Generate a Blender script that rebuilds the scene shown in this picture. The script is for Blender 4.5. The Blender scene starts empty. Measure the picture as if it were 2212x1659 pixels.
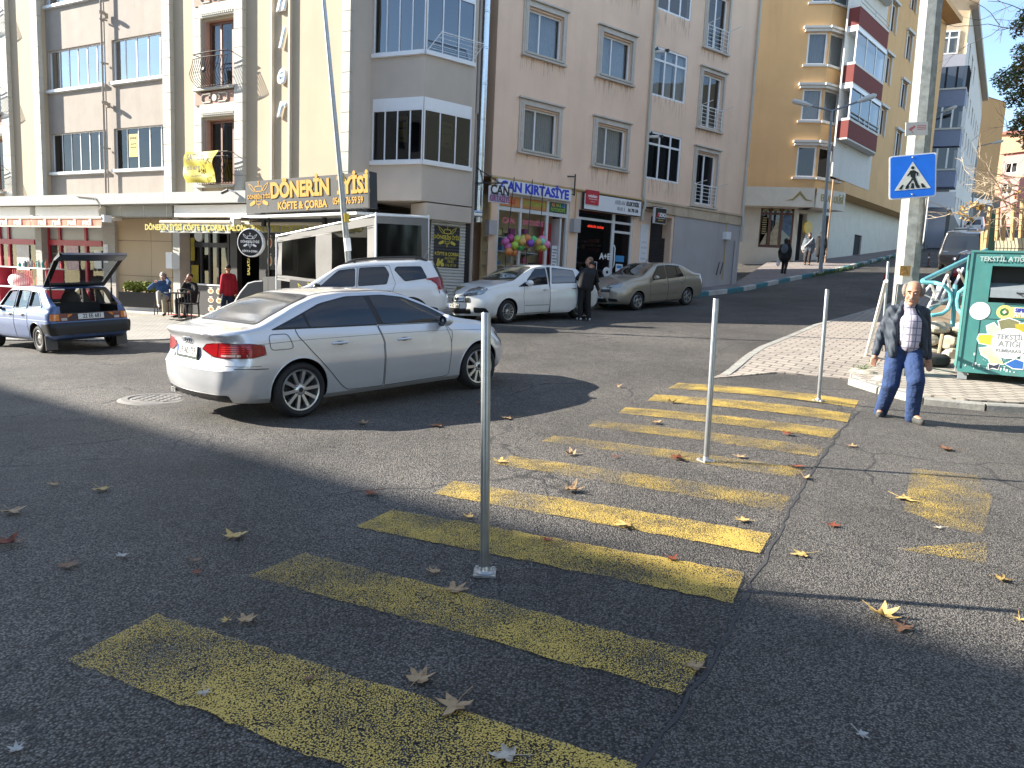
import bpy,bmesh,math,random
import numpy as np
from mathutils import Vector,Matrix,geometry
from mathutils.bvhtree import BVHTree
SC=bpy.context.scene
COL=SC.collection
rad=math.radians
# camera
PITCH,ROLL,FPX=rad(7.7),rad(2.66),1590.0
CX,CY=1106.0,829.5
FW=np.array([0,math.cos(PITCH),-math.sin(PITCH)])
_u=np.array([0,math.sin(PITCH),math.cos(PITCH)]);_r=np.array([1.0,0,0])
RT=math.cos(ROLL)*_r+math.sin(ROLL)*_u
UP=-math.sin(ROLL)*_r+math.cos(ROLL)*_u
cd=bpy.data.cameras.new('camera');cam=bpy.data.objects.new('camera',cd);COL.objects.link(cam)
cd.sensor_width=36.0;cd.lens=36.0*FPX/2212.0;cd.clip_start=0.1;cd.clip_end=2000
cam.matrix_world=Matrix(((RT[0],UP[0],-FW[0],0),(RT[1],UP[1],-FW[1],0),(RT[2],UP[2],-FW[2],0),(0,0,0,1)))
SC.camera=cam
# sun and sky
SUN_AZ,SUN_EL=rad(278.5),rad(26)
SDIR=Vector((math.sin(SUN_AZ)*math.cos(SUN_EL),math.cos(SUN_AZ)*math.cos(SUN_EL),math.sin(SUN_EL)))
sl=bpy.data.lights.new('sun','SUN');sl.energy=5.0;sl.angle=rad(0.55);sl.color=(1.0,0.93,0.82)
so=bpy.data.objects.new('sun',sl);COL.objects.link(so);so.rotation_euler=SDIR.to_track_quat('Z','Y').to_euler()
W=bpy.data.worlds.new('World');SC.world=W;W.use_nodes=True
nt=W.node_tree;nt.nodes.clear()
wo=nt.nodes.new('ShaderNodeOutputWorld');bg=nt.nodes.new('ShaderNodeBackground');sky=nt.nodes.new('ShaderNodeTexSky')
sky.sky_type='NISHITA';sky.sun_disc=False;sky.sun_elevation=SUN_EL;sky.sun_rotation=SUN_AZ
sky.air_density=1.0;sky.dust_density=0.05;sky.ozone_density=1.6
tc=nt.nodes.new('ShaderNodeTexCoord');mp=nt.nodes.new('ShaderNodeMapping');mp.inputs['Scale'].default_value=(1.6,1.6,4.5);mp.inputs['Location'].default_value=(0.0,0.0,0.0)
cn=nt.nodes.new('ShaderNodeTexNoise');cn.inputs['Scale'].default_value=1.7;cn.inputs['Detail'].default_value=7;cn.inputs['Roughness'].default_value=0.58
cr=nt.nodes.new('ShaderNodeValToRGB');cr.color_ramp.elements[0].position=0.47;cr.color_ramp.elements[1].position=0.80
cm=nt.nodes.new('ShaderNodeMix');cm.data_type='RGBA';cm.inputs[7].default_value=(3.7,3.75,3.85,1)
nt.links.new(tc.outputs['Generated'],mp.inputs['Vector']);nt.links.new(mp.outputs['Vector'],cn.inputs['Vector'])
nt.links.new(cn.outputs['Fac'],cr.inputs['Fac']);nt.links.new(cr.outputs['Color'],cm.inputs[0]);hsv=nt.nodes.new('ShaderNodeHueSaturation');hsv.inputs['Saturation'].default_value=1.0;nt.links.new(sky.outputs['Color'],hsv.inputs['Color']);nt.links.new(hsv.outputs['Color'],cm.inputs[6])
nt.links.new(cm.outputs[2],bg.inputs['Color']);bg.inputs['Strength'].default_value=0.10;nt.links.new(bg.outputs['Background'],wo.inputs['Surface'])
SC.view_settings.view_transform='Standard';SC.view_settings.look='None';SC.view_settings.exposure=1.8;SC.view_settings.gamma=1.0
SC.render.engine='CYCLES'
SC.cycles.max_bounces=7;SC.cycles.transparent_max_bounces=12;SC.cycles.use_denoising=True;SC.cycles.sample_clamp_indirect=6.0
# photo measurements -> places
def ray(x,y):return FW+RT*(x-CX)/FPX-UP*(y-CY)/FPX
def at_y(x,y,d):
 v=ray(x,y);return Vector(v*d/v[1])
CTRL=np.array([(-.1,3.78,-1.55),(1.71,6.23,-1.44),(3.87,9.18,-1.29),(4.7,8.85,-1.37),(-2.35,8.23,-1.61),(-.46,10.19,-1.50),(-9.55,14.73,-1.83),(5.72,24.7,-.43),(3.87,23.2,-.62),(-.17,19.1,-1.01),(-2.28,17.9,-1.1),(-9.6,22.6,-1.56),(6.68,27.4,-.17),(12.0,33.2,.72),(15.3,39.5,1.7),(22.5,38.0,1.8),(60.6,102.5,10.6),(-20,27,-1.8),(-30,32,-2.2),(-3,0,-1.72),(3,0,-1.46),(8,3,-1.3),(-8,5,-1.9),(0,-6,-1.65),(-5,19.0,-1.38)])
def _tps(C,lam=.4):
 n=len(C);X=C[:,:2];d=np.linalg.norm(X[:,None]-X[None],axis=2)
 Kk=np.where(d>0,d*d*np.log(d+1e-9),0)+lam*np.eye(n);P=np.c_[np.ones(n),X]
 return np.linalg.solve(np.block([[Kk,P],[P.T,np.zeros((3,3))]]),np.r_[C[:,2],0,0,0])
TW=_tps(CTRL)
def gz(x,y):
 d=np.hypot(CTRL[:,0]-x,CTRL[:,1]-y)
 return float((TW[:-3]*np.where(d>0,d*d*np.log(d+1e-9),0)).sum()+TW[-3]+TW[-2]*x+TW[-1]*y)
def G(px,py,dz=0.0):
 v=ray(px,py);t=.5
 while t<300:
  q=v*t
  if q[2]-gz(q[0],q[1])-dz<0:
   lo,hi=t/1.05,t
   for _ in range(30):
    m=(lo+hi)/2;q=v*m
    if q[2]-gz(q[0],q[1])-dz<0:hi=m
    else:lo=m
   return Vector(v*lo)
  t*=1.05
 return Vector(v*100)
KS=2.9/2.95
R1=np.array([-.18,24.12])*KS;AR=rad(51.5);DR=np.array([math.sin(AR),math.cos(AR)]);NR=np.array([math.cos(AR),-math.sin(AR)])
L1=np.array([-10.44,24.45])*KS;AL=rad(-62.3);DL=-np.array([math.sin(AL),math.cos(AL)]);NL=np.array([DL[1],-DL[0]])
def plane(px,py,p0,n,off=0.0):
 v=ray(px,py);return v*(((p0+n*off)@n)/(v[:2]@n))
def fR(px,py,off=0.0):
 q=plane(px,py,R1,NR,off);return float((q[:2]-R1)@DR),float(q[2])
def fL(px,py,off=0.0):
 q=plane(px,py,L1,NL,off);return float((q[:2]-L1)@DL),float(q[2])
def pR(s,off):return R1+DR*s+NR*off
def pL(s,off):return L1+DL*s+NL*off
# materials
MATS={}
def _nodes(name):
 m=bpy.data.materials.new(name);m.use_nodes=True;t=m.node_tree
 return m,t,t.nodes['Principled BSDF']
def N(t,typ,**kw):
 n=t.nodes.new(typ)
 for k,v in kw.items():
  if k in n.inputs.keys():n.inputs[k].default_value=v
  else:setattr(n,k,v)
 return n
def mat(name,c,rough=.6,metal=0.0,var=.12,scale=6.0,bump=0.0,bscale=60.0,coat=0.0,spec=.5,streak=0.0,emit=0.0,sheen=0.0,dirt=0.0,bdist=.01):
 """Principled paint/plaster/cloth with procedural tone variation, dirt and bump."""
 if name in MATS:return MATS[name]
 m,t,b=_nodes(name)
 b.inputs['Roughness'].default_value=rough;b.inputs['Metallic'].default_value=metal
 b.inputs['Coat Weight'].default_value=coat;b.inputs['Coat Roughness'].default_value=.04;b.inputs['Specular IOR Level'].default_value=spec
 co=N(t,'ShaderNodeTexCoord')
 n1=N(t,'ShaderNodeTexNoise',Scale=scale,Detail=5.0,Roughness=.6)
 t.links.new(co.outputs['Object'],n1.inputs['Vector'])
 r=N(t,'ShaderNodeMapRange');r.inputs['From Min'].default_value=.25;r.inputs['From Max'].default_value=.75
 r.inputs['To Min'].default_value=1-var;r.inputs['To Max'].default_value=1+var*.5
 t.links.new(n1.outputs['Fac'],r.inputs['Value'])
 mul=N(t,'ShaderNodeMix',data_type='RGBA',blend_type='MULTIPLY');mul.inputs[0].default_value=1;mul.inputs[6].default_value=(*c,1)
 t.links.new(r.outputs['Result'],mul.inputs[7]);last=mul.outputs[2]
 if streak>0:
  mp_=N(t,'ShaderNodeMapping');mp_.inputs['Scale'].default_value=(1.1,1.1,.12);t.links.new(co.outputs['Object'],mp_.inputs['Vector'])
  n2=N(t,'ShaderNodeTexNoise',Scale=1.6,Detail=6.0,Roughness=.65);t.links.new(mp_.outputs['Vector'],n2.inputs['Vector'])
  r2=N(t,'ShaderNodeMapRange');r2.inputs['From Min'].default_value=.48;r2.inputs['From Max'].default_value=.78;r2.inputs['To Min'].default_value=0;r2.inputs['To Max'].default_value=streak
  t.links.new(n2.outputs['Fac'],r2.inputs['Value'])
  mx=N(t,'ShaderNodeMix',data_type='RGBA');mx.inputs[7].default_value=(c[0]*.55,c[1]*.53,c[2]*.5,1)
  t.links.new(r2.outputs['Result'],mx.inputs[0]);t.links.new(last,mx.inputs[6]);last=mx.outputs[2]
 if dirt>0:
  n3=N(t,'ShaderNodeTexNoise',Scale=2.3,Detail=9.0,Roughness=.75);t.links.new(co.outputs['Object'],n3.inputs['Vector'])
  r3=N(t,'ShaderNodeMapRange');r3.inputs['From Min'].default_value=.5;r3.inputs['From Max'].default_value=.7;r3.inputs['To Min'].default_value=0;r3.inputs['To Max'].default_value=dirt
  t.links.new(n3.outputs['Fac'],r3.inputs['Value'])
  mx=N(t,'ShaderNodeMix',data_type='RGBA');mx.inputs[7].default_value=(.16,.14,.11,1)
  t.links.new(r3.outputs['Result'],mx.inputs[0]);t.links.new(last,mx.inputs[6]);last=mx.outputs[2]
 t.links.new(last,b.inputs['Base Color'])
 if bump>0:
  n4=N(t,'ShaderNodeTexNoise',Scale=bscale,Detail=4.0);t.links.new(co.outputs['Object'],n4.inputs['Vector'])
  bp=N(t,'ShaderNodeBump',Strength=bump,Distance=bdist);t.links.new(n4.outputs['Fac'],bp.inputs['Height']);t.links.new(bp.outputs['Normal'],b.inputs['Normal'])
 if emit>0:
  b.inputs['Emission Strength'].default_value=emit;b.inputs['Emission Color'].default_value=(*c,1)
 if sheen:b.inputs['Sheen Weight'].default_value=sheen
 MATS[name]=m;return m
def glass(name,tint=(.55,.6,.62),refl=.12,rough=.02,wave=.35,gcol=(.93,.96,1)):
 """Window glass: fresnel reflection over see-through tint, slightly wavy panes."""
 if name in MATS:return MATS[name]
 m=bpy.data.materials.new(name);m.use_nodes=True;t=m.node_tree;t.nodes.clear()
 o=N(t,'ShaderNodeOutputMaterial');gl=N(t,'ShaderNodeBsdfGlossy',Roughness=rough);tr=N(t,'ShaderNodeBsdfTransparent');tr.inputs['Color'].default_value=(*tint,1)
 gl.inputs['Color'].default_value=(*gcol,1)
 lw=N(t,'ShaderNodeLayerWeight',Blend=.5);fr=N(t,'ShaderNodeMath',operation='POWER');fr.inputs[1].default_value=5;t.links.new(lw.outputs['Facing'],fr.inputs[0]);ad=N(t,'ShaderNodeMath',operation='ADD');ad.inputs[1].default_value=refl+.045;ad.use_clamp=True
 co=N(t,'ShaderNodeTexCoord');nz=N(t,'ShaderNodeTexNoise',Scale=.9,Detail=1.0);bp=N(t,'ShaderNodeBump',Strength=wave,Distance=.02)
 t.links.new(co.outputs['Object'],nz.inputs['Vector']);t.links.new(nz.outputs['Fac'],bp.inputs['Height']);t.links.new(bp.outputs['Normal'],gl.inputs['Normal'])
 mx=N(t,'ShaderNodeMixShader');t.links.new(fr.outputs[0],ad.inputs[0]);t.links.new(ad.outputs['Value'],mx.inputs[0])
 t.links.new(tr.outputs['BSDF'],mx.inputs[1]);t.links.new(gl.outputs['BSDF'],mx.inputs[2]);t.links.new(mx.outputs['Shader'],o.inputs['Surface'])
 MATS[name]=m;return m
 # mesh builder
class MB:
 def __init__(s):s.v=[];s.f=[];s.m=[];s.cur=0;s.mats=[]
 def use(s,material):
  if material not in s.mats:s.mats.append(material)
  s.cur=s.mats.index(material);return s
 def add(s,vs,fs):
  o=len(s.v);s.v.extend([tuple(map(float,p))for p in vs])
  for f in fs:s.f.append(tuple(i+o for i in f));s.m.append(s.cur)
  return s
 def box(s,x0,x1,y0,y1,z0,z1,M=None):
  vs=[Vector(p)for p in((x0,y0,z0),(x1,y0,z0),(x1,y1,z0),(x0,y1,z0),(x0,y0,z1),(x1,y0,z1),(x1,y1,z1),(x0,y1,z1))]
  if M is not None:vs=[M@p for p in vs]
  return s.add(vs,((0,3,2,1),(4,5,6,7),(0,1,5,4),(1,2,6,5),(2,3,7,6),(3,0,4,7)))
 def cbox(s,c,d,M=None):
  return s.box(c[0]-d[0]/2,c[0]+d[0]/2,c[1]-d[1]/2,c[1]+d[1]/2,c[2]-d[2]/2,c[2]+d[2]/2,M)
 def quad(s,a,b,c,d):return s.add([a,b,c,d],[(0,1,2,3)])
 def prism(s,pts,axis,a0,a1,M=None):
  """extrude a 2D outline along an axis ('x': pts are y,z; 'y': x,z; 'z': x,y)"""
  def p3(p,a):return Vector((a,p[0],p[1])if axis=='x' else(p[0],a,p[1])if axis=='y' else(p[0],p[1],a))
  n=len(pts);vs=[p3(p,a0)for p in pts]+[p3(p,a1)for p in pts]
  if M is not None:vs=[M@v for v in vs]
  tri=geometry.tessellate_polygon([[Vector((p[0],p[1],0))for p in pts]])
  ar=sum(pts[i][0]*pts[(i+1)%n][1]-pts[(i+1)%n][0]*pts[i][1]for i in range(n))
  fs=[tuple(t)for t in tri]+[tuple(i+n for i in t[::-1])for t in tri]+[(i,(i+1)%n,(i+1)%n+n,i+n)for i in range(n)]
  return s.add(vs,fs)
 def tube(s,path,r,n=8,cap=True,closed=False):
  P=[Vector(p)for p in path];k=len(P);rs=r if isinstance(r,(list,tuple))else[r]*k
  vs=[];ref=None
  for i in range(k):
   a=P[(i-1)%k]if(i>0 or closed)else P[i];b=P[(i+1)%k]if(i<k-1 or closed)else P[i]
   d=(b-a).normalized()if(b-a).length>1e-9 else Vector((0,0,1))
   if ref is None:ref=Vector((0,0,1))if abs(d.z)<.9 else Vector((1,0,0))
   u=d.cross(ref)
   if u.length<1e-6:u=d.orthogonal()
   u.normalize();w=u.cross(d).normalized();ref=w
   for j in range(n):
    an=2*math.pi*j/n;vs.append(P[i]+(u*math.cos(an)+w*math.sin(an))*rs[i])
  fs=[]
  for i in range(k if closed else k-1):
   for j in range(n):
    a0,b0=i*n+j,i*n+(j+1)%n;i2=(i+1)%k
    fs.append((a0,b0,i2*n+(j+1)%n,i2*n+j))
  if cap and not closed:fs+=[tuple(range(n))[::-1],tuple((k-1)*n+j for j in range(n))]
  return s.add(vs,fs)
 def lathe(s,prof,c=(0,0,0),axis='z',n=24,a0=0.0,a1=2*math.pi,M=None):
  full=abs(a1-a0-2*math.pi)<1e-6;m=n if full else n+1;vs=[]
  for i in range(m):
   a=a0+(a1-a0)*i/n;ca,sa=math.cos(a),math.sin(a)
   for(r,h)in prof:
    p=Vector((r*ca,r*sa,h)if axis=='z' else(r*ca,h,r*sa)if axis=='y' else(h,r*ca,r*sa))
    p=p+Vector(c);vs.append(M@p if M is not None else p)
  k=len(prof);fs=[]
  for i in range(n):
   i2=(i+1)%m
   for j in range(k-1):fs.append((i*k+j,i2*k+j,i2*k+j+1,i*k+j+1))
  return s.add(vs,fs)
 def grid(s,fn,nu,nv):
  vs=[fn(i/nu,j/nv)for i in range(nu+1)for j in range(nv+1)]
  return s.add(vs,[(i*(nv+1)+j,(i+1)*(nv+1)+j,(i+1)*(nv+1)+j+1,i*(nv+1)+j+1)for i in range(nu)for j in range(nv)])
 def ball(s,c,r,nu=16,nv=10,M=None):
  rx,ry,rz=r if isinstance(r,(list,tuple))else(r,r,r)
  def fn(u,v):
   a,b=2*math.pi*u,math.pi*(v-.5)
   p=Vector((rx*math.cos(a)*math.cos(b),ry*math.sin(a)*math.cos(b),rz*math.sin(b)))
   return(M@p if M is not None else p)+Vector(c)
  return s.grid(fn,nu,nv)
 def mesh(s,name,smooth=False,angle=35):
  me=bpy.data.meshes.new(name);me.from_pydata(s.v,[],s.f)
  for m_ in s.mats:me.materials.append(m_)
  if len(s.mats)>1:me.polygons.foreach_set('material_index',s.m)
  b=bmesh.new();b.from_mesh(me);bmesh.ops.remove_doubles(b,verts=b.verts,dist=1e-5);bmesh.ops.recalc_face_normals(b,faces=b.faces);b.to_mesh(me);b.free()
  if smooth:
   me.polygons.foreach_set('use_smooth',[True]*len(me.polygons));me.set_sharp_from_angle(angle=rad(angle))
  me.update();return me
 def build(s,name,parent=None,smooth=False,angle=35,label=None):
  o=bpy.data.objects.new(name,s.mesh(name,smooth,angle));COL.objects.link(o)
  if parent is not None:o.parent=parent
  if label:o['label']=label
  return o
def tag(o,label,cat,group=None,kind=None):
 if label:o['label']=label
 if cat:o['category']=cat
 if group:o['group']=group
 if kind:o['kind']=kind
 return o
def thing(name,label,cat,loc=(0,0,0),rotz=0.0,group=None,M=None):
 o=bpy.data.objects.new(name,None);COL.objects.link(o);o.empty_display_size=.2
 if M is not None:o.matrix_world=M
 else:o.location=loc;o.rotation_euler=(0,0,rotz)
 return tag(o,label,cat,group)
def copy_tree(o,parent=None,**kw):
 c=o.copy();COL.objects.link(c)
 if parent is not None:c.parent=parent
 for ch in list(o.children):copy_tree(ch,c)
 for k,v in kw.items():
  if v is not None:c[k]=v
 return c
FONT={}
def text(mb,string,size,M,extrude=.004,align='CENTER',bold=0.0,sx=1.0,shear=0.0,valign='CENTER'):
 """lettering as mesh in the XY plane of M (x right, y up, +z out of the sign)"""
 c=bpy.data.curves.new('lettering','FONT');c.body=string;c.size=size;c.extrude=extrude;c.align_x=align;c.align_y=valign
 c.offset=bold;c.resolution_u=3;c.shear=shear
 o=bpy.data.objects.new('lettering',c);COL.objects.link(o)
 dg=bpy.context.evaluated_depsgraph_get();me=bpy.data.meshes.new_from_object(o.evaluated_get(dg))
 S=Matrix.Diagonal((sx,1,1,1))
 mb.add([M@(S@v.co)for v in me.vertices],[tuple(p.vertices)for p in me.polygons])
 bpy.data.objects.remove(o);bpy.data.curves.remove(c);bpy.data.meshes.remove(me)
def frame3(o,x,y,z):return Matrix(((x[0],y[0],z[0],o[0]),(x[1],y[1],z[1],o[1]),(x[2],y[2],z[2],o[2]),(0,0,0,1)))
MR=frame3((R1[0],R1[1],0),(DR[0],DR[1],0),(-NR[0],-NR[1],0),(0,0,1))
ML=frame3((L1[0],L1[1],0),(DL[0],DL[1],0),(-NL[0],-NL[1],0),(0,0,1))
def TX(s,off,z):
 return Matrix(((1,0,0,s),(0,0,-1,-off),(0,1,0,z),(0,0,0,1)))
rnd=random.Random(7)
# ground, roads, pavements
def asphalt(name,base,patch=.5,stone=95.0,bstr=.55):
 m,t,b=_nodes(name);co=N(t,'ShaderNodeTexCoord')
 vo=N(t,'ShaderNodeTexVoronoi',Scale=stone,Randomness=1.0);t.links.new(co.outputs['Object'],vo.inputs['Vector'])
 v2=N(t,'ShaderNodeTexVoronoi',Scale=stone*2.3);t.links.new(co.outputs['Object'],v2.inputs['Vector'])
 nz=N(t,'ShaderNodeTexNoise',Scale=.33,Detail=6.0,Roughness=.62);t.links.new(co.outputs['Object'],nz.inputs['Vector'])
 nf=N(t,'ShaderNodeTexNoise',Scale=5.0,Detail=8.0,Roughness=.7);t.links.new(co.outputs['Object'],nf.inputs['Vector'])
 hs=N(t,'ShaderNodeSeparateColor');t.links.new(vo.outputs['Color'],hs.inputs['Color'])
 def rng(src,a,b_,c,d):
  r=N(t,'ShaderNodeMapRange');r.inputs[1].default_value,r.inputs[2].default_value,r.inputs[3].default_value,r.inputs[4].default_value=a,b_,c,d
  t.links.new(src,r.inputs[0]);return r.outputs[0]
 def mul(a,b_):
  n=N(t,'ShaderNodeMath',operation='MULTIPLY');t.links.new(a,n.inputs[0]);t.links.new(b_,n.inputs[1]);return n.outputs[0]
 tone=mul(mul(rng(hs.outputs['Red'],0,1,.30,1.85),rng(nz.outputs['Fac'],.3,.7,1-patch,1+patch)),rng(nf.outputs['Fac'],.25,.75,.75,1.2))
 dk=rng(vo.outputs['Distance'],.28,.68,1.25,.22);tone=mul(tone,dk)
 mx=N(t,'ShaderNodeMix',data_type='RGBA',blend_type='MULTIPLY');mx.inputs[0].default_value=1;mx.inputs[6].default_value=(*base,1);t.links.new(tone,mx.inputs[7])
 cv=N(t,'ShaderNodeTexVoronoi',Scale=.42,feature='DISTANCE_TO_EDGE');wn=N(t,'ShaderNodeTexNoise',Scale=1.7,Detail=8.0);wm=N(t,'ShaderNodeMix',data_type='RGBA',blend_type='ADD');wm.inputs[0].default_value=.55
 t.links.new(co.outputs['Object'],wn.inputs['Vector']);t.links.new(co.outputs['Object'],wm.inputs[6]);t.links.new(wn.outputs['Color'],wm.inputs[7]);t.links.new(wm.outputs[2],cv.inputs['Vector'])
 ck=mul(rng(cv.outputs['Distance'],.0,.010,.85,0),rng(nz.outputs['Fac'],.46,.53,0,1))
 cx=N(t,'ShaderNodeMix',data_type='RGBA');cx.inputs[7].default_value=(.012,.012,.014,1);t.links.new(ck,cx.inputs[0]);t.links.new(mx.outputs[2],cx.inputs[6])
 t.links.new(cx.outputs[2],b.inputs['Base Color']);b.inputs['Roughness'].default_value=.72;b.inputs['Specular IOR Level'].default_value=.45
 b1=N(t,'ShaderNodeBump',Strength=min(1,bstr*1.7),Distance=.012);b1.invert=True;t.links.new(vo.outputs['Distance'],b1.inputs['Height'])
 b2=N(t,'ShaderNodeBump',Strength=bstr*.6,Distance=.004);b2.invert=True;t.links.new(v2.outputs['Distance'],b2.inputs['Height']);t.links.new(b1.outputs['Normal'],b2.inputs['Normal'])
 b3=N(t,'ShaderNodeBump',Strength=.35,Distance=.03);t.links.new(nf.outputs['Fac'],b3.inputs['Height']);t.links.new(b2.outputs['Normal'],b3.inputs['Normal'])
 t.links.new(b3.outputs['Normal'],b.inputs['Normal']);return m
M_ASPH=asphalt('old_asphalt',(.128,.116,.102));M_ASPH2=asphalt('newer_asphalt',(.126,.115,.101),patch=.38,stone=120.0,bstr=.4)
def smooth01(a,b,x):
 t=min(1,max(0,(x-a)/(b-a)));return t*t*(3-2*t)
def lerp(a,b,t):return a+(b-a)*t
def ground_z(x,y):
 fx,fy=min(max(x,-34),64),min(max(y,-8),108)
 return gz(fx,fy)+(x-fx)*(-.03 if x>fx else .03)+(y-fy)*(.02 if y>fy else 0.02)
xs=sorted(set([-900,-400,-200,-120,-80,-60,-50]+[i*1.0 for i in range(-44,66)]+[70,80,100,140,220,400,900]))
ys=sorted(set([-300,-120,-60,-30,-18]+[i*1.0 for i in range(-12,70)]+[72+3*i for i in range(14)]+[120,150,200,300,500,1000]))
mb=MB().use(M_ASPH)
ni,nj=len(xs),len(ys)
mb.add([(x,y,ground_z(x,y))for x in xs for y in ys],[(i*nj+j,(i+1)*nj+j,(i+1)*nj+j+1,i*nj+j+1)for i in range(ni-1)for j in range(nj-1)])
road=mb.build('road',smooth=True,angle=180);tag(road,'dark grey asphalt road with coarse worn surface','road',kind='structure')
def sheet(name,poly,m,dz,step=.5,parent=None,label=None,cat=None,kind='structure',edge=0.0):
 """a flat patch that follows the road surface, dz above it (edge > 0: skirts down that far)"""
 P=[Vector((p[0],p[1]))for p in poly];b=bmesh.new();vs=[b.verts.new((p.x,p.y,0))for p in P]
 b.faces.new(vs);bmesh.ops.triangulate(b,faces=b.faces)
 for _ in range(7):
  es=[e for e in b.edges if e.calc_length()>step]
  if not es:break
  bmesh.ops.subdivide_edges(b,edges=es,cuts=1);bmesh.ops.triangulate(b,faces=b.faces)
 for v in b.verts:v.co.z=ground_z(v.co.x,v.co.y)+(dz(v.co.x,v.co.y)if callable(dz)else dz)
 if edge:
  be=[e for e in b.edges if e.is_boundary];r=bmesh.ops.extrude_edge_only(b,edges=be)
  for g in r['geom']:
   if isinstance(g,bmesh.types.BMVert):g.co.z-=edge
 bmesh.ops.recalc_face_normals(b,faces=b.faces)
 me=bpy.data.meshes.new(name);b.to_mesh(me);b.free();me.materials.append(m)
 if sum(p.normal.z for p in me.polygons)<0:me.flip_normals()
 o=bpy.data.objects.new(name,me);COL.objects.link(o)
 if parent is not None:o.parent=parent
 return tag(o,label,cat,kind=kind)
SEAM=[(.05,1.2),(.30,1.85),(.47,2.21),(.92,2.93),(1.30,3.70),(1.69,4.40),(2.05,5.12),(2.42,5.81),(2.95,6.72),(3.55,7.75),(4.32,9.0)]
jit=random.Random(3)
SE=[]
for a,b in zip(SEAM,SEAM[1:]):
 for k in range(8):SE.append((lerp(a[0],b[0],k/8)+jit.uniform(-.013,.013),lerp(a[1],b[1],k/8)))
sheet('road',SE+[(4.32,9.0),(4.9,9.9),(7.6,8.7),(12,7.2),(16,-6),(-.9,-6)],M_ASPH2,.006,.6,label='greyer patched asphalt of the side street right of the seam',cat='road')
tar=mat('tar_seam',(.045,.044,.044),.75,var=.3,scale=9)
sheet('road_seam',[(x-.008,y)for x,y in SE]+[(x+.004+jit.uniform(-.008,.014),y-.008)for x,y in SE[::-1]],tar,.009,.4,parent=road,kind=None)
def paint(name,c,wear,seed):
 m,t,b=_nodes(name);co=N(t,'ShaderNodeTexCoord');mpv=N(t,'ShaderNodeMapping');mpv.inputs['Location'].default_value=(seed*3.1,seed*1.7,0)
 t.links.new(co.outputs['Object'],mpv.inputs['Vector'])
 vo=N(t,'ShaderNodeTexVoronoi',Scale=140.0);n1=N(t,'ShaderNodeTexNoise',Scale=2.2,Detail=5.0,Roughness=.6);n2=N(t,'ShaderNodeTexNoise',Scale=150.0,Detail=4.0,Roughness=.7)
 t.links.new(co.outputs['Object'],vo.inputs['Vector']);t.links.new(mpv.outputs['Vector'],n1.inputs['Vector']);t.links.new(mpv.outputs['Vector'],n2.inputs['Vector'])
 a=N(t,'ShaderNodeMath',operation='MULTIPLY');a.inputs[1].default_value=.95;t.links.new(vo.outputs['Distance'],a.inputs[0])
 s1=N(t,'ShaderNodeMath',operation='ADD');t.links.new(a.outputs[0],s1.inputs[0]);t.links.new(n2.outputs['Fac'],s1.inputs[1])
 s2=N(t,'ShaderNodeMath',operation='ADD');t.links.new(s1.outputs[0],s2.inputs[0])
 k=N(t,'ShaderNodeMapRange');k.inputs[1].default_value=.3;k.inputs[2].default_value=.75;k.inputs[3].default_value=-.16;k.inputs[4].default_value=.26;t.links.new(n1.outputs['Fac'],k.inputs[0]);t.links.new(k.outputs[0],s2.inputs[1])
 r=N(t,'ShaderNodeMapRange');r.inputs[1].default_value=wear+.03;r.inputs[2].default_value=wear+.15;r.inputs[3].default_value=1;r.inputs[4].default_value=0;t.links.new(s2.outputs[0],r.inputs[0])
 hs=N(t,'ShaderNodeMapRange');hs.inputs[3].default_value=.72;hs.inputs[4].default_value=1.12;t.links.new(n2.outputs['Fac'],hs.inputs[0])
 mx=N(t,'ShaderNodeMix',data_type='RGBA',blend_type='MULTIPLY');mx.inputs[0].default_value=1;mx.inputs[6].default_value=(*c,1);t.links.new(hs.outputs[0],mx.inputs[7])
 t.links.new(mx.outputs[2],b.inputs['Base Color']);b.inputs['Roughness'].default_value=.65;t.links.new(r.outputs[0],b.inputs['Alpha'])
 bp=N(t,'ShaderNodeBump',Strength=.55,Distance=.008);bp.invert=True;t.links.new(vo.outputs['Distance'],bp.inputs['Height']);t.links.new(bp.outputs['Normal'],b.inputs['Normal'])
 return m
YEL=(.64,.44,.09)
STR=[((-1.62,3.28),(.47,2.21),(-1.79,2.86),(-.46,2.2),.93),((-1.14,4.06),(.88,2.93),(-1.36,3.74),(.70,2.64),.86),((-.77,4.86),(1.30,3.82),(-.95,4.51),(1.13,3.44),.92),((-.42,5.58),(1.66,4.43),(-.54,5.23),(1.48,4.11),.86),((.01,6.39),(2.07,5.23),(-.13,6.1),(1.88,4.88),.74),((.44,7.22),(2.51,6.03),(.31,6.98),(2.29,5.75),.76),((.95,7.96),(3.0,6.85),(.82,7.67),(2.75,6.47),.77),((1.37,8.73),(3.49,7.69),(1.24,8.37),(3.23,7.27),.88),((1.88,9.58),(4.03,8.62),(1.71,9.15),(3.76,8.11),.93),((2.39,10.51),(4.56,9.58),(2.14,10.05),(4.25,9.01),.93)]
for i,(fl_,fr_,nl_,nr_,wear)in enumerate(STR):
 if i==0:
  d=(Vector(fr_)-Vector(fl_)).normalized();fr_=tuple(Vector(fl_)+d*2.55);nr_=tuple(Vector(nl_)+d*2.5)
 n=40;A=[];B=[]
 for k in range(n+1):
  t=k/n
  A.append((lerp(fl_[0],fr_[0],t),lerp(fl_[1],fr_[1],t)+jit.uniform(-.013,.013)));B.append((lerp(nl_[0],nr_[0],t),lerp(nl_[1],nr_[1],t)+jit.uniform(-.014,.014)))
 sheet('crosswalk_stripe',A+B[::-1],paint('yellow_paint_%d'%i,YEL,wear,i),.009,.35,parent=road,kind=None)
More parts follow.
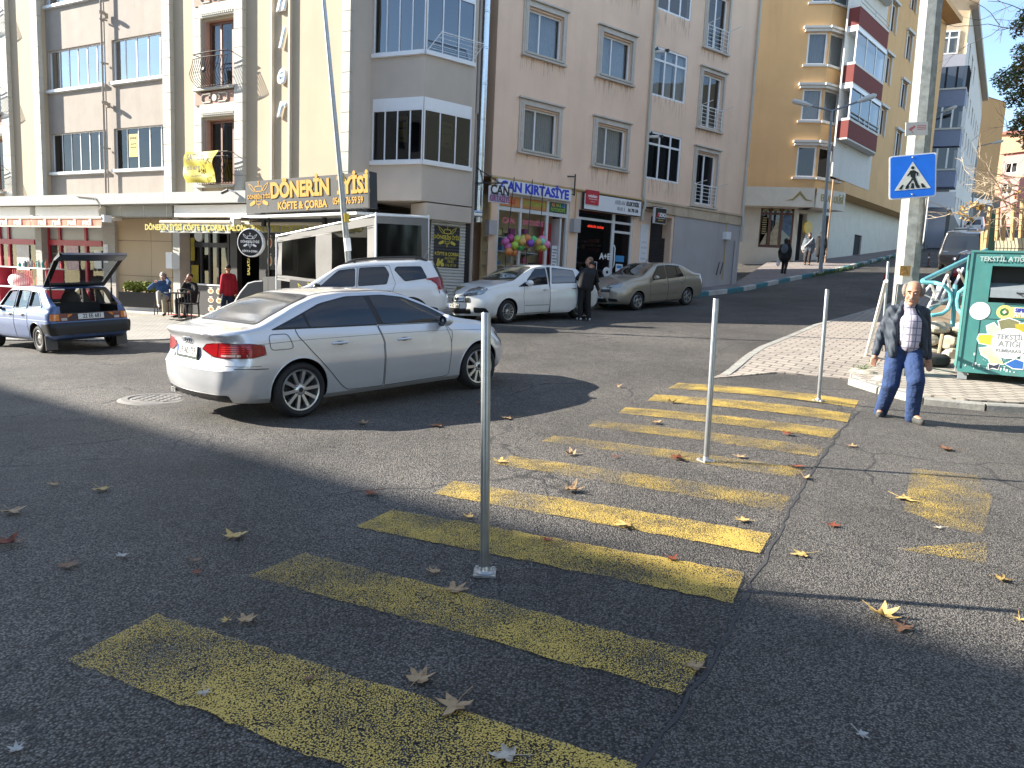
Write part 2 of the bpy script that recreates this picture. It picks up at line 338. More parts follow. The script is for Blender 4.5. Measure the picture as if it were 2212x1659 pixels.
for q,w_ in(([(3.44,6.15),(3.9,6.0),(3.62,5.35),(3.0,4.48),(2.87,4.6),(2.75,4.95)],.78),([(2.32,4.2),(2.62,4.28),(2.95,4.36),(2.72,3.99)],.74)):
 sheet('yellow_marking',q,paint('yellow_patch_%d'%int(w_*100),YEL,w_,21),.012,.3,parent=road,kind=None)
wp=paint('white_worn_paint',(.6,.58,.52),.52,31)
a_,b_=G(1580,1385),G(2110,1505);d_=(b_-a_).normalized();n_=Vector((-d_.y,d_.x,0))*.012
sheet('worn_line',[tuple((a_-n_)[:2]),tuple((b_-n_)[:2]),tuple((b_+n_)[:2]),tuple((a_+n_)[:2])],wp,.012,.4,parent=road,kind=None)
mb=MB().use(mat('cast_iron_concrete',(.2,.19,.175),.8,var=.25,scale=14,bump=.4,bscale=90))
q=G(340,862);z0=ground_z(q.x,q.y)
mb.lathe([(.0,.014),(.30,.014),(.31,.004),(.335,.004),(.345,.016),(.42,.012),(.47,-.01)],(q.x,q.y,z0),n=40)
for k in range(5):
 for j in range(-2,3):mb.cbox((q.x+j*.1,q.y+(k-2)*.1,z0+.017),(.035,.05,.008))
tag(mb.build('manhole_cover'),'round worn manhole cover in the asphalt left of the silver sedan','manhole cover')
def pavers(name,c1,c2,mortar,sx,sy,rotz=0.0,bstr=.5,ms=.012):
 m,t,b=_nodes(name);co=N(t,'ShaderNodeTexCoord');mpv=N(t,'ShaderNodeMapping');mpv.inputs['Rotation'].default_value=(0,0,rotz);t.links.new(co.outputs['Object'],mpv.inputs['Vector'])
 br=N(t,'ShaderNodeTexBrick');br.inputs['Scale'].default_value=1;br.inputs['Brick Width'].default_value=sx;br.inputs['Row Height'].default_value=sy;br.inputs['Mortar Size'].default_value=ms;br.inputs['Mortar Smooth'].default_value=.3
 br.inputs['Color1'].default_value=(*c1,1);br.inputs['Color2'].default_value=(*c2,1);br.inputs['Mortar'].default_value=(*mortar,1);t.links.new(mpv.outputs['Vector'],br.inputs['Vector'])
 n1=N(t,'ShaderNodeTexNoise',Scale=1.1,Detail=8.0,Roughness=.7);t.links.new(co.outputs['Object'],n1.inputs['Vector']);r=N(t,'ShaderNodeMapRange');r.inputs[1].default_value=.3;r.inputs[2].default_value=.7;r.inputs[3].default_value=.72;r.inputs[4].default_value=1.12;t.links.new(n1.outputs['Fac'],r.inputs[0])
 mx=N(t,'ShaderNodeMix',data_type='RGBA',blend_type='MULTIPLY');mx.inputs[0].default_value=1;t.links.new(br.outputs['Color'],mx.inputs[6]);t.links.new(r.outputs[0],mx.inputs[7]);t.links.new(mx.outputs[2],b.inputs['Base Color'])
 b.inputs['Roughness'].default_value=.85;bp=N(t,'ShaderNodeBump',Strength=bstr,Distance=.01);bp.invert=True;t.links.new(br.outputs['Fac'],bp.inputs['Height'])
 n2=N(t,'ShaderNodeTexNoise',Scale=70.0,Detail=3.0);t.links.new(co.outputs['Object'],n2.inputs['Vector']);bq=N(t,'ShaderNodeBump',Strength=.25,Distance=.004);t.links.new(n2.outputs['Fac'],bq.inputs['Height']);t.links.new(bp.outputs['Normal'],bq.inputs['Normal']);t.links.new(bq.outputs['Normal'],b.inputs['Normal'])
 return m
M_PAVE=pavers('island_pavers',(.36,.31,.26),(.31,.27,.23),(.13,.11,.09),.32,.20,rad(33),ms=.016)
M_PAVE2=pavers('plain_pavers',(.33,.315,.28),(.29,.275,.25),(.17,.16,.14),.24,.12,rad(-20))
M_FLAG=pavers('street_flags',(.25,.215,.2),(.22,.19,.175),(.15,.13,.12),.4,.4,rad(38),ms=.01)
M_KERB=mat('kerb_concrete',(.30,.295,.265),.85,var=.3,scale=5,bump=.6,bscale=25,dirt=.7)
ISL=[(2.95,10.95),(3.22,11.36),(4.75,14.23),(7.42,18.39),(10.67,22.3),(15.2,27.6),(22,35.4),(33,48.5)]
def isl_dz(x,y):return .11*smooth01(11.2,13.4,y)+.01
sheet('pavement',ISL+[(36,46.5),(24.5,33),(17,23),(11.5,15.2),(8.6,12.2),(5.3,11.35),(4.2,11.7)],M_PAVE,isl_dz,.5,label='pale brick paved pavement corner beside the uphill street',cat='pavement',edge=.16)
def kerb(name,pts,w,h,m,label=None,cat='kerb',seg=None,cols=None,gap=.012,z=None,kind=None,tilt=.0,lift=0.0):
 """row of kerb stones along pts (left side of the line is the road)"""
 k=0;acc=[]
 P=[Vector((p[0],p[1],0))for p in pts];L=[0]
 for a,b in zip(P,P[1:]):L.append(L[-1]+(b-a).length)
 def at(d):
  for i in range(len(P)-1):
   if d<=L[i+1]or i==len(P)-2:
    t=(d-L[i])/(L[i+1]-L[i]);return P[i].lerp(P[i+1],t)
 mbs=MB();d=0;seg=seg or 1.0
 mats_=cols or[m]
 while d<L[-1]-.05:
  e=min(d+seg,L[-1]);a,b=at(d+gap/2),at(e-gap/2);dr=(b-a).normalized();nn=Vector((dr.y,-dr.x,0))
  za,zb=(ground_z(p.x,p.y)+(lift(p.x,p.y)if callable(lift)else lift)for p in(a,b));mbs.use(mats_[k%len(mats_)])
  ch=.02
  def ring(p,zz):return[p+Vector((0,0,zz-.15)),p+Vector((0,0,zz+h-ch)),p+nn*ch+Vector((0,0,zz+h)),p+nn*w+Vector((0,0,zz+h)),p+nn*w+Vector((0,0,zz-.15))]
  va,vb=ring(a,za),ring(b,zb)
  mbs.add(va+vb,[(0,1,6,5),(1,2,7,6),(2,3,8,7),(3,4,9,8),(0,4,3,2,1),(5,6,7,8,9)]);d=e;k+=1
 o=mbs.build(name);return tag(o,label,cat,kind=kind)
kerb('kerb',ISL[1:],.14,.115,M_KERB,'low pale kerb edging the brick pavement corner',seg=.8,kind='structure',lift=lambda x,y:isl_dz(x,y)-.11)
RK=[(4.92,10.72),(5.34,9.62),(5.83,9.36),(6.55,9.22),(7.6,8.95),(9.5,8.4),(13,7.4)]
kerb('kerb',([(5.02,10.95)]+RK)[::-1],.16,.10,M_KERB,'pale concrete kerb stones in front of the green textile bin',seg=.72,kind='structure',gap=.03)
M_PAVE3=pavers('bin_pavers',(.38,.34,.28),(.33,.29,.24),(.14,.12,.1),.26,.17,rad(-12),ms=.016)
sheet('pavement',[(5.12,10.75),(5.5,9.76),(5.9,9.52),(6.6,9.38),(7.7,9.1),(9.6,8.55),(13.2,7.5),(15,12.5),(9.5,13.6),(8.2,12.9),(7.0,13.0),(6.2,12.3),(5.2,11.3)],M_PAVE3,.112,.4,label='paved pavement strip that carries the textile bin',cat='pavement',edge=.3)
# the corner apartment building, left wing (facade L)
M_CREAM=mat('cream_plaster',(.50,.405,.285),.85,var=.10,scale=.7,bump=.25,bscale=40,streak=.16)
M_GREYP=mat('grey_pink_plaster',(.38,.335,.29),.88,var=.12,scale=1.5,bump=.3,bscale=45,streak=.35)
M_STONE=mat('pale_stone_trim',(.48,.46,.40),.7,var=.10,scale=4,bump=.15,bscale=60)
M_PINK=mat('pinkish_beige_plaster',(.84,.61,.455),.88,var=.10,scale=.7,bump=.25,bscale=45,streak=.22)
M_TRIM=mat('window_surround',(.56,.51,.45),.75,var=.14,scale=5,streak=.5)
M_PVC=mat('white_plastic_frame',(.80,.81,.82),.35,var=.04)
M_ALU=mat('white_aluminium',(.78,.79,.80),.38,metal=.15,var=.05)
M_BROWN=mat('brown_wood_frame',(.20,.085,.05),.5,var=.2,scale=20)
M_REVEAL=mat('terracotta_reveal',(.42,.25,.19),.8)
M_IRON=mat('dark_wrought_iron',(.06,.05,.045),.45,metal=.5)
M_CURT=mat('white_net_curtain',(.46,.46,.45),.9,var=.15,scale=14)
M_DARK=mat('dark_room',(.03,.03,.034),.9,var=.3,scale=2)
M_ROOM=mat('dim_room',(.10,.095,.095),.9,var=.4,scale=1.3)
G_WIN=glass('window_glass',(.6,.64,.67),.035);G_DARK=glass('tinted_window_glass',(.16,.17,.19),.03);G_CLEAR=glass('clear_glass',(.82,.85,.85),.03)
M_GALV=mat('galvanised_steel',(.50,.52,.53),.42,metal=.75,var=.25,scale=14)
M_RED=mat('red_metal',(.45,.025,.05),.45);M_BLACK=mat('black_paint',(.02,.02,.022),.45);M_WHITE=mat('white_paint',(.80,.80,.78),.5,var=.05)
def wall(mb,u0,u1,z0,z1,holes,y,depth=.25):
 us=sorted(set([u0,u1]+[h[0]for h in holes]+[h[1]for h in holes]));zs=sorted(set([z0,z1]+[h[2]for h in holes]+[h[3]for h in holes]))
 us=[u for u in us if u0-1e-6<=u<=u1+1e-6];zs=[z for z in zs if z0-1e-6<=z<=z1+1e-6]
 for a,b in zip(us,us[1:]):
  for c,d in zip(zs,zs[1:]):
   mu,mz=(a+b)/2,(c+d)/2
   if any(h[0]<mu<h[1]and h[2]<mz<h[3]for h in holes):continue
   mb.quad((a,y,c),(b,y,c),(b,y,d),(a,y,d))
 for h in holes:
  a,b,c,d=h
  mb.quad((a,y,c),(a,y,d),(a,y+depth,d),(a,y+depth,c));mb.quad((b,y,c),(b,y+depth,c),(b,y+depth,d),(b,y,d))
  mb.quad((a,y,c),(a,y+depth,c),(b,y+depth,c),(b,y,c));mb.quad((a,y,d),(b,y,d),(b,y+depth,d),(a,y+depth,d))
def curtain_mesh(mb,u0,u1,z0,z1,y,amp=.02,per=.09,seed=0):
 n=max(6,int((u1-u0)/per*4));r=random.Random(seed);ph=r.uniform(0,6);vs=[]
 for i in range(n+1):
  u=lerp(u0,u1,i/n);yy=y+amp*math.sin(u/per*6.283+ph+.8*math.sin(u*5));vs+=[(u,yy,z0),(u,yy*1+amp*.3*math.sin(u*31),z1)]
 mb.add(vs,[(2*i,2*i+2,2*i+3,2*i+1)for i in range(n)])
def window(parent,u0,u1,z0,z1,y,mull,fm=M_PVC,gm=G_WIN,fw=.055,transom=None,curtain=None,sill=None,panes=True,name='window',back=.45,label=None,dark=M_ROOM,M=None,blinds=None):
 """frame mesh + its panes (one sub-part) + curtain; mull = inner mullion positions 0..1"""
 f=MB().use(fm);d=.06
 def bx(a,b,c,e,yy0,yy1):f.box(a,b,yy0,yy1,c,e,M)
 bx(u0,u1,z0,z0+fw,y-d,y);bx(u0,u1,z1-fw,z1,y-d,y);bx(u0,u0+fw,z0+fw,z1-fw,y-d,y);bx(u1-fw,u1,z0+fw,z1-fw,y-d,y)
 for m_ in mull:
  u=lerp(u0,u1,m_);bx(u-fw*.5,u+fw*.5,z0+fw,z1-fw,y-d+.008,y-.003)
 if transom:
  zt=lerp(z0,z1,transom);bx(u0+fw,u1-fw,zt-fw*.5,zt+fw*.5,y-d+.012,y-.006)
 w=f.build(name,parent,label=label)
 if sill:
  s=MB().use(sill);s.box(u0-.06,u1+.06,y-.30,y-d-.004,z0-.07,z0-.004,M);s.build('sill',w)
 g=MB().use(gm)
 def P(p):return M@Vector(p)if M is not None else p
 ms=[0]+list(mull)+[1]
 for i in range(len(ms)-1):
  a,b=lerp(u0,u1,ms[i])+.01,lerp(u0,u1,ms[i+1])-.01;t=rnd.uniform(-.004,.004)
  g.quad(P((a,y-.03+t,z0+.02)),P((b,y-.03-t,z0+.02)),P((b,y-.03-t,z1-.02)),P((a,y-.03+t,z1-.02)))
 g.build('pane',w)
 if curtain:
  c=MB().use(curtain if not isinstance(curtain,tuple)else curtain[0]);spans=[(u0,u1)]if not isinstance(curtain,tuple)else[(lerp(u0,u1,a),lerp(u0,u1,b))for a,b in curtain[1]]
  for a,b in spans:
   if M is None:curtain_mesh(c,a+.02,b-.02,z0,z1,y+.09,seed=int(u0*100+z0*10))
   else:
    t=MB();curtain_mesh(t,a+.02,b-.02,z0,z1,y+.09,seed=int(u0*100));c.add([M@Vector(v)for v in t.v],t.f)
  c.build('curtain',w,smooth=True,angle=180)
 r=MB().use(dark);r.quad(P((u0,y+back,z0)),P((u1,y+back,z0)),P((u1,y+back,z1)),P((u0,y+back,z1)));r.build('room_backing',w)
 return w
Z_LB,Z_TOP=2.36,15.4
BL=thing('apartment_building','cream corner apartment block with glazed balconies above the kebab restaurant','building',M=ML)
FLS=[3.2+2.9*k for k in range(4)]
FR0=2.64
body=MB().use(M_CREAM)
colF=[(0.29,1.75),(-12.16,-10.70)]
holes=[]
for u0,u1 in colF:
 for k in range(4):holes.append((u0,u1,FR0+2.92*k,FR0+2.92*k+2.0))
wall(body,-1.40,6.2,Z_LB,Z_TOP,[h for h in holes if h[0]>-2],0,.28)
wall(body,-22,-8.2,Z_LB,Z_TOP,[h for h in holes if h[0]<-2]+[(-19.8,-15.2,3.2+2.9*k,4.66+2.9*k)for k in range(4)],0,.28)
body.quad((-8.2,0,Z_LB),(-8.2,.16,Z_LB),(-8.2,.16,Z_TOP),(-8.2,0,Z_TOP));body.quad((-1.4,.16,Z_LB),(-1.4,0,Z_LB),(-1.4,0,Z_TOP),(-1.4,.16,Z_TOP))
body.quad((-22,0,Z_LB),(6.2,0,Z_LB),(6.2,.9,Z_LB),(-22,.9,Z_LB))
body.build('wall',BL)
gp=MB().use(M_GREYP);hs_=[]
for k in range(4):hs_+=[(-8.1,-4.86,FLS[k],FLS[k]+1.48),(-4.45,-1.5,FLS[k],FLS[k]+1.48)]
wall(gp,-8.2,-1.4,Z_LB,Z_TOP,hs_,.16,.3);gp.build('balcony_wall',BL)
core=MB().use(M_CREAM);core.box(-22,6.0,.92,10.5,Z_LB+.01,Z_TOP);core.box(-22,6.0,3.6,10.5,-1.9,Z_LB);core.box(-22.2,6.2,-.1,10.7,Z_TOP+.002,Z_TOP+.35);core.build('core',BL)
for(a,b)in((-10.66,-10.17),(-8.56,-8.17),(-1.45,-1.09),(1.78,2.13),(5.90,6.2),(-.12,.22),(-12.6,-12.25)):
 p=MB().use(M_STONE);z=Z_LB+.02;pr=.16 if b-a>.3 else .12
 if a in(-.12,):pr=.07
 while z<Z_TOP:p.box(a,b,-pr,-.003,z,min(z+.515,Z_TOP));z+=.53
 p.box(a+.015,b-.015,-pr+.02,-.002,Z_LB+.02,Z_TOP-.01);p.build('pilaster',BL)
for k in range(4):
 for(u0,u1,n)in((-8.1,-4.86,6),(-4.45,-1.5,5)):
  top=FLS[k]+1.48
  w=window(BL,u0,u1,FLS[k]+.1,top,.30,[i/n for i in range(1,n)],M_ALU,glass('sky_reflecting_glass',(.3,.33,.38),.38,wave=.15)if k>=1 else G_DARK,fw=.035,name='balcony_glazing',back=.55,curtain=(M_CURT,[(.45,.8)])if k==0 and u0<-5 else None,dark=M_DARK)
  s=MB().use(M_ALU);s.box(u0-.05,u1+.04,.05,.235,FLS[k]+.01,FLS[k]+.105);s.box(u0,u1,.16,.30,FLS[k]-.02,FLS[k]+.008);s.build('sill',w)
M_YELP=mat('yellow_poster',(.62,.50,.06),.6,var=.1);M_INK=mat('black_ink',(.025,.025,.025),.6)
def poster(parent,s,off,z,w,h,lines,M=None,nm='poster'):
 p=MB().use(M_YELP);p.box(s-w/2,s+w/2,-off,-off+.004,z-h/2,z+h/2,M);o=p.build(nm,parent)
 t=MB().use(M_INK)
 for(txt,dz,sz)in lines:text(t,txt,sz,(M if M is not None else Matrix())@TX(s,off+.004,z+dz),.001,bold=.004)
 t.build('lettering',o);return o
ps=poster(BL,-3.55,-.252,FLS[0]+.9,.46,.75,[('SATILIK',.24,.11),('0532 467 92 17',.05,.05),('0532 467 92 17',-.06,.05)])
def french_column(u0,u1,lead):
 for k in range(4):
  z=FR0+2.92*k
  w=window(BL,u0+.1,u1,z+.05,z+1.98,.2,[.36,.74],M_BROWN,G_WIN if k else G_DARK,fw=.07,name='french_window',back=.6,curtain=(M_CURT,[(.0,.3)])if k else None,dark=M_DARK)
  r=MB().use(M_REVEAL);r.box(u0-.002,u0+.1,.005,.27,z+.004,z+1.995);r.box(u0+.1,u1,.03,.27,z+1.985,z+2.06);r.build('reveal',w)
  s=MB().use(M_STONE);s.box(u0-.32,u1+.02,-.20,-.004,z-.07,z);s.build('sill',w)
  m=MB().use(M_STONE);m.box(u0-.02,u1,-.10,-.003,z+2.08,z+2.17);m.box(u0-.06,u1,-.13,-.003,z+2.175,z+2.44)
  for i in range(16):m.box(u0+.02+i*.088,u0+.07+i*.088,-.125,-.10,z+2.12,z+2.165)
  m.build('lintel_moulding',BL)
  p=MB().use(M_REVEAL);p.box(u0-.3,u1+.02,-.10,-.002,z+2.44,z+2.80);p.use(M_STONE)
  c=(u0+u1)/2-.14;zz=z+2.62
  p.lathe([(0,0),(.1,0),(.12,.02)],(c,-.13,zz),'y',20)
  for sg in(-1,1):
   path=[(c+sg*x,-.115,zz+h)for x,h in((.17,.12),(.17,.06),(.24,.05),(.24,-.05),(.17,-.06),(.17,-.13),(.48,-.13),(.56,-.07),(.56,.07),(.48,.12))]
   p.tube(path,.024,6,closed=True)
  p.build('decorated_panel',BL)
  rl=MB().use(M_IRON);zt=z+.95
  def bow(t):return-.34-.06*math.sin(math.pi*t)
  N_=14
  for hz,rr in((zt,.018),(zt-.13,.014),(z+.03,.016)):
   rl.tube([(lerp(u0-.08,u1-.04,i/10),bow(i/10)+(.16 if hz<z+.1 else 0),hz)for i in range(11)],rr,6)
  for i in range(N_+1):
   t=i/N_;u=lerp(u0-.08,u1-.04,t);b=bow(t)
   rl.tube([(u,b+.005,zt-.13),(u+.01,b-.05,z+.62),(u-.012,b-.13,z+.36),(u,b-.06,z+.18),(u,b+.15,z+.03)],.010,5)
  for u in(u0-.08,u1-.04):rl.tube([(u,.0,zt),(u,bow(0),zt)],.014,6)
  rl.lathe([(.0,0),(.07,.01),(.09,.03)],((u0+u1)/2-.15,bow(.5)-.12,z+.42),'y',10)
  rl.build('railing',BL,smooth=True,angle=50)
french_column(*colF[0],True);french_column(*colF[1],False)
M_LET=mat('light_blue_letter_face',(.33,.52,.82),.4);M_RIB=mat('cream_rib',(.54,.48,.38),.8)
rb=MB().use(M_RIB)
for u in(3.20,3.90):rb.box(u,u+.075,-.10,-.002,Z_LB,Z_TOP)
rb.box(4.36,5.9,-.02,-.002,Z_LB,Z_TOP-.3)if False else None
rb.build('rib',BL)
LS=thing('letter_sign','light blue script letters in a column on the cream facade','sign',M=ML)
for ch,z,sz in(('r',4.80,.92),('e',5.72,.92),('l',6.70,.84),('n',7.72,.92),('ı',8.66,.9)):
 for m_,ex,bo,of in((M_WHITE,.03,.034,.07),(M_LET,.006,.014,.108)):
  t=MB().use(m_);text(t,ch,sz*.86,TX(3.60,of,z),ex,bold=bo,shear=.35,sx=.86);t.build('letter' if m_ is M_WHITE else 'letter_face',LS)
bn=MB().use(mat('yellow_banner_cloth',(.66,.54,.06),.55,var=.12,scale=4))
def bfn(u,v):
 x=lerp(.12,1.42,u)+(.06*(1-v)*(u-.5));z=lerp(FR0+.02,FR0+.98-.12*(abs(u-.5)<.2)*0,v)
 return(x-.05*math.sin(v*3),-.50-.05*math.sin(u*7+v*3)-.04*math.sin(v*9+u*2)-.09*math.sin(math.pi*v),z-.05*math.sin(u*3.14)*v)
bn.grid(bfn,26,18)
BN=bn.build('sale_banner',smooth=True,angle=180);BN.matrix_world=ML
tag(BN,'crumpled yellow cloth banner reading SATILIK on the lowest iron balcony','banner')
tl_=MB().use(M_INK);text(tl_,'SATILIK',.26,TX(.74,.72,FR0+.74),.002,bold=.006,sx=.9);text(tl_,'0532 467 92 17',.15,TX(.74,.73,FR0+.42),.002,bold=.003,sx=.8);text(tl_,'remax gayrimenkul',.07,TX(.74,.70,FR0+.2),.002,sx=.9)
o=tl_.build('lettering',BN)
dp=MB().use(M_GREYP);dp.tube([(-4.72,-.02,Z_TOP),(-4.70,-.02,2.5)],.035,8);dp.tube([(-4.60,-.0,Z_TOP),(-4.58,-.0,2.5)],.022,6)
for z in(4.0,5.5,6.8,8.2):dp.tube([(-4.75,.1,z),(-4.70,-.06,z+.03),(-4.55,.1,z)],.03,6)
tag(dp.build('downpipe',smooth=True),'beige downpipe running down between the two stacks of glazed balconies','pipe').matrix_world=ML
for k,z in enumerate((5.46,8.36)):
 q=MB().use(M_GREYP);q.box(-4.62,-4.5,-.02,.1,z-.1,z+.06);q.lathe([(0,0),(.09,.02),(.11,.09),(.06,.1)],(-4.53,-.1,z-.02),'z',10)
 tag(q.build('wall_lamp',smooth=True),('upper' if k else 'lower')+' small round wall lamp on the downpipe of the cream block','lamp','wall lamps on the cream block').matrix_world=ML
 # corner bay (world coordinates)
M_BAY=mat('beige_bay_plaster',(.52,.45,.38),.88,var=.1,scale=1.1,bump=.25,bscale=45,streak=.2)
BC=Vector((-2.77,21.0,0));dBl=Vector((-.925,.38,0)).normalized();dBr=Vector((DR[0],DR[1],0))
A0=Vector((pL(6.1,.12)[0],pL(6.1,.12)[1],0));LB_=1.72;Bl=BC+dBl*LB_
sR0=fR(1026,250,.5)[0];Br=Vector((*pR(sR0,.5),0));LBR=(Br-BC).length
BAY=thing('bay_window','beige polygonal corner bay with dark tinted glazing above the restaurant tent','bay window')
MBL=frame3(Bl,-dBl,Vector((0,0,1)).cross(-dBl),(0,0,1));MBR=frame3(BC,dBr,Vector((0,0,1)).cross(dBr),(0,0,1))
bm_=MB().use(M_BAY);bzb=at_y(1019,446,22.0).z
zsl=at_y(909,354,21.0).z;zfl=[zsl+2.9*k for k in range(4)];wh=at_y(909,207,21.0).z-zsl
for(M_,Lw)in((MBL,LB_),(MBR,LBR)):
 t=MB();wall(t,0,Lw,bzb,Z_TOP,[(.0 if M_ is MBR else .08,Lw-(.12 if M_ is MBR else 0),z,z+wh)for z in zfl],0,.2);bm_.add([M_@Vector(v)for v in t.v],t.f)
inn=Vector((pR(sR0,-2)[0],pR(sR0,-2)[1],0));inl=Vector((*pL(6.15,-1.5),0))
poly=[Bl,BC,Br,inn,inl]
bm_.add([p+Vector((0,0,bzb))for p in poly],[(0,1,2,3,4)])
bm_.quad(Br+Vector((0,0,bzb)),inn+Vector((0,0,bzb)),inn+Vector((0,0,Z_TOP)),Br+Vector((0,0,Z_TOP)));bm_.quad(Bl+Vector((0,0,bzb)),Bl+Vector((0,0,Z_TOP)),A0+Vector((0,0,Z_TOP)),A0+Vector((0,0,bzb)))
bm_.quad(A0+Vector((0,0,bzb)),A0+Vector((0,0,Z_TOP)),inl+Vector((0,0,Z_TOP)),inl+Vector((0,0,bzb)))
bm_.build('wall',BAY)
for k,z in enumerate(zfl):
 for(M_,a,b,n)in((MBL,.08,LB_-.01,4),(MBR,.02,LBR-.12,3)):
  w=window(BAY,a,b,z+.1,z+wh-(.32 if k==0 else .1),.05,[i/n for i in range(1,n)],M_ALU,G_DARK if k==0 else glass('blue_tinted_glass',(.10,.12,.17),.10),fw=.035,name='balcony_glazing',back=.9,dark=M_DARK,M=M_)
  s=MB().use(M_ALU);s.box(a-.03,b+.02,-.09,.05,z-.005,z+.098,M_);s.box(a,b,.0,.06,z+wh-(.315 if k==0 else .095),z+wh-.004,M_);s.build('sill',w)
for(M_,s,z)in((MBL,.98,zfl[0]+.98),(MBR,.86,zfl[0]+.92)):
 poster(BAY,s,-.11,z,.36,.7,[('SATILIK',.22,.085),('0532 467 92',.02,.05),('remax',-.24,.05)],M=M_)
lr=MB().use(M_PVC);z=zfl[1]+.12
lr.tube([MBR@Vector((.05,-.08,z)),MBR@Vector((.25,-.42,z+.42)),MBR@Vector((1.65,-.42,z+.42)),MBR@Vector((1.5,-.08,z))],.014,6)
for k in range(5):t=(k+.5)/5;lr.tube([MBR@Vector((.05+.2*t,-.08-.34*t,z+.42*t)),MBR@Vector((1.5+.15*t,-.08-.34*t,z+.42*t))],.006,5)
tag(lr.build('laundry_rack',smooth=True),'white wire laundry rack hung outside the bay glazing','laundry rack')
def corner_pt(px,off):s=fR(px,250,off)[0];return pR(s,off)
fx,fy=corner_pt(1041,.3);fl=MB().use(mat('shiny_flue_steel',(.62,.66,.70),.22,metal=.95,var=.1,scale=3,bump=.3,bscale=9))
fz=at_y(1030,480,fy).z
z=fz
while z<Z_TOP+.6:
 fl.lathe([(.0,z),(.125,z),(.125,z+.94),(.135,z+.95),(.135,z+.985),(.125,z+.99),(.0,z+.99)],(fx,fy,0),n=20);z+=.995
ex=at_y(995,460,fy-.25);fl.tube([(fx,fy,fz+.05),(fx-.02,fy-.02,fz+.22)],.14,14);fl.tube([tuple(ex),(fx+.08,fy,ex.z)],.14,16)
tag(fl.build('flue_pipe',smooth=True),'shiny steel flue pipe rising in the corner beside the bay','pipe')
dx,dy=corner_pt(1030,.42);d2=MB().use(M_GREYP);zz=at_y(1025,570,dy).z
d2.tube([(dx,dy,Z_TOP),(dx,dy,at_y(1025,245,dy).z),(dx-.05,dy-.03,at_y(1025,240,dy).z-.08),(dx-.03,dy,at_y(1025,240,dy).z-.4),(dx,dy,zz-2)],.05,10)
tag(d2.build('downpipe',smooth=True),'thin grey drain pipe between the bay and the flue pipe','pipe')
# right wing (facade R), in shade
BR=thing('apartment_building','pinkish beige apartment block with framed white windows above the stationery shop','building',M=MR)
S_END=11.92;zf=[4.13+2.9*k for k in range(4)]
rh=[]
for z in zf:
 rh+=[(.17,1.6,z+.08,z+1.36),(3.35,4.8,z+.08,z+1.36),(5.95,7.8,z-.1,z+1.58)]
for z in[3.36+2.9*k for k in range(5)]:rh.append((8.7,9.98,z+.06,z+2.0))
w=MB().use(M_PINK);zled=2.86
wall(w,-.95,S_END,3.28,Z_TOP,rh,0,.22)
w.quad((S_END,0,zled),(S_END,7,zled),(S_END,7,Z_TOP),(S_END,0,Z_TOP));w.quad((-.95,0,3.28),(-.95,0,Z_TOP),(-.95,1,Z_TOP),(-.95,1,3.28))
w.quad((-.95,0,3.28),(5.8,0,3.28),(5.8,.5,3.28),(-.95,.5,3.28))
w.build('wall',BR)
lg=MB().use(mat('stained_ledge',(.55,.44,.32),.9,var=.2,scale=3,streak=.8))
lg.prism([(5.8,3.28),(S_END+.05,3.28),(S_END+.05,2.84),(7.7,2.86),(6.1,2.9),(5.8,3.0)],'y',-.06,.4);lg.box(-.95,5.8,-.05,.05,3.20,3.275);lg.box(5.8,S_END+.05,-.1,-.063,3.2,3.27);lg.build('ledge',BR)
M_GREY=mat('grey_render',(.42,.40,.40),.9,var=.08,scale=1.5,bump=.25,bscale=40,streak=.3)
gb=MB().use(M_GREY)
gb.box(7.72,S_END,-.02,.38,-1.6,2.858);gb.box(S_END-.02,S_END+.02,.38,7,-1.6,2.83);gb.build('base_wall',BR)
cr_=MB().use(M_PINK);cr_.box(-.95,11.88,1.75,9,-1.6,Z_TOP-.01);cr_.box(-1.1,S_END+.15,-.2,9.2,Z_TOP+.003,Z_TOP+.3);cr_.build('core',BR)
kx=0
def surround(par,u0,u1,z0,z1,w_=.17):
 m=MB().use(M_TRIM)
 for a,(p0,p1)in enumerate(((.0,.06),(.06,.115),(.115,w_))):
  d=.05+.022*a if a<2 else .085
  m.box(u0+p0,u0+p1,-d,-.003,z0,z1-p0);m.box(u1-p1,u1-p0,-d,-.003,z0,z1-p0);m.box(u0+p1,u1-p1,-d,-.003,z1-p1,z1-p0)
 m.box(u0-.05,u1+.05,-.13,-.003,z1+.004,z1+.05);m.box(u0-.03,u1+.03,-.12,-.003,z0-.06,z0-.003)
 m.build('surround',par)
for k,z in enumerate(zf):
 for(u0,u1,cu)in((0.0,1.77,[(0,1)]),(3.18,4.97,[(0,1)])):
  win=window(BR,u0+.17,u1-.17,z+.08,z+1.36,.16,[.40],M_PVC,G_WIN,fw=.05,curtain=(M_CURT,cu),sill=M_STONE);surround(win,u0,u1,z,z+1.58)
 win=window(BR,5.95,7.8,z-.1,z+1.58,.08,[.35,.68],M_PVC,G_WIN if k else G_DARK,fw=.07,transom=.74,curtain=(M_CURT,[(0,.3),(.36,.66),(.7,1)])if k<2 else None,back=.5)
 f=MB().use(M_PVC);f.tube([(6.02,.05,z+1.36),(6.04,-.5,z+1.30)],.05,10);f.use(M_BLACK);f.tube([(6.04,-.45,z+1.31),(6.05,-.58,z+1.30)],.055,10);f.lathe([(0,0),(.06,.0)],(6.12,.012,z+1.5),'y',12)
 f.build('flue_outlet',win,smooth=True)
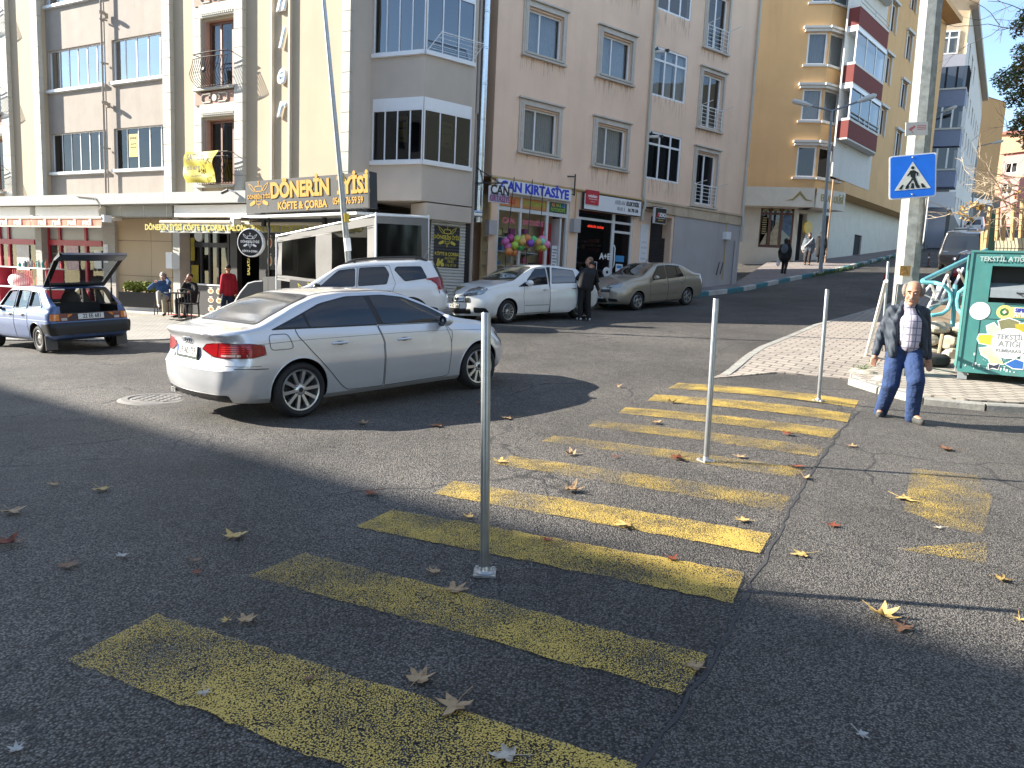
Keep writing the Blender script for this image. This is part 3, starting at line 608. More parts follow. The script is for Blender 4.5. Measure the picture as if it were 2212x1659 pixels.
for k in range(5):
 z=3.36+2.9*k
 win=window(BR,8.7,9.98,z+.06,z+2.0,.16,[.5],M_PVC,G_WIN if k else G_DARK,fw=.07,name='french_window',curtain=(M_CURT,[(0,.45),(.55,1)])if k==0 else None,back=.5);surround(win,8.56,10.13,z,z+2.18,.14)
 rl=MB().use(M_WHITE)
 for h in(.1,.24,.38,.52,.66):rl.tube([(8.72,-.1,z+h),(9.96,-.1,z+h)],.010,5)
 rl.tube([(8.66,-.1,z+.78),(10.0,-.1,z+.78)],.02,6)
 for u in(8.72,9.13,9.55,9.96):rl.tube([(u,-.1,z+.04),(u,-.1,z+.78)],.016,6)
 for u in(8.68,9.98):rl.tube([(u,.0,z+.78),(u,-.62,z+.88)],.012,5)
 rl.build('railing',win,smooth=True)
for i,(s,x)in enumerate(((5.82,'second window column'),(11.86,'far end of the pinkish block'))):
 p=MB().use(M_STONE);zb=2.75 if i==0 else .7
 p.tube([(s,-.09,Z_TOP),(s,-.09,3.35),(s+.05,-.16,3.1),(s-.02,-.12,2.8),(s-.02,-.10,2.5)]if i==0 else[(s,-.09,Z_TOP),(s,-.09,3.3),(s,-.15,3.1),(s,-.15,2.2)],.055,10)
 if i:p.use(M_GREY);p.tube([(s-.3,-.09,2.2),(s-.3,-.09,.4)],.05,8)
 tag(p.build('downpipe',smooth=True),'pale downpipe on the pinkish wall at the '+x,'pipe','downpipes on the pinkish wall').matrix_world=MR
def stain_mat():
 m,t,b=_nodes('rain_stain');co=N(t,'ShaderNodeTexCoord');mp2=N(t,'ShaderNodeMapping');mp2.inputs['Scale'].default_value=(9,9,.8);t.links.new(co.outputs['Object'],mp2.inputs['Vector']);n1=N(t,'ShaderNodeTexNoise',Scale=1.5,Detail=6.0,Roughness=.6);t.links.new(mp2.outputs['Vector'],n1.inputs['Vector'])
 sx_=N(t,'ShaderNodeSeparateXYZ');t.links.new(co.outputs['UV'],sx_.inputs[0]);r_=N(t,'ShaderNodeMapRange');r_.inputs[1].default_value=.5;r_.inputs[2].default_value=.72;r_.inputs[4].default_value=.62;t.links.new(n1.outputs['Fac'],r_.inputs[0]);a=N(t,'ShaderNodeMath',operation='MULTIPLY');t.links.new(r_.outputs[0],a.inputs[0]);t.links.new(sx_.outputs['Y'],a.inputs[1]);t.links.new(a.outputs[0],b.inputs['Alpha']);b.inputs['Base Color'].default_value=(.16,.13,.10,1);b.inputs['Roughness'].default_value=.95;return m
sm_=stain_mat();stq=[(u0-.1,u1+.1,z-.06,rnd.uniform(.5,1.0))for z in zf for(u0,u1)in((0,1.77),(3.18,4.97),(5.95,7.8))]+[(8.5,10.2,3.3+2.9*k,.5)for k in range(5)]+[(-.9,11.9,15.3,1.5)]
for(a,b,z,h)in stq:
 me=bpy.data.meshes.new('rain_stain');me.from_pydata([(a,-.004,z-h),(b,-.004,z-h),(b,-.004,z),(a,-.004,z)],[],[(0,1,2,3)]);me.materials.append(sm_);uv=me.uv_layers.new(name='UVMap');[setattr(uv.data[i],'uv',((0,0),(1,0),(1,1),(0,1))[i])for i in range(4)]
 o=bpy.data.objects.new('rain_stain',me);COL.objects.link(o);o.parent=BR
for k in range(4):
 z=5.9+2.9*k;b=MB().use(M_PINK);b.box(S_END+.02,S_END+.62,1.0,3.6,z-.75,z+.12);b.use(M_GALV)
 b.tube([(S_END+.58,1.05,z+.3),(S_END+.58,3.55,z+.3)],.02,6);b.tube([(S_END+.03,1.05,z+.3),(S_END+.58,1.05,z+.3)],.02,6)
 for y in(1.05,1.8,2.6,3.55):b.tube([(S_END+.58,y,z+.1),(S_END+.58,y,z+.3)],.015,5)
 b.build('balcony',BR)
 # ground floor shops, left wing (facade L frame)
def sL(px,y=560,off=-.5):return fL(px,y,off)[0]
def zL(px,py,off):return fL(px,py,off)[1]
M_ALG=mat('grey_aluminium_panel',(.33,.335,.32),.45,metal=.2,var=.06);M_JOINT=mat('white_joint',(.75,.75,.72),.6)
M_STN=mat('grey_stone_cladding',(.36,.34,.31),.6,var=.12,scale=5);M_FROST=mat('frosted_panel',(.36,.37,.36),.35,var=.06)
M_BEIGE=mat('beige_panel',(.47,.35,.21),.55,var=.06,scale=1)
GF=thing('shop_fascia','grey aluminium fascia band with white joints over the left hand shops','fascia',M=ML)
fb=MB().use(M_ALG);fb.box(-22,2.95,-.8,.9,2.02,2.355)
fb.box(sL(215,450,.3),sL(372,450,.3),-.3,.4,1.66,2.016)
fb.use(M_JOINT)
for px in(-40,30,71,112,155,200,246,294,352):s=fL(px,430,.8)[0];fb.box(s-.012,s+.012,-.804,-.79,2.025,2.35)
for px in(260,310,360):s=fL(px,452,.3)[0];fb.box(s-.012,s+.012,-.304,-.29,1.66,2.016)
fb.build('fascia_panel',GF)
cab=MB().use(M_GREYP);cab.tube([(fL(165,421,.82)[0],-.83,2.3),(fL(205,428,.82)[0],-.83,2.22),(fL(218,445,.82)[0],-.82,1.95),(fL(212,455,.3)[0],-.34,1.72)],.02,6);cab.build('cable',GF,smooth=True)
camr=MB().use(M_BLACK);s0=fL(502,415,.8)[0];camr.tube([(s0-.22,-1.0,2.27),(s0,-.95,2.36)],.05,10);camr.use(M_WHITE);camr.tube([(s0,-.95,2.36),(s0+.12,-.8,2.3)],.03,8)
tag(camr.build('security_camera',smooth=True),'small black security camera on the grey fascia beside the big sign','security camera').matrix_world=ML
gzl=-1.75
RS=thing('storefront','red framed shop front with frosted upper panels under salmon awnings','storefront',M=ML)
m=MB().use(M_RED);zt,zb_=1.66,zL(30,522,-.5)
xe=sL(224)
for px,w_ in((-14,.12),(4,.12),(23,.13),(105,.34),(133,.12),(189,.12)):s=sL(px);m.box(s-w_/2,s+w_/2,.44,.52,gzl,zt)
m.box(-21,sL(79),.43,.53,zb_-.1,zb_+.1);m.box(sL(100),xe,.43,.53,zb_-.1,zb_+.1);m.build('frame',RS)
m=MB().use(M_FROST);m.box(-21,xe,.50,.54,zb_+.05,1.95);m.build('frosted_panel',RS)
m=MB().use(G_CLEAR);m.quad((-21,.5,gzl),(xe,.5,gzl),(xe,.5,zb_),(-21,.5,zb_));m.build('pane',RS)
m=MB().use(M_DARK);m.box(-21,xe,2.4,2.5,gzl,2);m.box(-21,xe,.55,2.5,gzl-.1,gzl+.02)
m.use(mat('green_shop_bench',(.14,.16,.03),.6));m.box(sL(20),sL(84),1.0,1.4,gzl,gzl+1.05);m.use(mat('orange_red_box',(.65,.08,.02),.5));m.box(sL(53),sL(64),.9,1.0,gzl+.8,gzl+1.15);m.build('shop_interior',RS)
m=MB().use(mat('white_paper_sheet',(.72,.71,.66),.7,var=.1));s=sL(52);m.box(s-.42,s+.42,.46,.47,zb_-1.1,zb_-.12);m.build('window_poster',RS);m=MB();s=sL(173);m.use(mat('pink_poster',(.7,.5,.5),.6,var=.4,scale=9));m.box(sL(146),sL(172),.46,.47,zb_-1.0,zb_-.1);m.build('window_poster',RS)
m=MB().use(M_WHITE);m.box(sL(206),sL(221),.46,.47,zb_-.9,zb_-.25);m.build('window_poster',RS);m=MB().use(M_WHITE);m.box(sL(118),sL(129),.46,.47,zb_-1.8,zb_-.7);m.build('window_poster',RS)
for i,(a,b,nm)in enumerate(((78,91,'between the two red shop windows'),(223,249,'beside the beige panelled wall'))):
 m=MB().use(M_STN);s0,s1=sL(a,560,-.2),sL(b,560,-.2);z=gzl
 while z<1.9:m.box(s0,s1,.2,.9,z,min(z+1.05,1.95));z+=1.06
 if i:m.use(M_WHITE);m.box(s0+.04,s0+.28,.19,.199,.1,.75);m.use(M_LET);m.box(s0+.18,s0+.22,.186,.189,.55,.66)
 tag(m.build('stone_column'),'grey stone clad column '+nm,'column').matrix_world=ML
M_SALM=mat('faded_red_awning',(.62,.20,.12),.75,var=.1,scale=3);M_CLOTH=mat('cream_awning_cloth',(.58,.52,.42),.8,var=.08,scale=3)
def awning(px0,px1,label,off,zroll,ztop,zlow,txts,m_val,m_txt,tsz,back=.15,border=True):
 A=thing('awning',label,'awning',M=ML);s0,s1=fL(px0,475,off)[0],fL(px1,475,off)[0]
 c=MB().use(M_CLOTH);c.grid(lambda u,v:(lerp(s0,s1,u),lerp(-back,-off,v),lerp(zroll,ztop,v)-.03*math.sin(math.pi*v)),12,8);c.build('awning_cloth',A,smooth=True)
 v=MB().use(m_val);v.grid(lambda u,w:(lerp(s0,s1,u),-off-.02-.015*math.sin(u*40)*w,lerp(ztop-.02,zlow,w)),48,4);v.build('valance',A,smooth=True)
 b=MB().use(M_CLOTH);b.tube([(s0,-off,ztop),(s1,-off,ztop)],.055,10)
 if border:b.box(s0,s1,-off-.045,-off-.005,zlow-.05,zlow)
 b.build('front_bar',A,smooth=True)
 t=MB().use(m_txt)
 for(tx,px)in txts:text(t,tx,tsz,TX(fL(px,480,off)[0],off+.04,(ztop+zlow)/2-.01),.002,bold=.008)
 t.build('lettering',A);bk=MB().use(M_WHITE);bk.box(s1-.02,s1+.12,-off-.02,-off+.25,ztop-.12,ztop+.1);bk.build('end_bracket',A);return A
of=1.0
for(a,b,tx,nm)in((-60,67.5,(10,40,-20),'left'),(68.5,221,(93,124,157,190),'right')):
 awning(a,b,'salmon red awning valance with white lettering, '+('cut by the frame edge' if nm=='left' else 'between the cut one and the grey stone column'),of,zL(150,467,of)+.12,zL(150,471,of),zL(150,488,of),[('redi',p)for p in tx],M_SALM,M_WHITE,.30)
for(a,b,nm)in((-60,64,'at the frame edge'),(76,213,'ending near the grey column')):
 m=MB().use(M_WHITE);s0,s1=fL(a,455,.55)[0],fL(b,455,.55)[0];m.box(s0,s1,-.55,.3,1.58,2.0)
 tag(m.build('sign_box'),'blank white light box above the red shop, '+nm,'sign box','white light boxes').matrix_world=ML
m=MB().use(M_BEIGE);s0,s1=sL(249,560,-.3),sL(372,560,-.3)
sm=sL(327,560,-.3)
for(a,b)in((s0,sm),(sm,s1)):
 zc=gzl
 for zz in(zL(300,596,-.3),zL(300,520,-.3),1.66):m.box(a+.008,b-.008,.3,.36,zc+.008,zz-.008);zc=zz
m.use(M_BROWN);m.box(s0,s1,.33,.5,gzl,1.66);tag(m.build('panelled_wall'),'beige panelled wall between the red shop and the kebab restaurant','wall').matrix_world=ML
DT=thing('display_table','outdoor display table stacked with bottles and red crates by the red shop','table',M=ML)
m=MB().use(M_WHITE);oo=1.0;sa,sb=fL(13,580,oo)[0],fL(120,580,oo)[0];zt_=zL(60,577,oo)
m.box(sa,sb,-oo-.35,-oo+.35,zt_-.04,zt_);m.box(sa,sb,-oo-.35,-oo+.35,zt_-.75,zt_-.70);m.build('shelf',DT)
m=MB().use(M_RED)
for k in range(12):m.box(lerp(sa,sb,.35+k*.035),lerp(sa,sb,.36+k*.035),-oo-.36,-oo-.35,zt_-.68,zt_-.1)
m.box(sa+.05,sa+.1,-1.3,-.7,gzl,zt_);m.box(sb-.1,sb-.05,-1.3,-.7,gzl,zt_);m.build('red_rack',DT)
cols=[(.1,.3,.2),(.05,.1,.12),(.4,.4,.35),(.02,.25,.2),(.5,.1,.05)]
for k in range(16):
 s=lerp(sa,sb,.3+.043*k);b=MB().use(mat('bottle_%d'%(k%5),cols[k%5],.25));h=rnd.uniform(.16,.3)
 b.lathe([(0,0),(.05,0),(.055,h*.6),(.02,h*.8),(.02,h),(0,h)],(s,-oo-rnd.uniform(-.2,.25),zt_),n=10)
 tag(b.build('bottle',smooth=True),'small bottle standing among the row on the display table','bottle','bottles on the display table').matrix_world=ML
b=MB().use(mat('white_sack',(.75,.75,.72),.7));b.ball((fL(42,585,oo)[0],-oo,zt_-.5),(.55,.3,.28),14,8);tag(b.build('sack',smooth=True),'white plastic sack lying on the lower shelf of the display table','sack').matrix_world=ML
# kebab restaurant
M_CHAR=mat('charcoal_cladding',(.045,.045,.045),.5,var=.1);M_SIGNG=mat('dark_grey_sign_face',(.085,.085,.082),.45,var=.15,scale=2,streak=.3)
M_ORNG=mat('orange_yellow_letter',(.58,.32,.045),.45);M_GOLD=mat('yellow_print',(.50,.42,.06),.5)
CF=thing('storefront','dark kebab restaurant front with food counter and folded back doors','storefront',M=ML)
zc=-1.45
s0,s1=sL(372,600,-.6),6.3
m=MB().use(M_CHAR);m.box(s0+.5,s1,.62,.72,1.15,2.0);m.box(sL(395),sL(416),.55,.7,zc,1.6);m.box(sL(497),sL(512),.5,.7,zc,1.6);m.box(sL(560),sL(575),.5,.7,zc,1.6)
for px in(410,434,452,470,493):s=sL(px);m.box(s-.04,s+.04,.5,.58,zc+.9,1.2)
m.box(sL(410),sL(495),.5,.58,.75,.9);m.build('frame',CF)
m=MB().use(G_DARK);m.quad((sL(412),.56,zc+.9),(sL(495),.56,zc+.9),(sL(495),.56,1.2),(sL(412),.56,1.2));m.build('pane',CF);m=MB().use(G_DARK);m.quad((sL(575),.56,zc),(sL(640),.56,zc),(sL(640),.56,1.2),(sL(575),.56,1.2));m.build('pane',CF)
m=MB().use(M_DARK);m.box(s0,s1,3.4,3.5,zc,2);m.box(s0,s0+.1,.7,3.4,zc,2);m.box(s0,s1,.4,3.5,zc-.4,zc+.004);m.box(s0,s1,.7,3.5,1.9,2.0);m.use(mat('warm_room_wall',(.16,.12,.10),.8));m.box(sL(505),sL(556),2.2,2.3,zc,1.4);m.build('shop_interior',CF)
m=MB().use(M_CHAR);a,b=sL(405,640,-.3),sL(496,640,-.3);m.box(a,b,.25,.55,zc,zc+.95);m.use(M_ALU);m.box(a,b,.2,.56,zc+.955,zc+1.0);m.build('counter',CF)
FOOD=[mat('food_plate',(.75,.68,.55),.6),mat('food_bread',(.55,.3,.12),.6),mat('food_red',(.45,.12,.06),.6),mat('food_green',(.3,.38,.1),.6)]
def food_board(par,u0,u1,z0,z1,y,nc,nr,M=None,bg=True):
 p=MB().use(M_CHAR);p.box(u0,u1,y,y+.03,z0,z1,M)
 fm=MB()
 for i in range(nc):
  for j in range(nr):
   cx_,cz=lerp(u0,u1,(i+.5)/nc),lerp(z0,z1,(j+.5)/nr);rw,rh_=(u1-u0)/nc*.36,(z1-z0)/nr*.3
   for q,(sc_,m_)in enumerate(((1,FOOD[0]),(.72,FOOD[1+(i+j)%3]),(.35,FOOD[2-(i+j)%2]))):
    fm.use(m_);vs=[(cx_+rw*sc_*math.cos(a_*.4488),y-.003-.002*q,cz+rh_*sc_*math.sin(a_*.4488))for a_ in range(14)]
    if M is not None:vs=[M@Vector(v)for v in vs]
    fm.add(vs,[tuple(range(14))])
   fm.use(M_WHITE);fm.box(cx_-rw*.6,cx_+rw*.6,y-.004,y-.001,cz+rh_*1.15,cz+rh_*1.35,M)
 o=p.build('menu_board',par);fm.build('food_picture',o)
food_board(CF,sL(449,640,-.25),sL(484,640,-.25),zc+.05,zc+.93,.21,2,3)
food_board(CF,sL(575,560,-.3),sL(606,560,-.3),.1,1.2,.3,2,2)
m=MB().use(M_GOLD);text(m,'KÖFTE',.16,TX(sL(590),-.29,1.3),.002,bold=.004)
text(m,'SALATA  ÇORBA',.16,TX(sL(548),-.3,.5)@Matrix.Rotation(rad(90),4,'Z'),.002);m.box(sL(412),sL(420),.5,.52,.3,1.05);m.box(sL(413),sL(428),.5,.52,zc+.95,zc+1.6);m.build('lettering',CF)
m=MB().use(M_WHITE);sw=sL(360,560,.0);m.box(fL(358,560,0)[0],fL(371,560,0)[0],.0,.02,zL(365,580,0),zL(365,545,0));m.use(M_FROST);m.box(fL(372,560,0)[0],fL(389,560,0)[0],-.02,.0,zL(380,582,0),zL(380,546,0))
tag(m.build('notice_board'),'white and grey menu boards hung on the pale post beside the restaurant','notice board').matrix_world=ML
m=MB().use(M_STONE);m.box(fL(374,600,-.1)[0],fL(389,600,-.1)[0],.1,.5,zc,1.66);tag(m.build('stone_column'),'pale stone post at the left of the kebab restaurant','column').matrix_world=ML
m=MB().use(M_FROST);z_=zL(431,509,-.1);m.lathe([(0,0),(.19,0),(.2,.06),(.0,.06)],(fL(431,509,-.1)[0],.05,z_),'y',24);tag(m.build('clock',smooth=True),'round wall clock over the restaurant counter','clock').matrix_world=ML
offA=1.25
CA=awning(347,499.5,'cream restaurant awning with yellow lettering on its grey valance',offA,1.62,zL(420,480,offA),zL(420,503,offA),[('DÖNERİN İYİSİ KÖFTE & ÇORBA SALONU',423)],mat('grey_valance',(.33,.34,.31),.8),M_GOLD,.235,back=.0,border=False)
s0a,s1a=fL(345,475,.45)[0],fL(498,475,.45)[0]
m=MB().use(M_WHITE);m.box(fL(376,455,.6)[0],fL(532,455,.6)[0],-.6,-.1,1.62,1.98)
tag(m.build('sign_box'),'blank white light box above the cream restaurant awning','sign box','white light boxes').matrix_world=ML
B2=awning(505,770,'shaded restaurant awning with yellow lettering, half hidden behind the clear tent',.75,1.42,zL(600,484,.75),zL(600,503,.75),[('DÖNERİN İYİSİ KÖFTE & ÇORBA SALONU',640)],mat('grey_valance',(.33,.34,.31),.8),M_GOLD,.25,back=.1,border=False)
def logo(mb,M,s,line=.016):
 def L(pts,w=1.0,closed=False):
  P=[Vector((x*s,y*s,0))for x,y in pts];n=len(P)
  for i in range(n if closed else n-1):
   a,b=P[i],P[(i+1)%n];d=(b-a);
   if d.length<1e-6:continue
   d.normalize();q=Vector((-d.y,d.x,0))*line*s*w*3;e=d*line*s
   mb.add([M@(a-q-e),M@(b-q+e),M@(b+q+e),M@(a+q-e)],[(0,1,2,3)])
 for sg in(-1,1):
  L([(sg*.95,.95),(sg*.6,.75),(sg*.33,.42),(sg*.48,.38),(sg*.78,.62),(sg*.95,.95)],.7)
  vs=[(sg*.32,-.32),(sg*.45,-.22),(sg*.85,-.40),(sg*.9,-.55),(sg*.75,-.62),(sg*.38,-.48)]
  mb.add([M@Vector((x*s,y*s,.001))for x,y in vs],[tuple(range(6))])
 L([(-.3,.72),(.3,.72),(.36,.6),(.3,.38),(-.3,.38),(-.36,.6)],.8,True);L([(0,.72),(0,.9),(.06,1.02),(0,1.08),(-.06,1.02)],.8)
 L([(-.24,-.1),(.24,-.1),(.2,-.5),(-.2,-.5)],.7,True);L([(-.2,-.32),(.2,-.32)],.5);L([(0,-.5),(0,-.78)],.8)
TLs,TRs,BRs,BLs=at_y(530,391,21.3),at_y(795,373.5,19.3),at_y(796,446,19.3),at_y(533,463,21.3)
ex_=((TRs-TLs)+(BRs-BLs)).normalized();ey_=((TLs-BLs)+(TRs-BRs));ey_=(ey_-ex_*ey_.dot(ex_)).normalized();ez_=ex_.cross(ey_)
cS=(TLs+TRs+BRs+BLs)/4;Wd,Hg=((TRs-TLs).length+(BRs-BLs).length)/2,((TLs-BLs).length+(TRs-BRs).length)/2
MS=frame3(cS,ex_,ey_,ez_)
SG=thing('sign_board','large dark grey restaurant sign board with orange lettering, tilted slightly','sign',M=MS)
m=MB().use(M_SIGNG);m.cbox((0,0,-.12),(Wd,Hg,.24));m.build('board',SG)
m=MB().use(M_BLACK);m.box(Wd/2+.002,Wd/2+.05,-Hg/2-.02,Hg/2+.02,-.3,.02);m.build('side_panel',SG)
m=MB().use(M_ORNG);T=Matrix.Translation
text(m,'DÖNERİN  İYİSİ',.57,T((Wd*.115,Hg*.14,.004)),.012,bold=.024,sx=.80);m.build('lettering',SG)
m=MB().use(M_ORNG);text(m,'KÖFTE & ÇORBA',.27,T((-.02*Wd,-Hg*.33,.004)),.006,bold=.008,sx=.86);text(m,'0542 176 59 59',.24,T((Wd*.345,-Hg*.28,.004)),.006,bold=.004,sx=.66);m.build('lettering',SG)
m=MB().use(M_ORNG);logo(m,T((-Wd*.385,.0,.006)),.40,.012);text(m,'DÖNERİN İYİSİ',.15,T((-Wd*.385,.0,.008)),.004,bold=.004,sx=.8);m.build('emblem',SG)
m=MB().use(M_BLACK)
for x in(-Wd*.42,Wd*.1):m.box(x-.05,x+.05,-Hg/2-.35,Hg/2-.1,-.34,-.245)
m.build('mounting_bracket',SG)
def wp_(px,py,y):return at_y(px,py,y)
CN=MB().use(M_WHITE)
c0,c1,c2,c3=wp_(497,467,21.3),wp_(770,457,18.9),wp_(926,466,20.3),Vector((*pL(2.6,.2),1.7))
CN.add([c0,c1,c2,c3]+[p-Vector((0,0,.07))for p in(c0,c1,c2,c3)],[(0,1,2,3),(4,7,6,5),(0,4,5,1),(1,5,6,2),(2,6,7,3),(3,7,4,0)])
tag(CN.build('canopy'),'flat pale canopy roof under the big restaurant sign','canopy')
TP=[G(250,684),G(440,692),G(640,690),Vector((-2.6,19.2,0)),Vector((*pR(-1.0,.4),0)),Vector((*pL(6,-3),0)),Vector((*pL(-4.5,-3),0)),Vector((*pL(-4.4,.6),0))]
tz=-1.47
m=MB().use(mat('pale_terrace_stone',(.50,.46,.39),.8,var=.12,scale=3));pts=[(p.x,p.y)for p in TP];m.prism(pts,'z',tz-.8,tz);tag(m.build('terrace'),'pale stone terrace step in front of the restaurant','terrace',kind='structure')
m=MB().use(M_RED);a=G(437,683,.06);b=wp_(424,677,22.4);m.box(-.5,.5,-.2,.2,0,.012,Matrix.Translation((a.x-.7,a.y+.1,tz+.002))@Matrix.Rotation(rad(-25),4,'Z'));tag(m.build('door_mat'),'red door mat on the terrace edge','mat')
FC=[G(255,737),G(352,735),G(480,722),G(700,712),Vector((-2.0,19.6,0)),Vector((-3,21,0)),Vector((*pL(3,.5),0)),Vector((*pL(-22,0),0)),Vector((*pL(-22,3.2),0)),G(-60,735)]
sheet('pavement',[(p.x,p.y)for p in FC],M_PAVE2,.03,.8,label='pale herringbone paved forecourt in front of the left hand shops',cat='pavement',edge=.1)
# clear vinyl tent
M_VINB=mat('grey_vinyl_border',(.20,.19,.175),.6,var=.08)
G_VIN=glass('clear_vinyl',(.55,.55,.51),.02,rough=.18,wave=1.2,gcol=(.4,.4,.38))
T1,T2,T3=wp_(597,510,20.2),wp_(812,464,18.3),wp_(926,470,20.4)
B1,B2_,B3=wp_(597,604,20.2),wp_(812,640,18.3),wp_(926,650,20.4)
TN=thing('vinyl_tent','clear vinyl terrace enclosure with grey borders behind the white sport utility car','tent',(T2.x,T2.y,tz));TO=Vector((T2.x,T2.y,tz))
def panel(a,b,ab,bb,parts,nm):
 """a,b top; ab,bb bottom; windows cut as (u0,u1,v0,v1) from top"""
 f=MB().use(M_VINB);g=MB().use(G_VIN)
 def P(u,v):return(a.lerp(b,u)).lerp(ab.lerp(bb,u),v)-TO
 us=sorted(set([0,1]+[x for p in parts for x in p[:2]]));vs=sorted(set([0,1]+[x for p in parts for x in p[2:4]]))
 for u0,u1 in zip(us,us[1:]):
  for v0,v1 in zip(vs,vs[1:]):
   mid=((u0+u1)/2,(v0+v1)/2);tgt=g if any(p[0]<mid[0]<p[1]and p[2]<mid[1]<p[3]for p in parts)else f
   n=max(1,int((u1-u0)*10));k=max(1,int((v1-v0)*8))
   tgt.grid(lambda s,t:P(lerp(u0,u1,s),lerp(v0,v1,t))+Vector((0,.02*math.sin(7*lerp(u0,u1,s)*3+5*t),0)),n,k)
 o=f.build('vinyl_border',TN,smooth=True,angle=60);g.build('vinyl_window',o,smooth=True,angle=180)
panel(T1,T2,B1,B2_,[(.06,.42,.14,.88),(.58,.92,.12,.94)],'front');panel(T2,T3,B2_,B3,[(.02,.85,.1,.93)],'side')
m=MB().use(M_ALU)
for p,q in((T1,B1),(T2,B2_),(T3,B3)):m.tube([p-TO+Vector((0,0,.06)),Vector((q.x-TO.x,q.y-TO.y,0))],.022,8)
m.tube([T1-TO,T2-TO,T3-TO],.022,8);m.build('tent_frame',TN)
m=MB().use(M_CHAR);lo1,lo2=Vector((B1.x,B1.y,B1.z))-TO,wp_(790,622,18.6)-TO
lo1=wp_(626,604,19.6)-TO
m.add([lo1,lo2,Vector((lo2.x,lo2.y,0)),Vector((lo1.x,lo1.y,0))]+[p+Vector((.03,.05,0))for p in(lo1,lo2,Vector((lo2.x,lo2.y,0)),Vector((lo1.x,lo1.y,0)))],[(0,1,2,3),(4,7,6,5),(0,4,5,1),(0,3,7,4),(1,5,6,2)])
pp=m.build('parapet_panel',TN);dxp=(lo2-lo1).normalized();MP=frame3(lo1+dxp*.62+Vector((0,0,-.42)),dxp,(0,0,1),dxp.cross(Vector((0,0,1))))
m=MB().use(M_GOLD);logo(m,MP@T((0,0,.012)),.36,.014);text(m,'DÖNERİN İYİSİ',.145,MP@T((0,0,.014)),.003,bold=.004,sx=.86);m.build('emblem',pp)
WG=[(502,662),(520,632),(536,613),(550,609),(566,608)];m=MB().use(mat('dark_grey_guard',(.10,.10,.10),.5));yy=20.6
ps_=[wp_(*q,yy)for q in WG];pb=[Vector((p.x,p.y,tz))for p in ps_];n=len(ps_)
m.add(ps_+pb+[p+Vector((.02,.04,0))for p in ps_+pb],[(i,i+1,n+i+1,n+i)for i in range(n-1)]+[(2*n+i,3*n+i,3*n+i+1,2*n+i+1)for i in range(n-1)])
m.use(M_WHITE);m.tube([p+Vector((0,-.01,.01))for p in ps_],.018,6);tag(m.build('wind_guard',smooth=True),'dark grey curved wind guard with a white edge on the terrace','wind guard')
m=MB().use(M_CHAR);a,b=wp_(567,598,20.9),wp_(607,597,20.5);m.box(0,(b-a).length,0,.4,tz-a.z,0,frame3(a,(b-a).normalized(),Vector((0,0,1)).cross((b-a).normalized()),(0,0,1)));tag(m.build('serving_box'),'black serving box between the wind guard and the tent','box')
rp=wp_(581,475,20.8);m=MB().use(M_BLACK);m.tube([(rp.x,rp.y,tz),(rp.x,rp.y,rp.z+.05)],.03,8)
rc=wp_(540,524,20.5);m.tube([rp,Vector((rc.x-.25,rc.y,rp.z))],.018,6);m.tube([Vector((rc.x,rc.y,rp.z)),rc+Vector((0,0,.35))],.012,6);m.ball((rp.x,rp.y,rp.z+.08),.035,10,6)
tag(m.build('sign_post',smooth=True),'thin black post and arm carrying the round restaurant sign','post')
dsr=Vector((-.18,-1,.0)).normalized();xr=Vector((0,0,1)).cross(-dsr).normalized()*-1;xr=dsr.cross(Vector((0,0,1)))*-1
MRS=frame3(rc,Vector((0,0,1)).cross(dsr),(0,0,1),dsr)
RSN=thing('round_sign','round black and white restaurant sign hanging from a black post','sign',M=MRS)
m=MB().use(M_WHITE);m.lathe([(0,-.14),(.385,-.14),(.39,-.12),(.39,-.02),(.375,.0),(.36,.0)],n=48);m.build('rim',RSN,smooth=True)
m=MB().use(M_BLACK);m.lathe([(0,-.002),(.362,-.002)],n=48);m.build('face',RSN)
m=MB().use(M_WHITE);logo(m,T((0,.02,.002)),.22,.014);text(m,'DÖNERİN İYİSİ',.085,T((0,.02,.004)),.002,bold=.002,sx=.9);text(m,'KÖFTE & ÇORBA',.07,T((0,-.235,.004)),.002,bold=.002,sx=.85);m.build('lettering',RSN)
oS=.25
sa,sb=fR(929,540,oS)[0],fR(1003,540,oS)[0];zt_,zb2=fR(960,478,oS)[1],-1.2
SH=thing('roller_shutter','silver roller shutter with a black and yellow takeaway banner below the bay','shutter',M=MR)
m=MB().use(mat('shutter_slat_metal',(.52,.53,.52),.45,metal=.3,var=.08));z=zb2
while z<zt_:
 m.add([(a_,-oS-.035*dd,z+h)for a_ in(sa,sb)for dd,h in((0,0),(1,.02),(1,.06),(0,.088))],[(0,4,5,1),(1,5,6,2),(2,6,7,3)]);z+=.09
m.build('slats',SH)
m=MB().use(M_BAY);zq=fR(960,442,oS+.3)[1];m.box(sa-.35,sb-.0,-oS-.3,.3,zt_,zq);m.build('shutter_box',SH)
m=MB().use(M_BLACK);m.box(sb+.01,sb+.28,-oS+.02,.4,zb2,zt_);m.box(sa-.1,sa-.02,-oS-.02,.3,zb2,zt_);m.build('shutter_frame',SH)
cS_,cZ=(fR(935,535,oS)[0]+fR(990,535,oS)[0])/2,(fR(962,578,oS+.04)[1]+fR(962,489,oS+.04)[1])/2;bw,bh=fR(990,535,oS)[0]-fR(935,535,oS)[0],fR(962,489,oS)[1]-fR(962,578,oS)[1]
m=MB().use(M_BLACK)
k=int(bh/.045)
m.add([(cS_+sg*bw/2,-oS-.045-.012*(i%2),cZ-bh/2+bh*i/k)for i in range(k+1)for sg in(-1,1)],[(2*i,2*i+1,2*i+3,2*i+2)for i in range(k)]);bo=m.build('banner',SH)
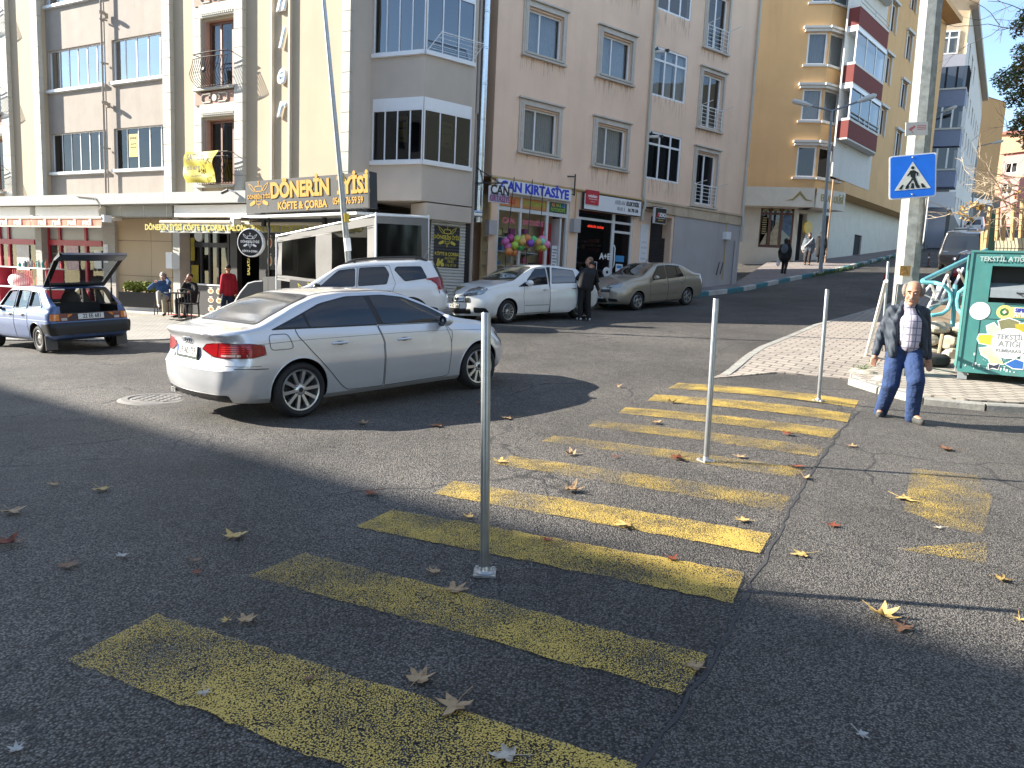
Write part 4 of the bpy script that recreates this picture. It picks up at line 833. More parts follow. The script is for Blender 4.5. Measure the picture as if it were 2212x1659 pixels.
m=MB().use(M_GOLD);TT=TX(cS_,oS+.065,cZ);logo(m,TT@T((0,bh*.22,0)),.33,.014);text(m,'DÖNERİN İYİSİ',.15,TT@T((0,bh*.23,.002)),.002,bold=.004,sx=.86);text(m,'KÖFTE & ÇORBA',.13,TT@T((0,-bh*.17,.002)),.002,bold=.003,sx=.85)
text(m,'ALO PAKET',.1,TT@T((bw*.16,-bh*.27,.002)),.002,sx=.8);text(m,'0542',.11,TT@T((bw*.16,-bh*.35,.002)),.002);text(m,'176 59 59',.11,TT@T((bw*.16,-bh*.44,.002)),.002,sx=.9)
for dx_,rr in((-.33,.06),(-.16,.06)):m.add([TT@Vector((bw*dx_+rr*math.cos(a_*.52),-bh*.43+rr*math.sin(a_*.52),.003))for a_ in range(12)],[tuple(range(12))])
m.add([TT@Vector((bw*x,bh*y,.004))for x,y in((-.38,-.41),(-.2,-.42),(-.12,-.3),(-.2,-.3),(-.26,-.36),(-.3,-.27),(-.36,-.3))],[tuple(range(7))]);m.build('lettering',bo)
# shops of the right wing
M_BLUE=mat('blue_letter',(.03,.06,.55),.45);M_WSIGN=mat('white_sign_face',(.74,.75,.77),.45,var=.05)
M_SHOPW=mat('shop_front_white',(.66,.66,.65),.45,var=.06)
gR=lambda s:.35 if False else None
zg=lambda s,off=.0:-.62+.112*s+.15
PW=MB().use(M_PINK)
zf0=-1.6
wall(PW,-.95,6.3,zf0,3.275,[(-.64,2.36,-.4,2.80),(2.74,5.5,-.25,2.62)],.02,.5)
wall(PW,6.3,7.72,zf0,2.95,[(6.42,7.6,-.2,2.75)],.02,.7)
PW.build('ground_floor_wall',BR)
GOODS=[mat('goods_%d'%i,c,.6,var=.3,scale=8)for i,c in enumerate([(.55,.45,.25),(.5,.15,.2),(.65,.5,.4),(.12,.25,.45),(.6,.55,.45),(.4,.1,.3),(.7,.62,.3),(.1,.1,.12)])]
S1=thing('storefront','white framed stationery shop window crammed with goods and photocopy boards','storefront',M=MR)
m=MB().use(M_SHOPW);oy=.1
for s,w_ in((-.60,.08),(.31,.08),(1.43,.1),(2.31,.1)):m.box(s-w_/2,s+w_/2,oy-.05,oy+.03,-.4,2.8)
m.box(-.64,2.36,oy-.045,oy+.02,2.28,2.40);m.box(-.64,1.4,oy-.045,oy+.02,.0,.1);m.box(-.56,2.27,oy-.04,oy+.02,2.74,2.8);m.build('frame',S1)
m=MB().use(glass('shop_glass',(.86,.87,.85),.0));m.quad((-.56,oy,-.4),(1.4,oy,-.4),(1.4,oy,2.28),(-.56,oy,2.28));m.build('pane',S1)
m=MB();
m.use(mat('cream_lit_look',(.74,.62,.38),.8,var=.2,scale=3));m.box(-.62,2.34,.85,.9,-.5,2.8)  # bright cream colour stands in for warm light inside the shop
for k in range(64):
 m.use(GOODS[rnd.randrange(8)]);u,z=rnd.uniform(-.55,1.3),rnd.uniform(-.2,1.7);w_,h_=rnd.uniform(.05,.2),rnd.uniform(.06,.22);m.box(u,min(u+w_,1.38),.4+rnd.uniform(0,.3),.78,z,z+h_)
for z in(.15,.6,1.05,1.5):m.use(M_WHITE);m.box(-.6,1.4,.4,.82,z-.02,z)
m.use(M_DARK);m.box(1.45,2.28,1.2,1.3,-.5,2.3);m.build('shop_interior',S1)
for(a,b,c1,txt,c2)in((-.55,.26,(.62,.24,.08),'KLAS',(.6,.08,.04)),(.36,1.38,(.55,.25,.08),'FOTOKOPİ',(.35,.5,.08))):
 m=MB().use(mat('board_'+txt,c1,.5,var=.2));m.box(a,b,oy-.035,oy-.01,2.42,2.73);o=m.build('photocopy_board',S1);m=MB().use(mat('ink_'+txt,c2,.5));text(m,txt,.2,TX((a+b)/2,-oy+.04,2.575),.002,bold=.006,sx=.9 if txt!='FOTOKOPİ' else .85);m.build('lettering',o)
m=MB().use(mat('dark_green_board',(.04,.12,.07),.5));m.box(1.49,2.26,oy-.035,oy-.01,2.42,2.73);o=m.build('photocopy_board',S1)
for tx,c,x,z in(('RE',(.8,.35,.2),1.66,2.65),('N',(.75,.6,.1),1.84,2.65),('K',(.2,.6,.2),1.97,2.65),('Lİ',(.2,.3,.8),2.12,2.65),('FOTOKOPİ',(.8,.8,.8),1.875,2.50)):m=MB().use(mat('ink_'+tx,c,.5));text(m,tx,.15,TX(x,-oy+.04,z),.002,bold=.004,sx=.82);m.build('lettering',o)
for tx,x in(('CAN',-.15),('KIRTASİYE',.87)):m=MB().use(mat('rose_sticker',(.62,.16,.22),.5));text(m,tx,.25 if tx=='CAN' else .2,TX(x,-oy+.012,1.98),.001,bold=.01,sx=.9);m.build('window_sticker',S1)
m=MB().use(mat('flag_red',(.42,.02,.03),.7));m.box(1.52,2.0,.5,.52,-.2,2.1);o=m.build('red_banner',S1);m=MB().use(M_WHITE)
cr2=[(.11*math.cos(a_),.11*math.sin(a_))for a_ in[rad(40+280*i/16)for i in range(17)]]+[(.03+.088*math.cos(a_),.088*math.sin(a_))for a_ in[rad(315-270*i/16)for i in range(17)]]
m.prism([(1.76+x,1.75+z)for x,z in cr2],'y',.49,.495);m.build('crescent',o)
m=MB().use(M_WSIGN);m.box(1.82,2.12,.2,.21,-.2,1.35);o=m.build('price_list',S1);m=MB().use(M_INK)
for k in range(14):m.box(1.85,2.09-.06*(k%3),.196,.1985,1.2-k*.1,1.225-k*.1)
m.build('lettering',o)
m=MB().use(M_SHOPW);m.box(2.05,2.12,.12,.9,-.4,2.25,None);m.build('open_door',S1)
def flat_sign(nm,lab,s0,s1,z0,z1,off,m_face,texts,edge=M_SHOPW,th=.1):
 O=thing(nm,lab,'sign',M=MR);m=MB().use(edge);m.box(s0,s1,-off,-off+th,z0,z1);m.build('sign_box',O);m=MB().use(m_face);m.box(s0+.02,s1-.02,-off-.006,-off-.001,z0+.02,z1-.02);m.build('face',O)
 for tx,s,z,sz,mm,sx in texts:m=MB().use(mm);text(m,tx,sz,TX(s,off+.006,z),.008,bold=sz*.04,sx=sx);m.build('lettering',O)
 return O
flat_sign('shop_sign','white stationery shop sign with big blue lettering',-.8,2.26,2.80,3.19,.14,M_WSIGN,[('CAN KIRTASİYE',.72,2.985,.40,M_BLUE,.98)])
E1=flat_sign('shop_sign','pale electrical shop sign with a red logo panel and peeling letters',2.82,5.66,2.62,3.17,.16,M_WSIGN,[('ARSLAN',4.55,3.0,.19,mat('grey_faded_ink',(.4,.4,.42),.5),.75),('ELEKTRİK',5.2,3.0,.19,M_INK,.78),('0542 1',4.62,2.79,.16,mat('grey_faded_ink',(.4,.4,.42),.5),.9),('16 70 24',5.22,2.79,.16,M_INK,.95)],edge=M_BLACK)
m=MB().use(mat('red_sign_panel',(.5,.03,.05),.4));m.box(2.88,3.48,-.20,-.17,2.80,3.27);o=m.build('logo_panel',E1);m=MB().use(M_WHITE);text(m,'netelsan',.15,TX(3.18,.201,3.08),.002,bold=.004,sx=.85);m.box(3.0,3.4,-.203,-.2005,2.97,2.985);m.box(3.1,3.3,-.203,-.2005,2.89,2.90);m.build('lettering',o)
S2=thing('storefront','electrical shop front with dark window, red LED text and glass door','storefront',M=MR)
m=MB().use(M_SHOPW)
for s,w_ in((2.78,.07),(4.52,.12),(5.46,.08)):m.box(s-w_/2,s+w_/2,oy-.05,oy+.03,-.2,2.62)
m.box(2.74,5.5,oy-.045,oy+.02,2.30,2.38);m.box(4.58,5.42,oy-.03,oy+.01,1.98,2.06);m.box(2.82,4.46,oy-.045,oy+.02,.28,.36);m.build('frame',S2)
m=MB().use(G_DARK);m.quad((2.8,oy,-.2),(5.44,oy,-.2),(5.44,oy,2.62),(2.8,oy,2.62));m.build('pane',S2)
m=MB().use(M_DARK);m.box(2.74,5.5,1.5,1.6,-.5,2.7)
for k in range(26):m.use(GOODS[rnd.randrange(8)]);u,z=rnd.uniform(2.85,4.3),rnd.uniform(.3,1.7);m.box(u,u+rnd.uniform(.05,.18),.5,1.0,z,z+rnd.uniform(.05,.15))
m.use(mat('dark_leaves',(.08,.12,.04),.6))
for k in range(90):
 c=Vector((rnd.uniform(2.85,3.25),rnd.uniform(.25,.6),rnd.uniform(.4,2.2)));a_=rnd.uniform(0,6.28);d=Vector((math.cos(a_),.2,math.sin(a_)))*.1;e=Vector((-d.z,0,d.x))*.16
 m.add([c-d,c+e,c+d,c-e],[(0,1,2,3)])
m.build('shop_interior',S2)
led=MB().use(mat('red_led',(1,.06,.03),.5,emit=2.2));text(led,'elektrik tesisat',.14,TX(3.72,-oy-.03,2.12),.003,sx=.95);led.build('led_text',S2)
m=MB().use(M_WHITE);text(m,'A+E',.3,TX(4.22,-oy+.012,1.12),.002,bold=.01);m.box(3.55,3.85,oy-.012,oy-.006,.62,.64);m.box(3.55,3.85,oy-.012,oy-.006,.9,.92);m.box(3.55,3.57,oy-.012,oy-.006,.62,.92);m.box(3.83,3.85,oy-.012,oy-.006,.62,.92);m.build('window_sticker',S2)
m=MB().use(M_ALU);m.tube([(4.62,oy-.03,.75),(4.60,oy-.11,.85),(4.60,oy-.11,1.45),(4.62,oy-.03,1.55)],.02,8);m.build('door_handle',S2,smooth=True)
m=MB().use(mat('blue_sticker',(.05,.25,.5),.5));m.box(4.75,5.2,oy-.015,oy-.008,.98,1.2);m.use(M_WSIGN);m.box(4.8,5.15,oy-.015,oy-.008,.62,.9);m.use(mat('blue_sticker',(.05,.25,.5),.5));m.box(4.85,5.1,oy-.018,oy-.0155,.75,.85);m.build('window_sticker',S2)
for i,(px,py,r)in enumerate(((1311,588,.17),(1341,608,.17))):
 q=plane(px,py,R1,NR,.5);s,z=fR(px,py,.5);m=MB().use(M_WHITE);m.lathe([(.05,0),(r*.6,-.01),(r,0),(r,.04),(.05,.04)],(s,-.5,z),'y',24);m.use(M_BLACK);m.lathe([(0,0),(.05,-.012),(.05,.04)],(s,-.5,z),'y',12);m.use(M_GALV);m.tube([(s,-.48,z-r),(s,-.48,z-1.0)],.012,6)
 tag(m.build('stand_fan',smooth=True),('higher' if i==0 else 'lower')+' white round stand fan outside the electrical shop','fan','stand fans outside the electrical shop').matrix_world=MR
for i,(s,w_,h_,c)in enumerate(((4.0,.5,.35,'blue_sticker'),(4.55,.6,.3,None),(5.15,.35,.5,'blue_sticker'))):
 m=MB().use(M_WSIGN);z=zg(s);m.box(s,s+w_,-.55,-.2,z,z+h_);m.use(MATS['blue_sticker']);m.box(s+.02,s+w_-.02,-.556,-.551,z+h_*.3,z+h_*.8)if c else None
 tag(m.build('appliance_box'),['left blue and white','middle plain white','right tall blue and white'][i]+' appliance box standing before the electrical shop','box','appliance boxes').matrix_world=MR
oB=1.0;sb_,zb3=fR(1078,421,oB)
HB=thing('hanging_sign','square hanging sign with black and purple lettering on a black bracket','sign',M=MR)
tl2,br2=fR(1059,403,oB),fR(1100,438,oB);w2,h2=br2[0]-tl2[0],.92*(fR(1060,402,oB)[1]-fR(1060,440,oB)[1])
m=MB().use(M_WSIGN);m.cbox((sb_,-oB,zb3),(w2,.08,h2));m.build('board',HB)
m=MB().use(mat('lilac_field',(.30,.30,.42),.5));m.cbox((sb_,-oB-.043,zb3-h2*.02),(w2*.94,.004,h2*.9));m.build('face',HB);m=MB().use(M_WSIGN);m.cbox((sb_,-oB-.047,zb3+h2*.27),(w2*.94,.003,h2*.36))
m.build('face',HB)
m=MB().use(M_INK);text(m,'CAN',.38,TX(sb_,oB+.05,zb3+h2*.25),.004,bold=.012,sx=.86);m.build('lettering',HB);m=MB().use(mat('purple_ink',(.25,.04,.14),.5));text(m,'KIRTASİYE',.24,TX(sb_,oB+.048,zb3-h2*.28),.004,bold=.004,sx=.66);m.build('lettering',HB)
m=MB().use(M_BLACK);zt3=zb3+h2/2+.1;m.tube([(sb_-.75,0,zt3),(sb_+.1,-oB-.25,zt3)],.02,6);m.tube([(sb_-.75,0,zt3+.75),(sb_+.05,-oB,zt3)],.016,6);m.tube([(sb_-.25,-.55,zt3),(sb_-.3,-.45,zt3+.38)],.014,6)
for x in(-.2,.2):m.tube([(sb_+x*.8,-oB,zt3),(sb_+x*.8,-oB,zb3+h2/2)],.008,5)
m.build('bracket',HB)
m=MB().use(M_BLACK);sq,zq2=fR(1240,390,.1);m.tube([(sq,-.15,zq2+.2),(sq,-.15,zq2-.5)],.025,6);m.tube([(sq-.22,0,zq2+.12),(sq,-.15,zq2+.12)],.02,6);m.tube([(sq-.22,0,zq2-.45),(sq,-.15,zq2-.45)],.02,6);tag(m.build('wall_bracket'),'bare black bracket on the wall right of the blue lettered sign','bracket').matrix_world=MR
m=MB().use(mat('yellow_gas_pipe',(.55,.36,.12),.5));m.tube([(-.98,-.06,3.22),(2.55,-.06,3.24),(2.55,-.06,2.3)],.022,6);m.tube([(2.55,-.06,3.24),(5.9,-.10,3.22)],.022,6);m.tube([(-.98,-.06,3.22),(-.98,-.06,1.6)],.02,6);tag(m.build('gas_pipe',smooth=True),'thin yellow gas pipe running over the shop fronts','pipe').matrix_world=MR
m=MB().use(M_GREY)
for s,z in((2.55,2.05),(-.95,1.7)):m.box(s-.15,s+.15,-.2,.0,z-.22,z+.22)
tag(m.build('meter_box'),'grey gas meter boxes fixed to the wall beside the stationery window','meter box').matrix_world=MR
m=MB().use(mat('yellow_gas_pipe',(.55,.36,.12),.5));m.tube([(10.9,-.08,2.9),(10.9,-.08,.6)],.02,6);m.use(M_WSIGN);m.box(10.75,11.05,-.2,-.02,2.2,2.5);m.use(M_BLACK);m.tube([(10.35,-.15,.75),(10.35,-.25,1.25),(10.6,-.25,1.25),(10.6,-.15,.8)],.02,6);tag(m.build('gas_meter',smooth=True),'white gas meter with yellow pipe on the grey rendered wall','gas meter').matrix_world=MR
A1=flat_sign('shop_sign','small black audio shop sign on the narrow wall beside the dark roller door',5.98,6.60,2.42,2.98,.55,M_BLACK,[('UDIO',6.36,2.72,.19,M_WHITE,.85),('A',6.13,2.71,.21,mat('red_letter',(.6,.02,.03),.4),1.0)]);m=MB().use(M_WHITE);m.box(6.05,6.53,-.562,-.557,2.60,2.615);m.use(M_ORNG);m.box(6.15,6.43,-.562,-.557,2.52,2.55);m.build('underline',A1)
m=MB().use(M_BLACK);m.box(6.0,6.4,-.5,.02,2.985,3.01);m.build('bracket',A1)
m=MB().use(M_WSIGN);m.box(5.88,6.28,-.03,.015,.2,2.4);o=tag(m.build('text_banner'),'tall white text strip on the wall below the audio sign','banner');o.matrix_world=MR
m=MB().use(mat('pale_grey_ink',(.45,.46,.48),.6))
for k,tx in enumerate(('ARSLAN','ELEKTRİK','UYDU','KAMERA','ALARM','SES')):text(m,tx,.09,TX(6.08,.035,1.75-.2*k),.001,sx=.8)
m.build('lettering',o)
RD=thing('roller_door','black horizontal slatted roller door beside the white text strip','roller door',M=MR);m=MB().use(mat('black_slats',(.022,.022,.026),.55));z=-.2
while z<2.0:m.box(6.42,7.6,.3,.34,z,z+.1);m.box(6.42,7.6,.28,.3,z+.085,z+.098);z+=.105
m.build('slats',RD);m=MB().use(M_DARK);m.box(6.42,7.6,.45,.5,-.3,2.75);m.build('room_backing',RD)
BALLC=[(.35,.03,.18),(.35,.5,.05),(.08,.5,.12),(.45,.1,.3),(.6,.2,.05),(.2,.06,.4),(.55,.6,.1),(.2,.6,.4),(.7,.2,.4),(.6,.35,.1)]
BM=[mat('toy_ball_%d'%i,c,.25,coat=.4)for i,c in enumerate(BALLC)]
for i,(lab,rod0,rod1,balls)in enumerate((('left bunch of large toy balls hung on a rod before the stationery window',(1111,383),(1093,545),[(1103,515,0),(1117,517,1),(1112,530,1),(1123,533,2),(1097,533,3),(1099,543,4),(1110,545,4),(1092,522,3)]),('middle bunch of toy balls with violet and yellow ones, before the stationery window',(1150,388),(1138,540),[(1131,517,6),(1139,515,4),(1146,525,5),(1140,528,9),(1152,518,2),(1128,522,9)]),('right bunch of pale green and pink toy balls, near the shop doorway',(1174,396),(1164,545),[(1171,517,8),(1171,523,7),(1181,528,8),(1163,532,6),(1174,534,6),(1162,523,9),(1167,536,4)]))):
 oN=.55;O=thing('ball_net',lab,'ball net',(*pR(0,oN),0),group='bunches of toy balls');O0=Vector((*pR(0,oN),0))
 m=MB().use(M_BLACK);a,b=Vector(plane(*rod0,R1,NR,.2))-O0,Vector(plane(*rod1,R1,NR,oN))-O0;m.tube([a,b],.014,6);m.tube([b,b-Vector((0,0,.9))],.012,6);m.build('rod',O)
 for j,(px,py,c)in enumerate(balls):
  p=Vector(plane(px,py,R1,NR,oN+.12+(j%3)*.08))-O0;m=MB().use(BM[c]);m.ball(p,.125,16,10);m.build('ball',O,smooth=True,angle=180)
def off_pt(s,off):q=pR(s,off);return(float(q[0]),float(q[1]))
# vehicles
def pchip(pts):
 xs_,ys_=zip(*pts);xs_=np.array(xs_,float);ys_=np.array(ys_,float);h=np.diff(xs_);d=np.diff(ys_)/h;m=np.zeros(len(xs_))
 m[0],m[-1]=d[0],d[-1]
 for i in range(1,len(xs_)-1):
  if d[i-1]*d[i]>0:w1,w2=2*h[i]+h[i-1],h[i]+2*h[i-1];m[i]=(w1+w2)/(w1/d[i-1]+w2/d[i])
 def f(x):
  x=min(max(x,xs_[0]),xs_[-1]);i=min(max(int(np.searchsorted(xs_,x))-1,0),len(h)-1);t=(x-xs_[i])/h[i]
  return float((2*t**3-3*t*t+1)*ys_[i]+(t**3-2*t*t+t)*h[i]*m[i]+(-2*t**3+3*t*t)*ys_[i+1]+(t**3-t*t)*h[i]*m[i+1])
 return f
def carpaint(name,c,metal=.0,rough=.32,coat=1.0,dust=.1):return mat(name,c,rough,metal,var=.03,scale=2,coat=coat,dirt=dust)
M_TYRE=mat('tyre_rubber',(.022,.021,.021),.8,var=.3,scale=8);M_CARGL=mat('dark_car_glass',(.010,.012,.018),.05,spec=.7,var=.0)
M_TRIMB=mat('black_car_trim',(.014,.014,.015),.42,var=.1);M_GAP=mat('panel_gap',(.012,.012,.012),.8,var=0);M_CHROME=mat('chrome',(.72,.73,.74),.12,metal=1.0,var=.02)
M_ALLOY=mat('alloy_rim',(.62,.63,.64),.28,metal=.85,var=.05);M_REDL=mat('red_tail_lens',(.30,.003,.006),.2,coat=.3,var=.25,scale=30);M_CLRL=mat('clear_lamp_lens',(.24,.26,.27),.08,metal=.6,coat=1.0,var=.3,scale=18)
M_AMBER=mat('amber_lens',(.7,.2,.02),.15,coat=1.0);M_PLATE=mat('plate_white',(.72,.72,.70),.4,var=.03);M_DISC=mat('dark_brake',(.04,.04,.042),.5,metal=.5)
M_BLUEP=mat('plate_blue',(.02,.08,.42),.4)
def smo(p):return p*p*(3-2*p)
class Car:
 def __init__(c,S):
  c.S=S;c.ro,c.fo,c.wb=S['ro'],S['fo'],S['wb'];L0,L1_=-c.ro,c.wb+c.fo;c.x0,c.x1=L0,L1_
  zt,zb,wbl,wm,ws,zg=(pchip(S[k])for k in('zt','zb','wb_','wm','ws','zg'));xr,xf=pchip(S['xr']),pchip(S['xf'])
  rcr,rcf=S.get('rcr',.28),S.get('rcf',.42);tum=S.get('tum',.36);kz=S.get('kz',.84)
  e=[0,.008,.025,.05,.085,.13,.18,.24,.30];xs_=[L0+q for q in e];x=L0+.37
  while x<L1_-.40:xs_.append(x);x+=.07
  e2=[0,.008,.025,.055,.095,.145,.2,.27,.34];xs_+=[L1_-q for q in e2[::-1]]
  rows=[]
  for x in xs_:
   Zt,Zb,Wb,Wm,Ws,Zg=zt(x),zb(x),wbl(x),wm(x),ws(x),zg(x)
   Zb=min(Zb,Zt-.02);Zr=Zb+(Zt-Zb)*kz;Wr=Wb-tum*max(Zr-Zb-.03,0)-.02-.25*min(.06,Zr-Zb)
   zc=S.get('crease',.13);dz=Zb-Zg
   P=[(0,Zg),(Ws*.55,Zg),(Ws-.06,Zg+.005),(Ws,Zg+.06),(Ws+(Wm-Ws)*.55,Zg+dz*.28),(Wm,Zg+dz*.52),(Wm-.004,Zg+dz*.66),(Wm-.012,Zb-zc),(lerp(Wm,Wb,.55),Zb-zc*.45),(Wb,Zb),(lerp(Wb,Wr,.5)+.012,lerp(Zb,Zr,.5)),(Wr,Zr),(Wr-.045,Zr+(Zt-Zr)*.38),(Wr*.78,Zr+(Zt-Zr)*.78),(Wr*.4,Zr+(Zt-Zr)*.965),(0,Zt)]
   nseg=[1,1,1,2,2,2,2,2,2,4,4,2,2,2,2];out=[]
   for i in range(len(P)-1):
    p0,p1,p2,p3=P[max(i-1,0)],P[i],P[i+1],P[min(i+2,len(P)-1)]
    for k in range(nseg[i]):
     t=k/nseg[i]
     if i<2:out.append((lerp(p1[0],p2[0],t),lerp(p1[1],p2[1],t)));continue
     q=[.5*(2*p1[j]+(p2[j]-p0[j])*t+(2*p0[j]-5*p1[j]+4*p2[j]-p3[j])*t*t+(-p0[j]+3*p1[j]-3*p2[j]+p3[j])*t**3)for j in(0,1)];out.append(tuple(q))
   out.append(P[-1])
   dr,df=x-L0,L1_-x
   ins=(rcr-math.sqrt(max(rcr**2-(rcr-dr)**2,0)))if dr<rcr else 0
   ins2=(rcf-math.sqrt(max(rcf**2-(rcf-df)**2,0)))*S.get('fk',.8)if df<rcf else 0
   sc=1-(ins+ins2)/Wm;pts=[]
   for(y,z)in out:
    yy=y*sc;wr_,wf=1-smo(min(dr/.7,1)),1-smo(min(df/.7,1));xx=x+xr(z)*wr_+xf(z)*wf
    w0=Wm*sc;kq=1-(yy/w0)**2 if w0>0 else 0
    xx-=S.get('crownr',.05)*kq*(1-smo(min(dr/.3,1)));xx+=S.get('crownf',.10)*kq*(1-smo(min(df/.4,1)))
    pts.append((xx,yy,z))
   rows.append(pts)
  n=len(rows[0]);mb=MB().use(S['paint']).use(M_TRIMB).use(S['paint']);ring=[]
  V=[]
  for r in rows:V+=[(p[0],-p[1],p[2])for p in r]+[(p[0],p[1],p[2])for p in r[-2:0:-1]]
  k=2*n-2;F=[(i*k+j,i*k+(j+1)%k,(i+1)*k+(j+1)%k,(i+1)*k+j)for i in range(len(rows)-1)for j in range(k)]
  for base,r,endr in((0,rows[0],True),((len(rows)-1)*k,rows[-1],False)):
   cols_=8;idx=[]
   for j in range(n):
    a,b=base+j,base+(k-j)%k;row_=[a]
    if j in(0,n-1):idx.append([a]*(cols_+1));continue
    for q in range(1,cols_):
     t=q/cols_;y=lerp(-r[j][1],r[j][1],t);w0=max(p[1]for p in r);kk=(1-(y/w0)**2)-(1-(r[j][1]/w0)**2)
     V.append((r[j][0]+(-S.get('crownr',.05)if endr else S.get('crownf',.10))*kk,y,r[j][2]));row_.append(len(V)-1)
    row_.append(b);idx.append(row_)
   for j in range(n-1):
    for q in range(cols_):
     f=[]
     for v in(idx[j][q],idx[j][q+1],idx[j+1][q+1],idx[j+1][q]):
      if v not in f:f.append(v)
     if len(f)>2:F.append(tuple(f))
  mb.add(V,F);c.body_me=mb.mesh('body',True,S.get('ang',28))
  o=bpy.data.objects.new('body',c.body_me);COL.objects.link(o);c.body=o
  ra=S['ra'];cuts=[]
  for xw in(0,c.wb):
   for sg in(-1,1):
    q=MB().use(S['paint']).use(M_TRIMB);q.add([],[]);prof=[(0,.50),(ra,.50),(ra,1.3),(0,1.3)];q.lathe([(r_,sg*h)for r_,h in prof],(xw,0,S['rt']+.01),'y',40);cuts.append(q)
  cuts+=S.get('cuts',[])
  for q in cuts:
   me=q.mesh('cutter');
   me.materials.clear();me.materials.append(S['paint']);me.materials.append(M_TRIMB);me.polygons.foreach_set('material_index',[1]*len(me.polygons))
   co=bpy.data.objects.new('cutter',me);COL.objects.link(co);md=o.modifiers.new('cut','BOOLEAN');md.operation='DIFFERENCE';md.solver='EXACT';md.object=co;q.obj=co
  dg=bpy.context.evaluated_depsgraph_get();me2=bpy.data.meshes.new_from_object(o.evaluated_get(dg));o.modifiers.clear();o.data=me2;me2.set_sharp_from_angle(angle=rad(S.get('ang',28)));me2.name='body'
  for q in cuts:bpy.data.objects.remove(q.obj)
  c.body.name='body'
  b=bmesh.new();b.from_mesh(c.body_me);c.bvh=BVHTree.FromBMesh(b);b.free()
 def start(c,name,label,M):
  c.root=thing(name,label,c.S.get('cat','car'),M=M);c.body.parent=c.root;return c
 def hit(c,proj,p):
  o,d=proj(p);h=c.bvh.ray_cast(Vector(o),Vector(d))
  if h[0]is None:h=c.bvh.find_nearest(Vector(o)+Vector(d)*2.0);return h[0],h[1]
  n=h[1];return h[0],(n if n.dot(Vector(d))<0 else-n)
 def decal(c,poly,proj,m,off=.004,h=.06,name=None,parent=None,rim=.006):
  b=bmesh.new();vs=[b.verts.new((p[0],p[1],0))for p in poly];b.faces.new(vs);bmesh.ops.triangulate(b,faces=b.faces)
  for _ in range(6):
   es=[e for e in b.edges if e.calc_length()>h]
   if not es:break
   bmesh.ops.subdivide_edges(b,edges=es,cuts=1);bmesh.ops.triangulate(b,faces=b.faces);bmesh.ops.beautify_fill(b,faces=b.faces,edges=b.edges)
  ns={}
  for v in b.verts:
   P,n=c.hit(proj,(v.co.x,v.co.y));ns[v]=n;v.co=P+n*off
  be=[e for e in b.edges if e.is_boundary];old={v for e in be for v in e.verts};r=bmesh.ops.extrude_edge_only(b,edges=be)
  for g in r['geom']:
   if isinstance(g,bmesh.types.BMVert):
    nv=min(old,key=lambda w:(w.co-g.co).length_squared);g.co-=ns[nv]*(off+rim)
  bmesh.ops.recalc_face_normals(b,faces=b.faces)
  me=bpy.data.meshes.new(name or 'panel');b.to_mesh(me);b.free();me.materials.append(m);me.polygons.foreach_set('use_smooth',[True]*len(me.polygons));me.set_sharp_from_angle(angle=rad(40))
  o=bpy.data.objects.new(name or 'panel',me);COL.objects.link(o);o.parent=parent or c.root;return o
 def lines(c,mb,paths,proj,w=.007,off=.0045,step=.04):
  for path in paths:
   P=[Vector(p)for p in path];pts=[]
   for a,b in zip(P,P[1:]):
    n=max(1,int((b-a).length/step));pts+=[a.lerp(b,i/n)for i in range(n)]
   pts.append(P[-1]);vs=[]
   for i,p in enumerate(pts):
    d=(pts[min(i+1,len(pts)-1)]-pts[max(i-1,0)]).normalized();q=Vector((-d.y,d.x))*w/2
    for e in(p-q,p+q):h,n=c.hit(proj,e);vs.append(h+n*off)
   mb.add(vs,[(2*i,2*i+1,2*i+3,2*i+2)for i in range(len(pts)-1)])
def side(sg):return lambda p:((p[0],sg*3,p[1]),(0,-sg,0))
def rear(p):return((-6,p[0],p[1]),(1,0,0))
def front(p):return((9,p[0],p[1]),(-1,0,0))
def topd(p):return((p[0],p[1],4),(0,0,-1))
def diag(cx,sg,ax):
 k=math.sqrt(.5);d=Vector((-ax*k,-sg*k,0));t=Vector((-ax*k,sg*k,0))*-1
 return lambda p:(tuple(Vector((cx,sg*.8,p[1]))-d*4+t*p[0]),tuple(d))
def rpoly(pts,r=.05,n=4):
 out=[];k=len(pts)
 for i in range(k):
  p=Vector(pts[i][:2]);a,b=Vector(pts[i-1][:2]),Vector(pts[(i+1)%k][:2]);rr=pts[i][2]if len(pts[i])>2 else r
  la,lb=(a-p).length,(b-p).length;q=min(rr,la*.45,lb*.45);A,B=p+(a-p).normalized()*q,p+(b-p).normalized()*q
  for j in range(n+1):
   t=j/n;out.append(tuple((A*(1-t)**2+p*2*t*(1-t)+B*t*t)))
 return out
def grow(poly,d):
 n=len(poly);c=Vector((sum(p[0]for p in poly)/n,sum(p[1]for p in poly)/n));out=[]
 ar=sum(poly[i][0]*poly[(i+1)%n][1]-poly[(i+1)%n][0]*poly[i][1]for i in range(n));s=1 if ar>0 else-1
 for i in range(n):
  a,b=Vector(poly[i-1]),Vector(poly[(i+1)%n]);t=b-a
  if t.length<1e-7:out.append(poly[i]);continue
  t.normalize();out.append((poly[i][0]+s*t.y*d,poly[i][1]-s*t.x*d))
 return out
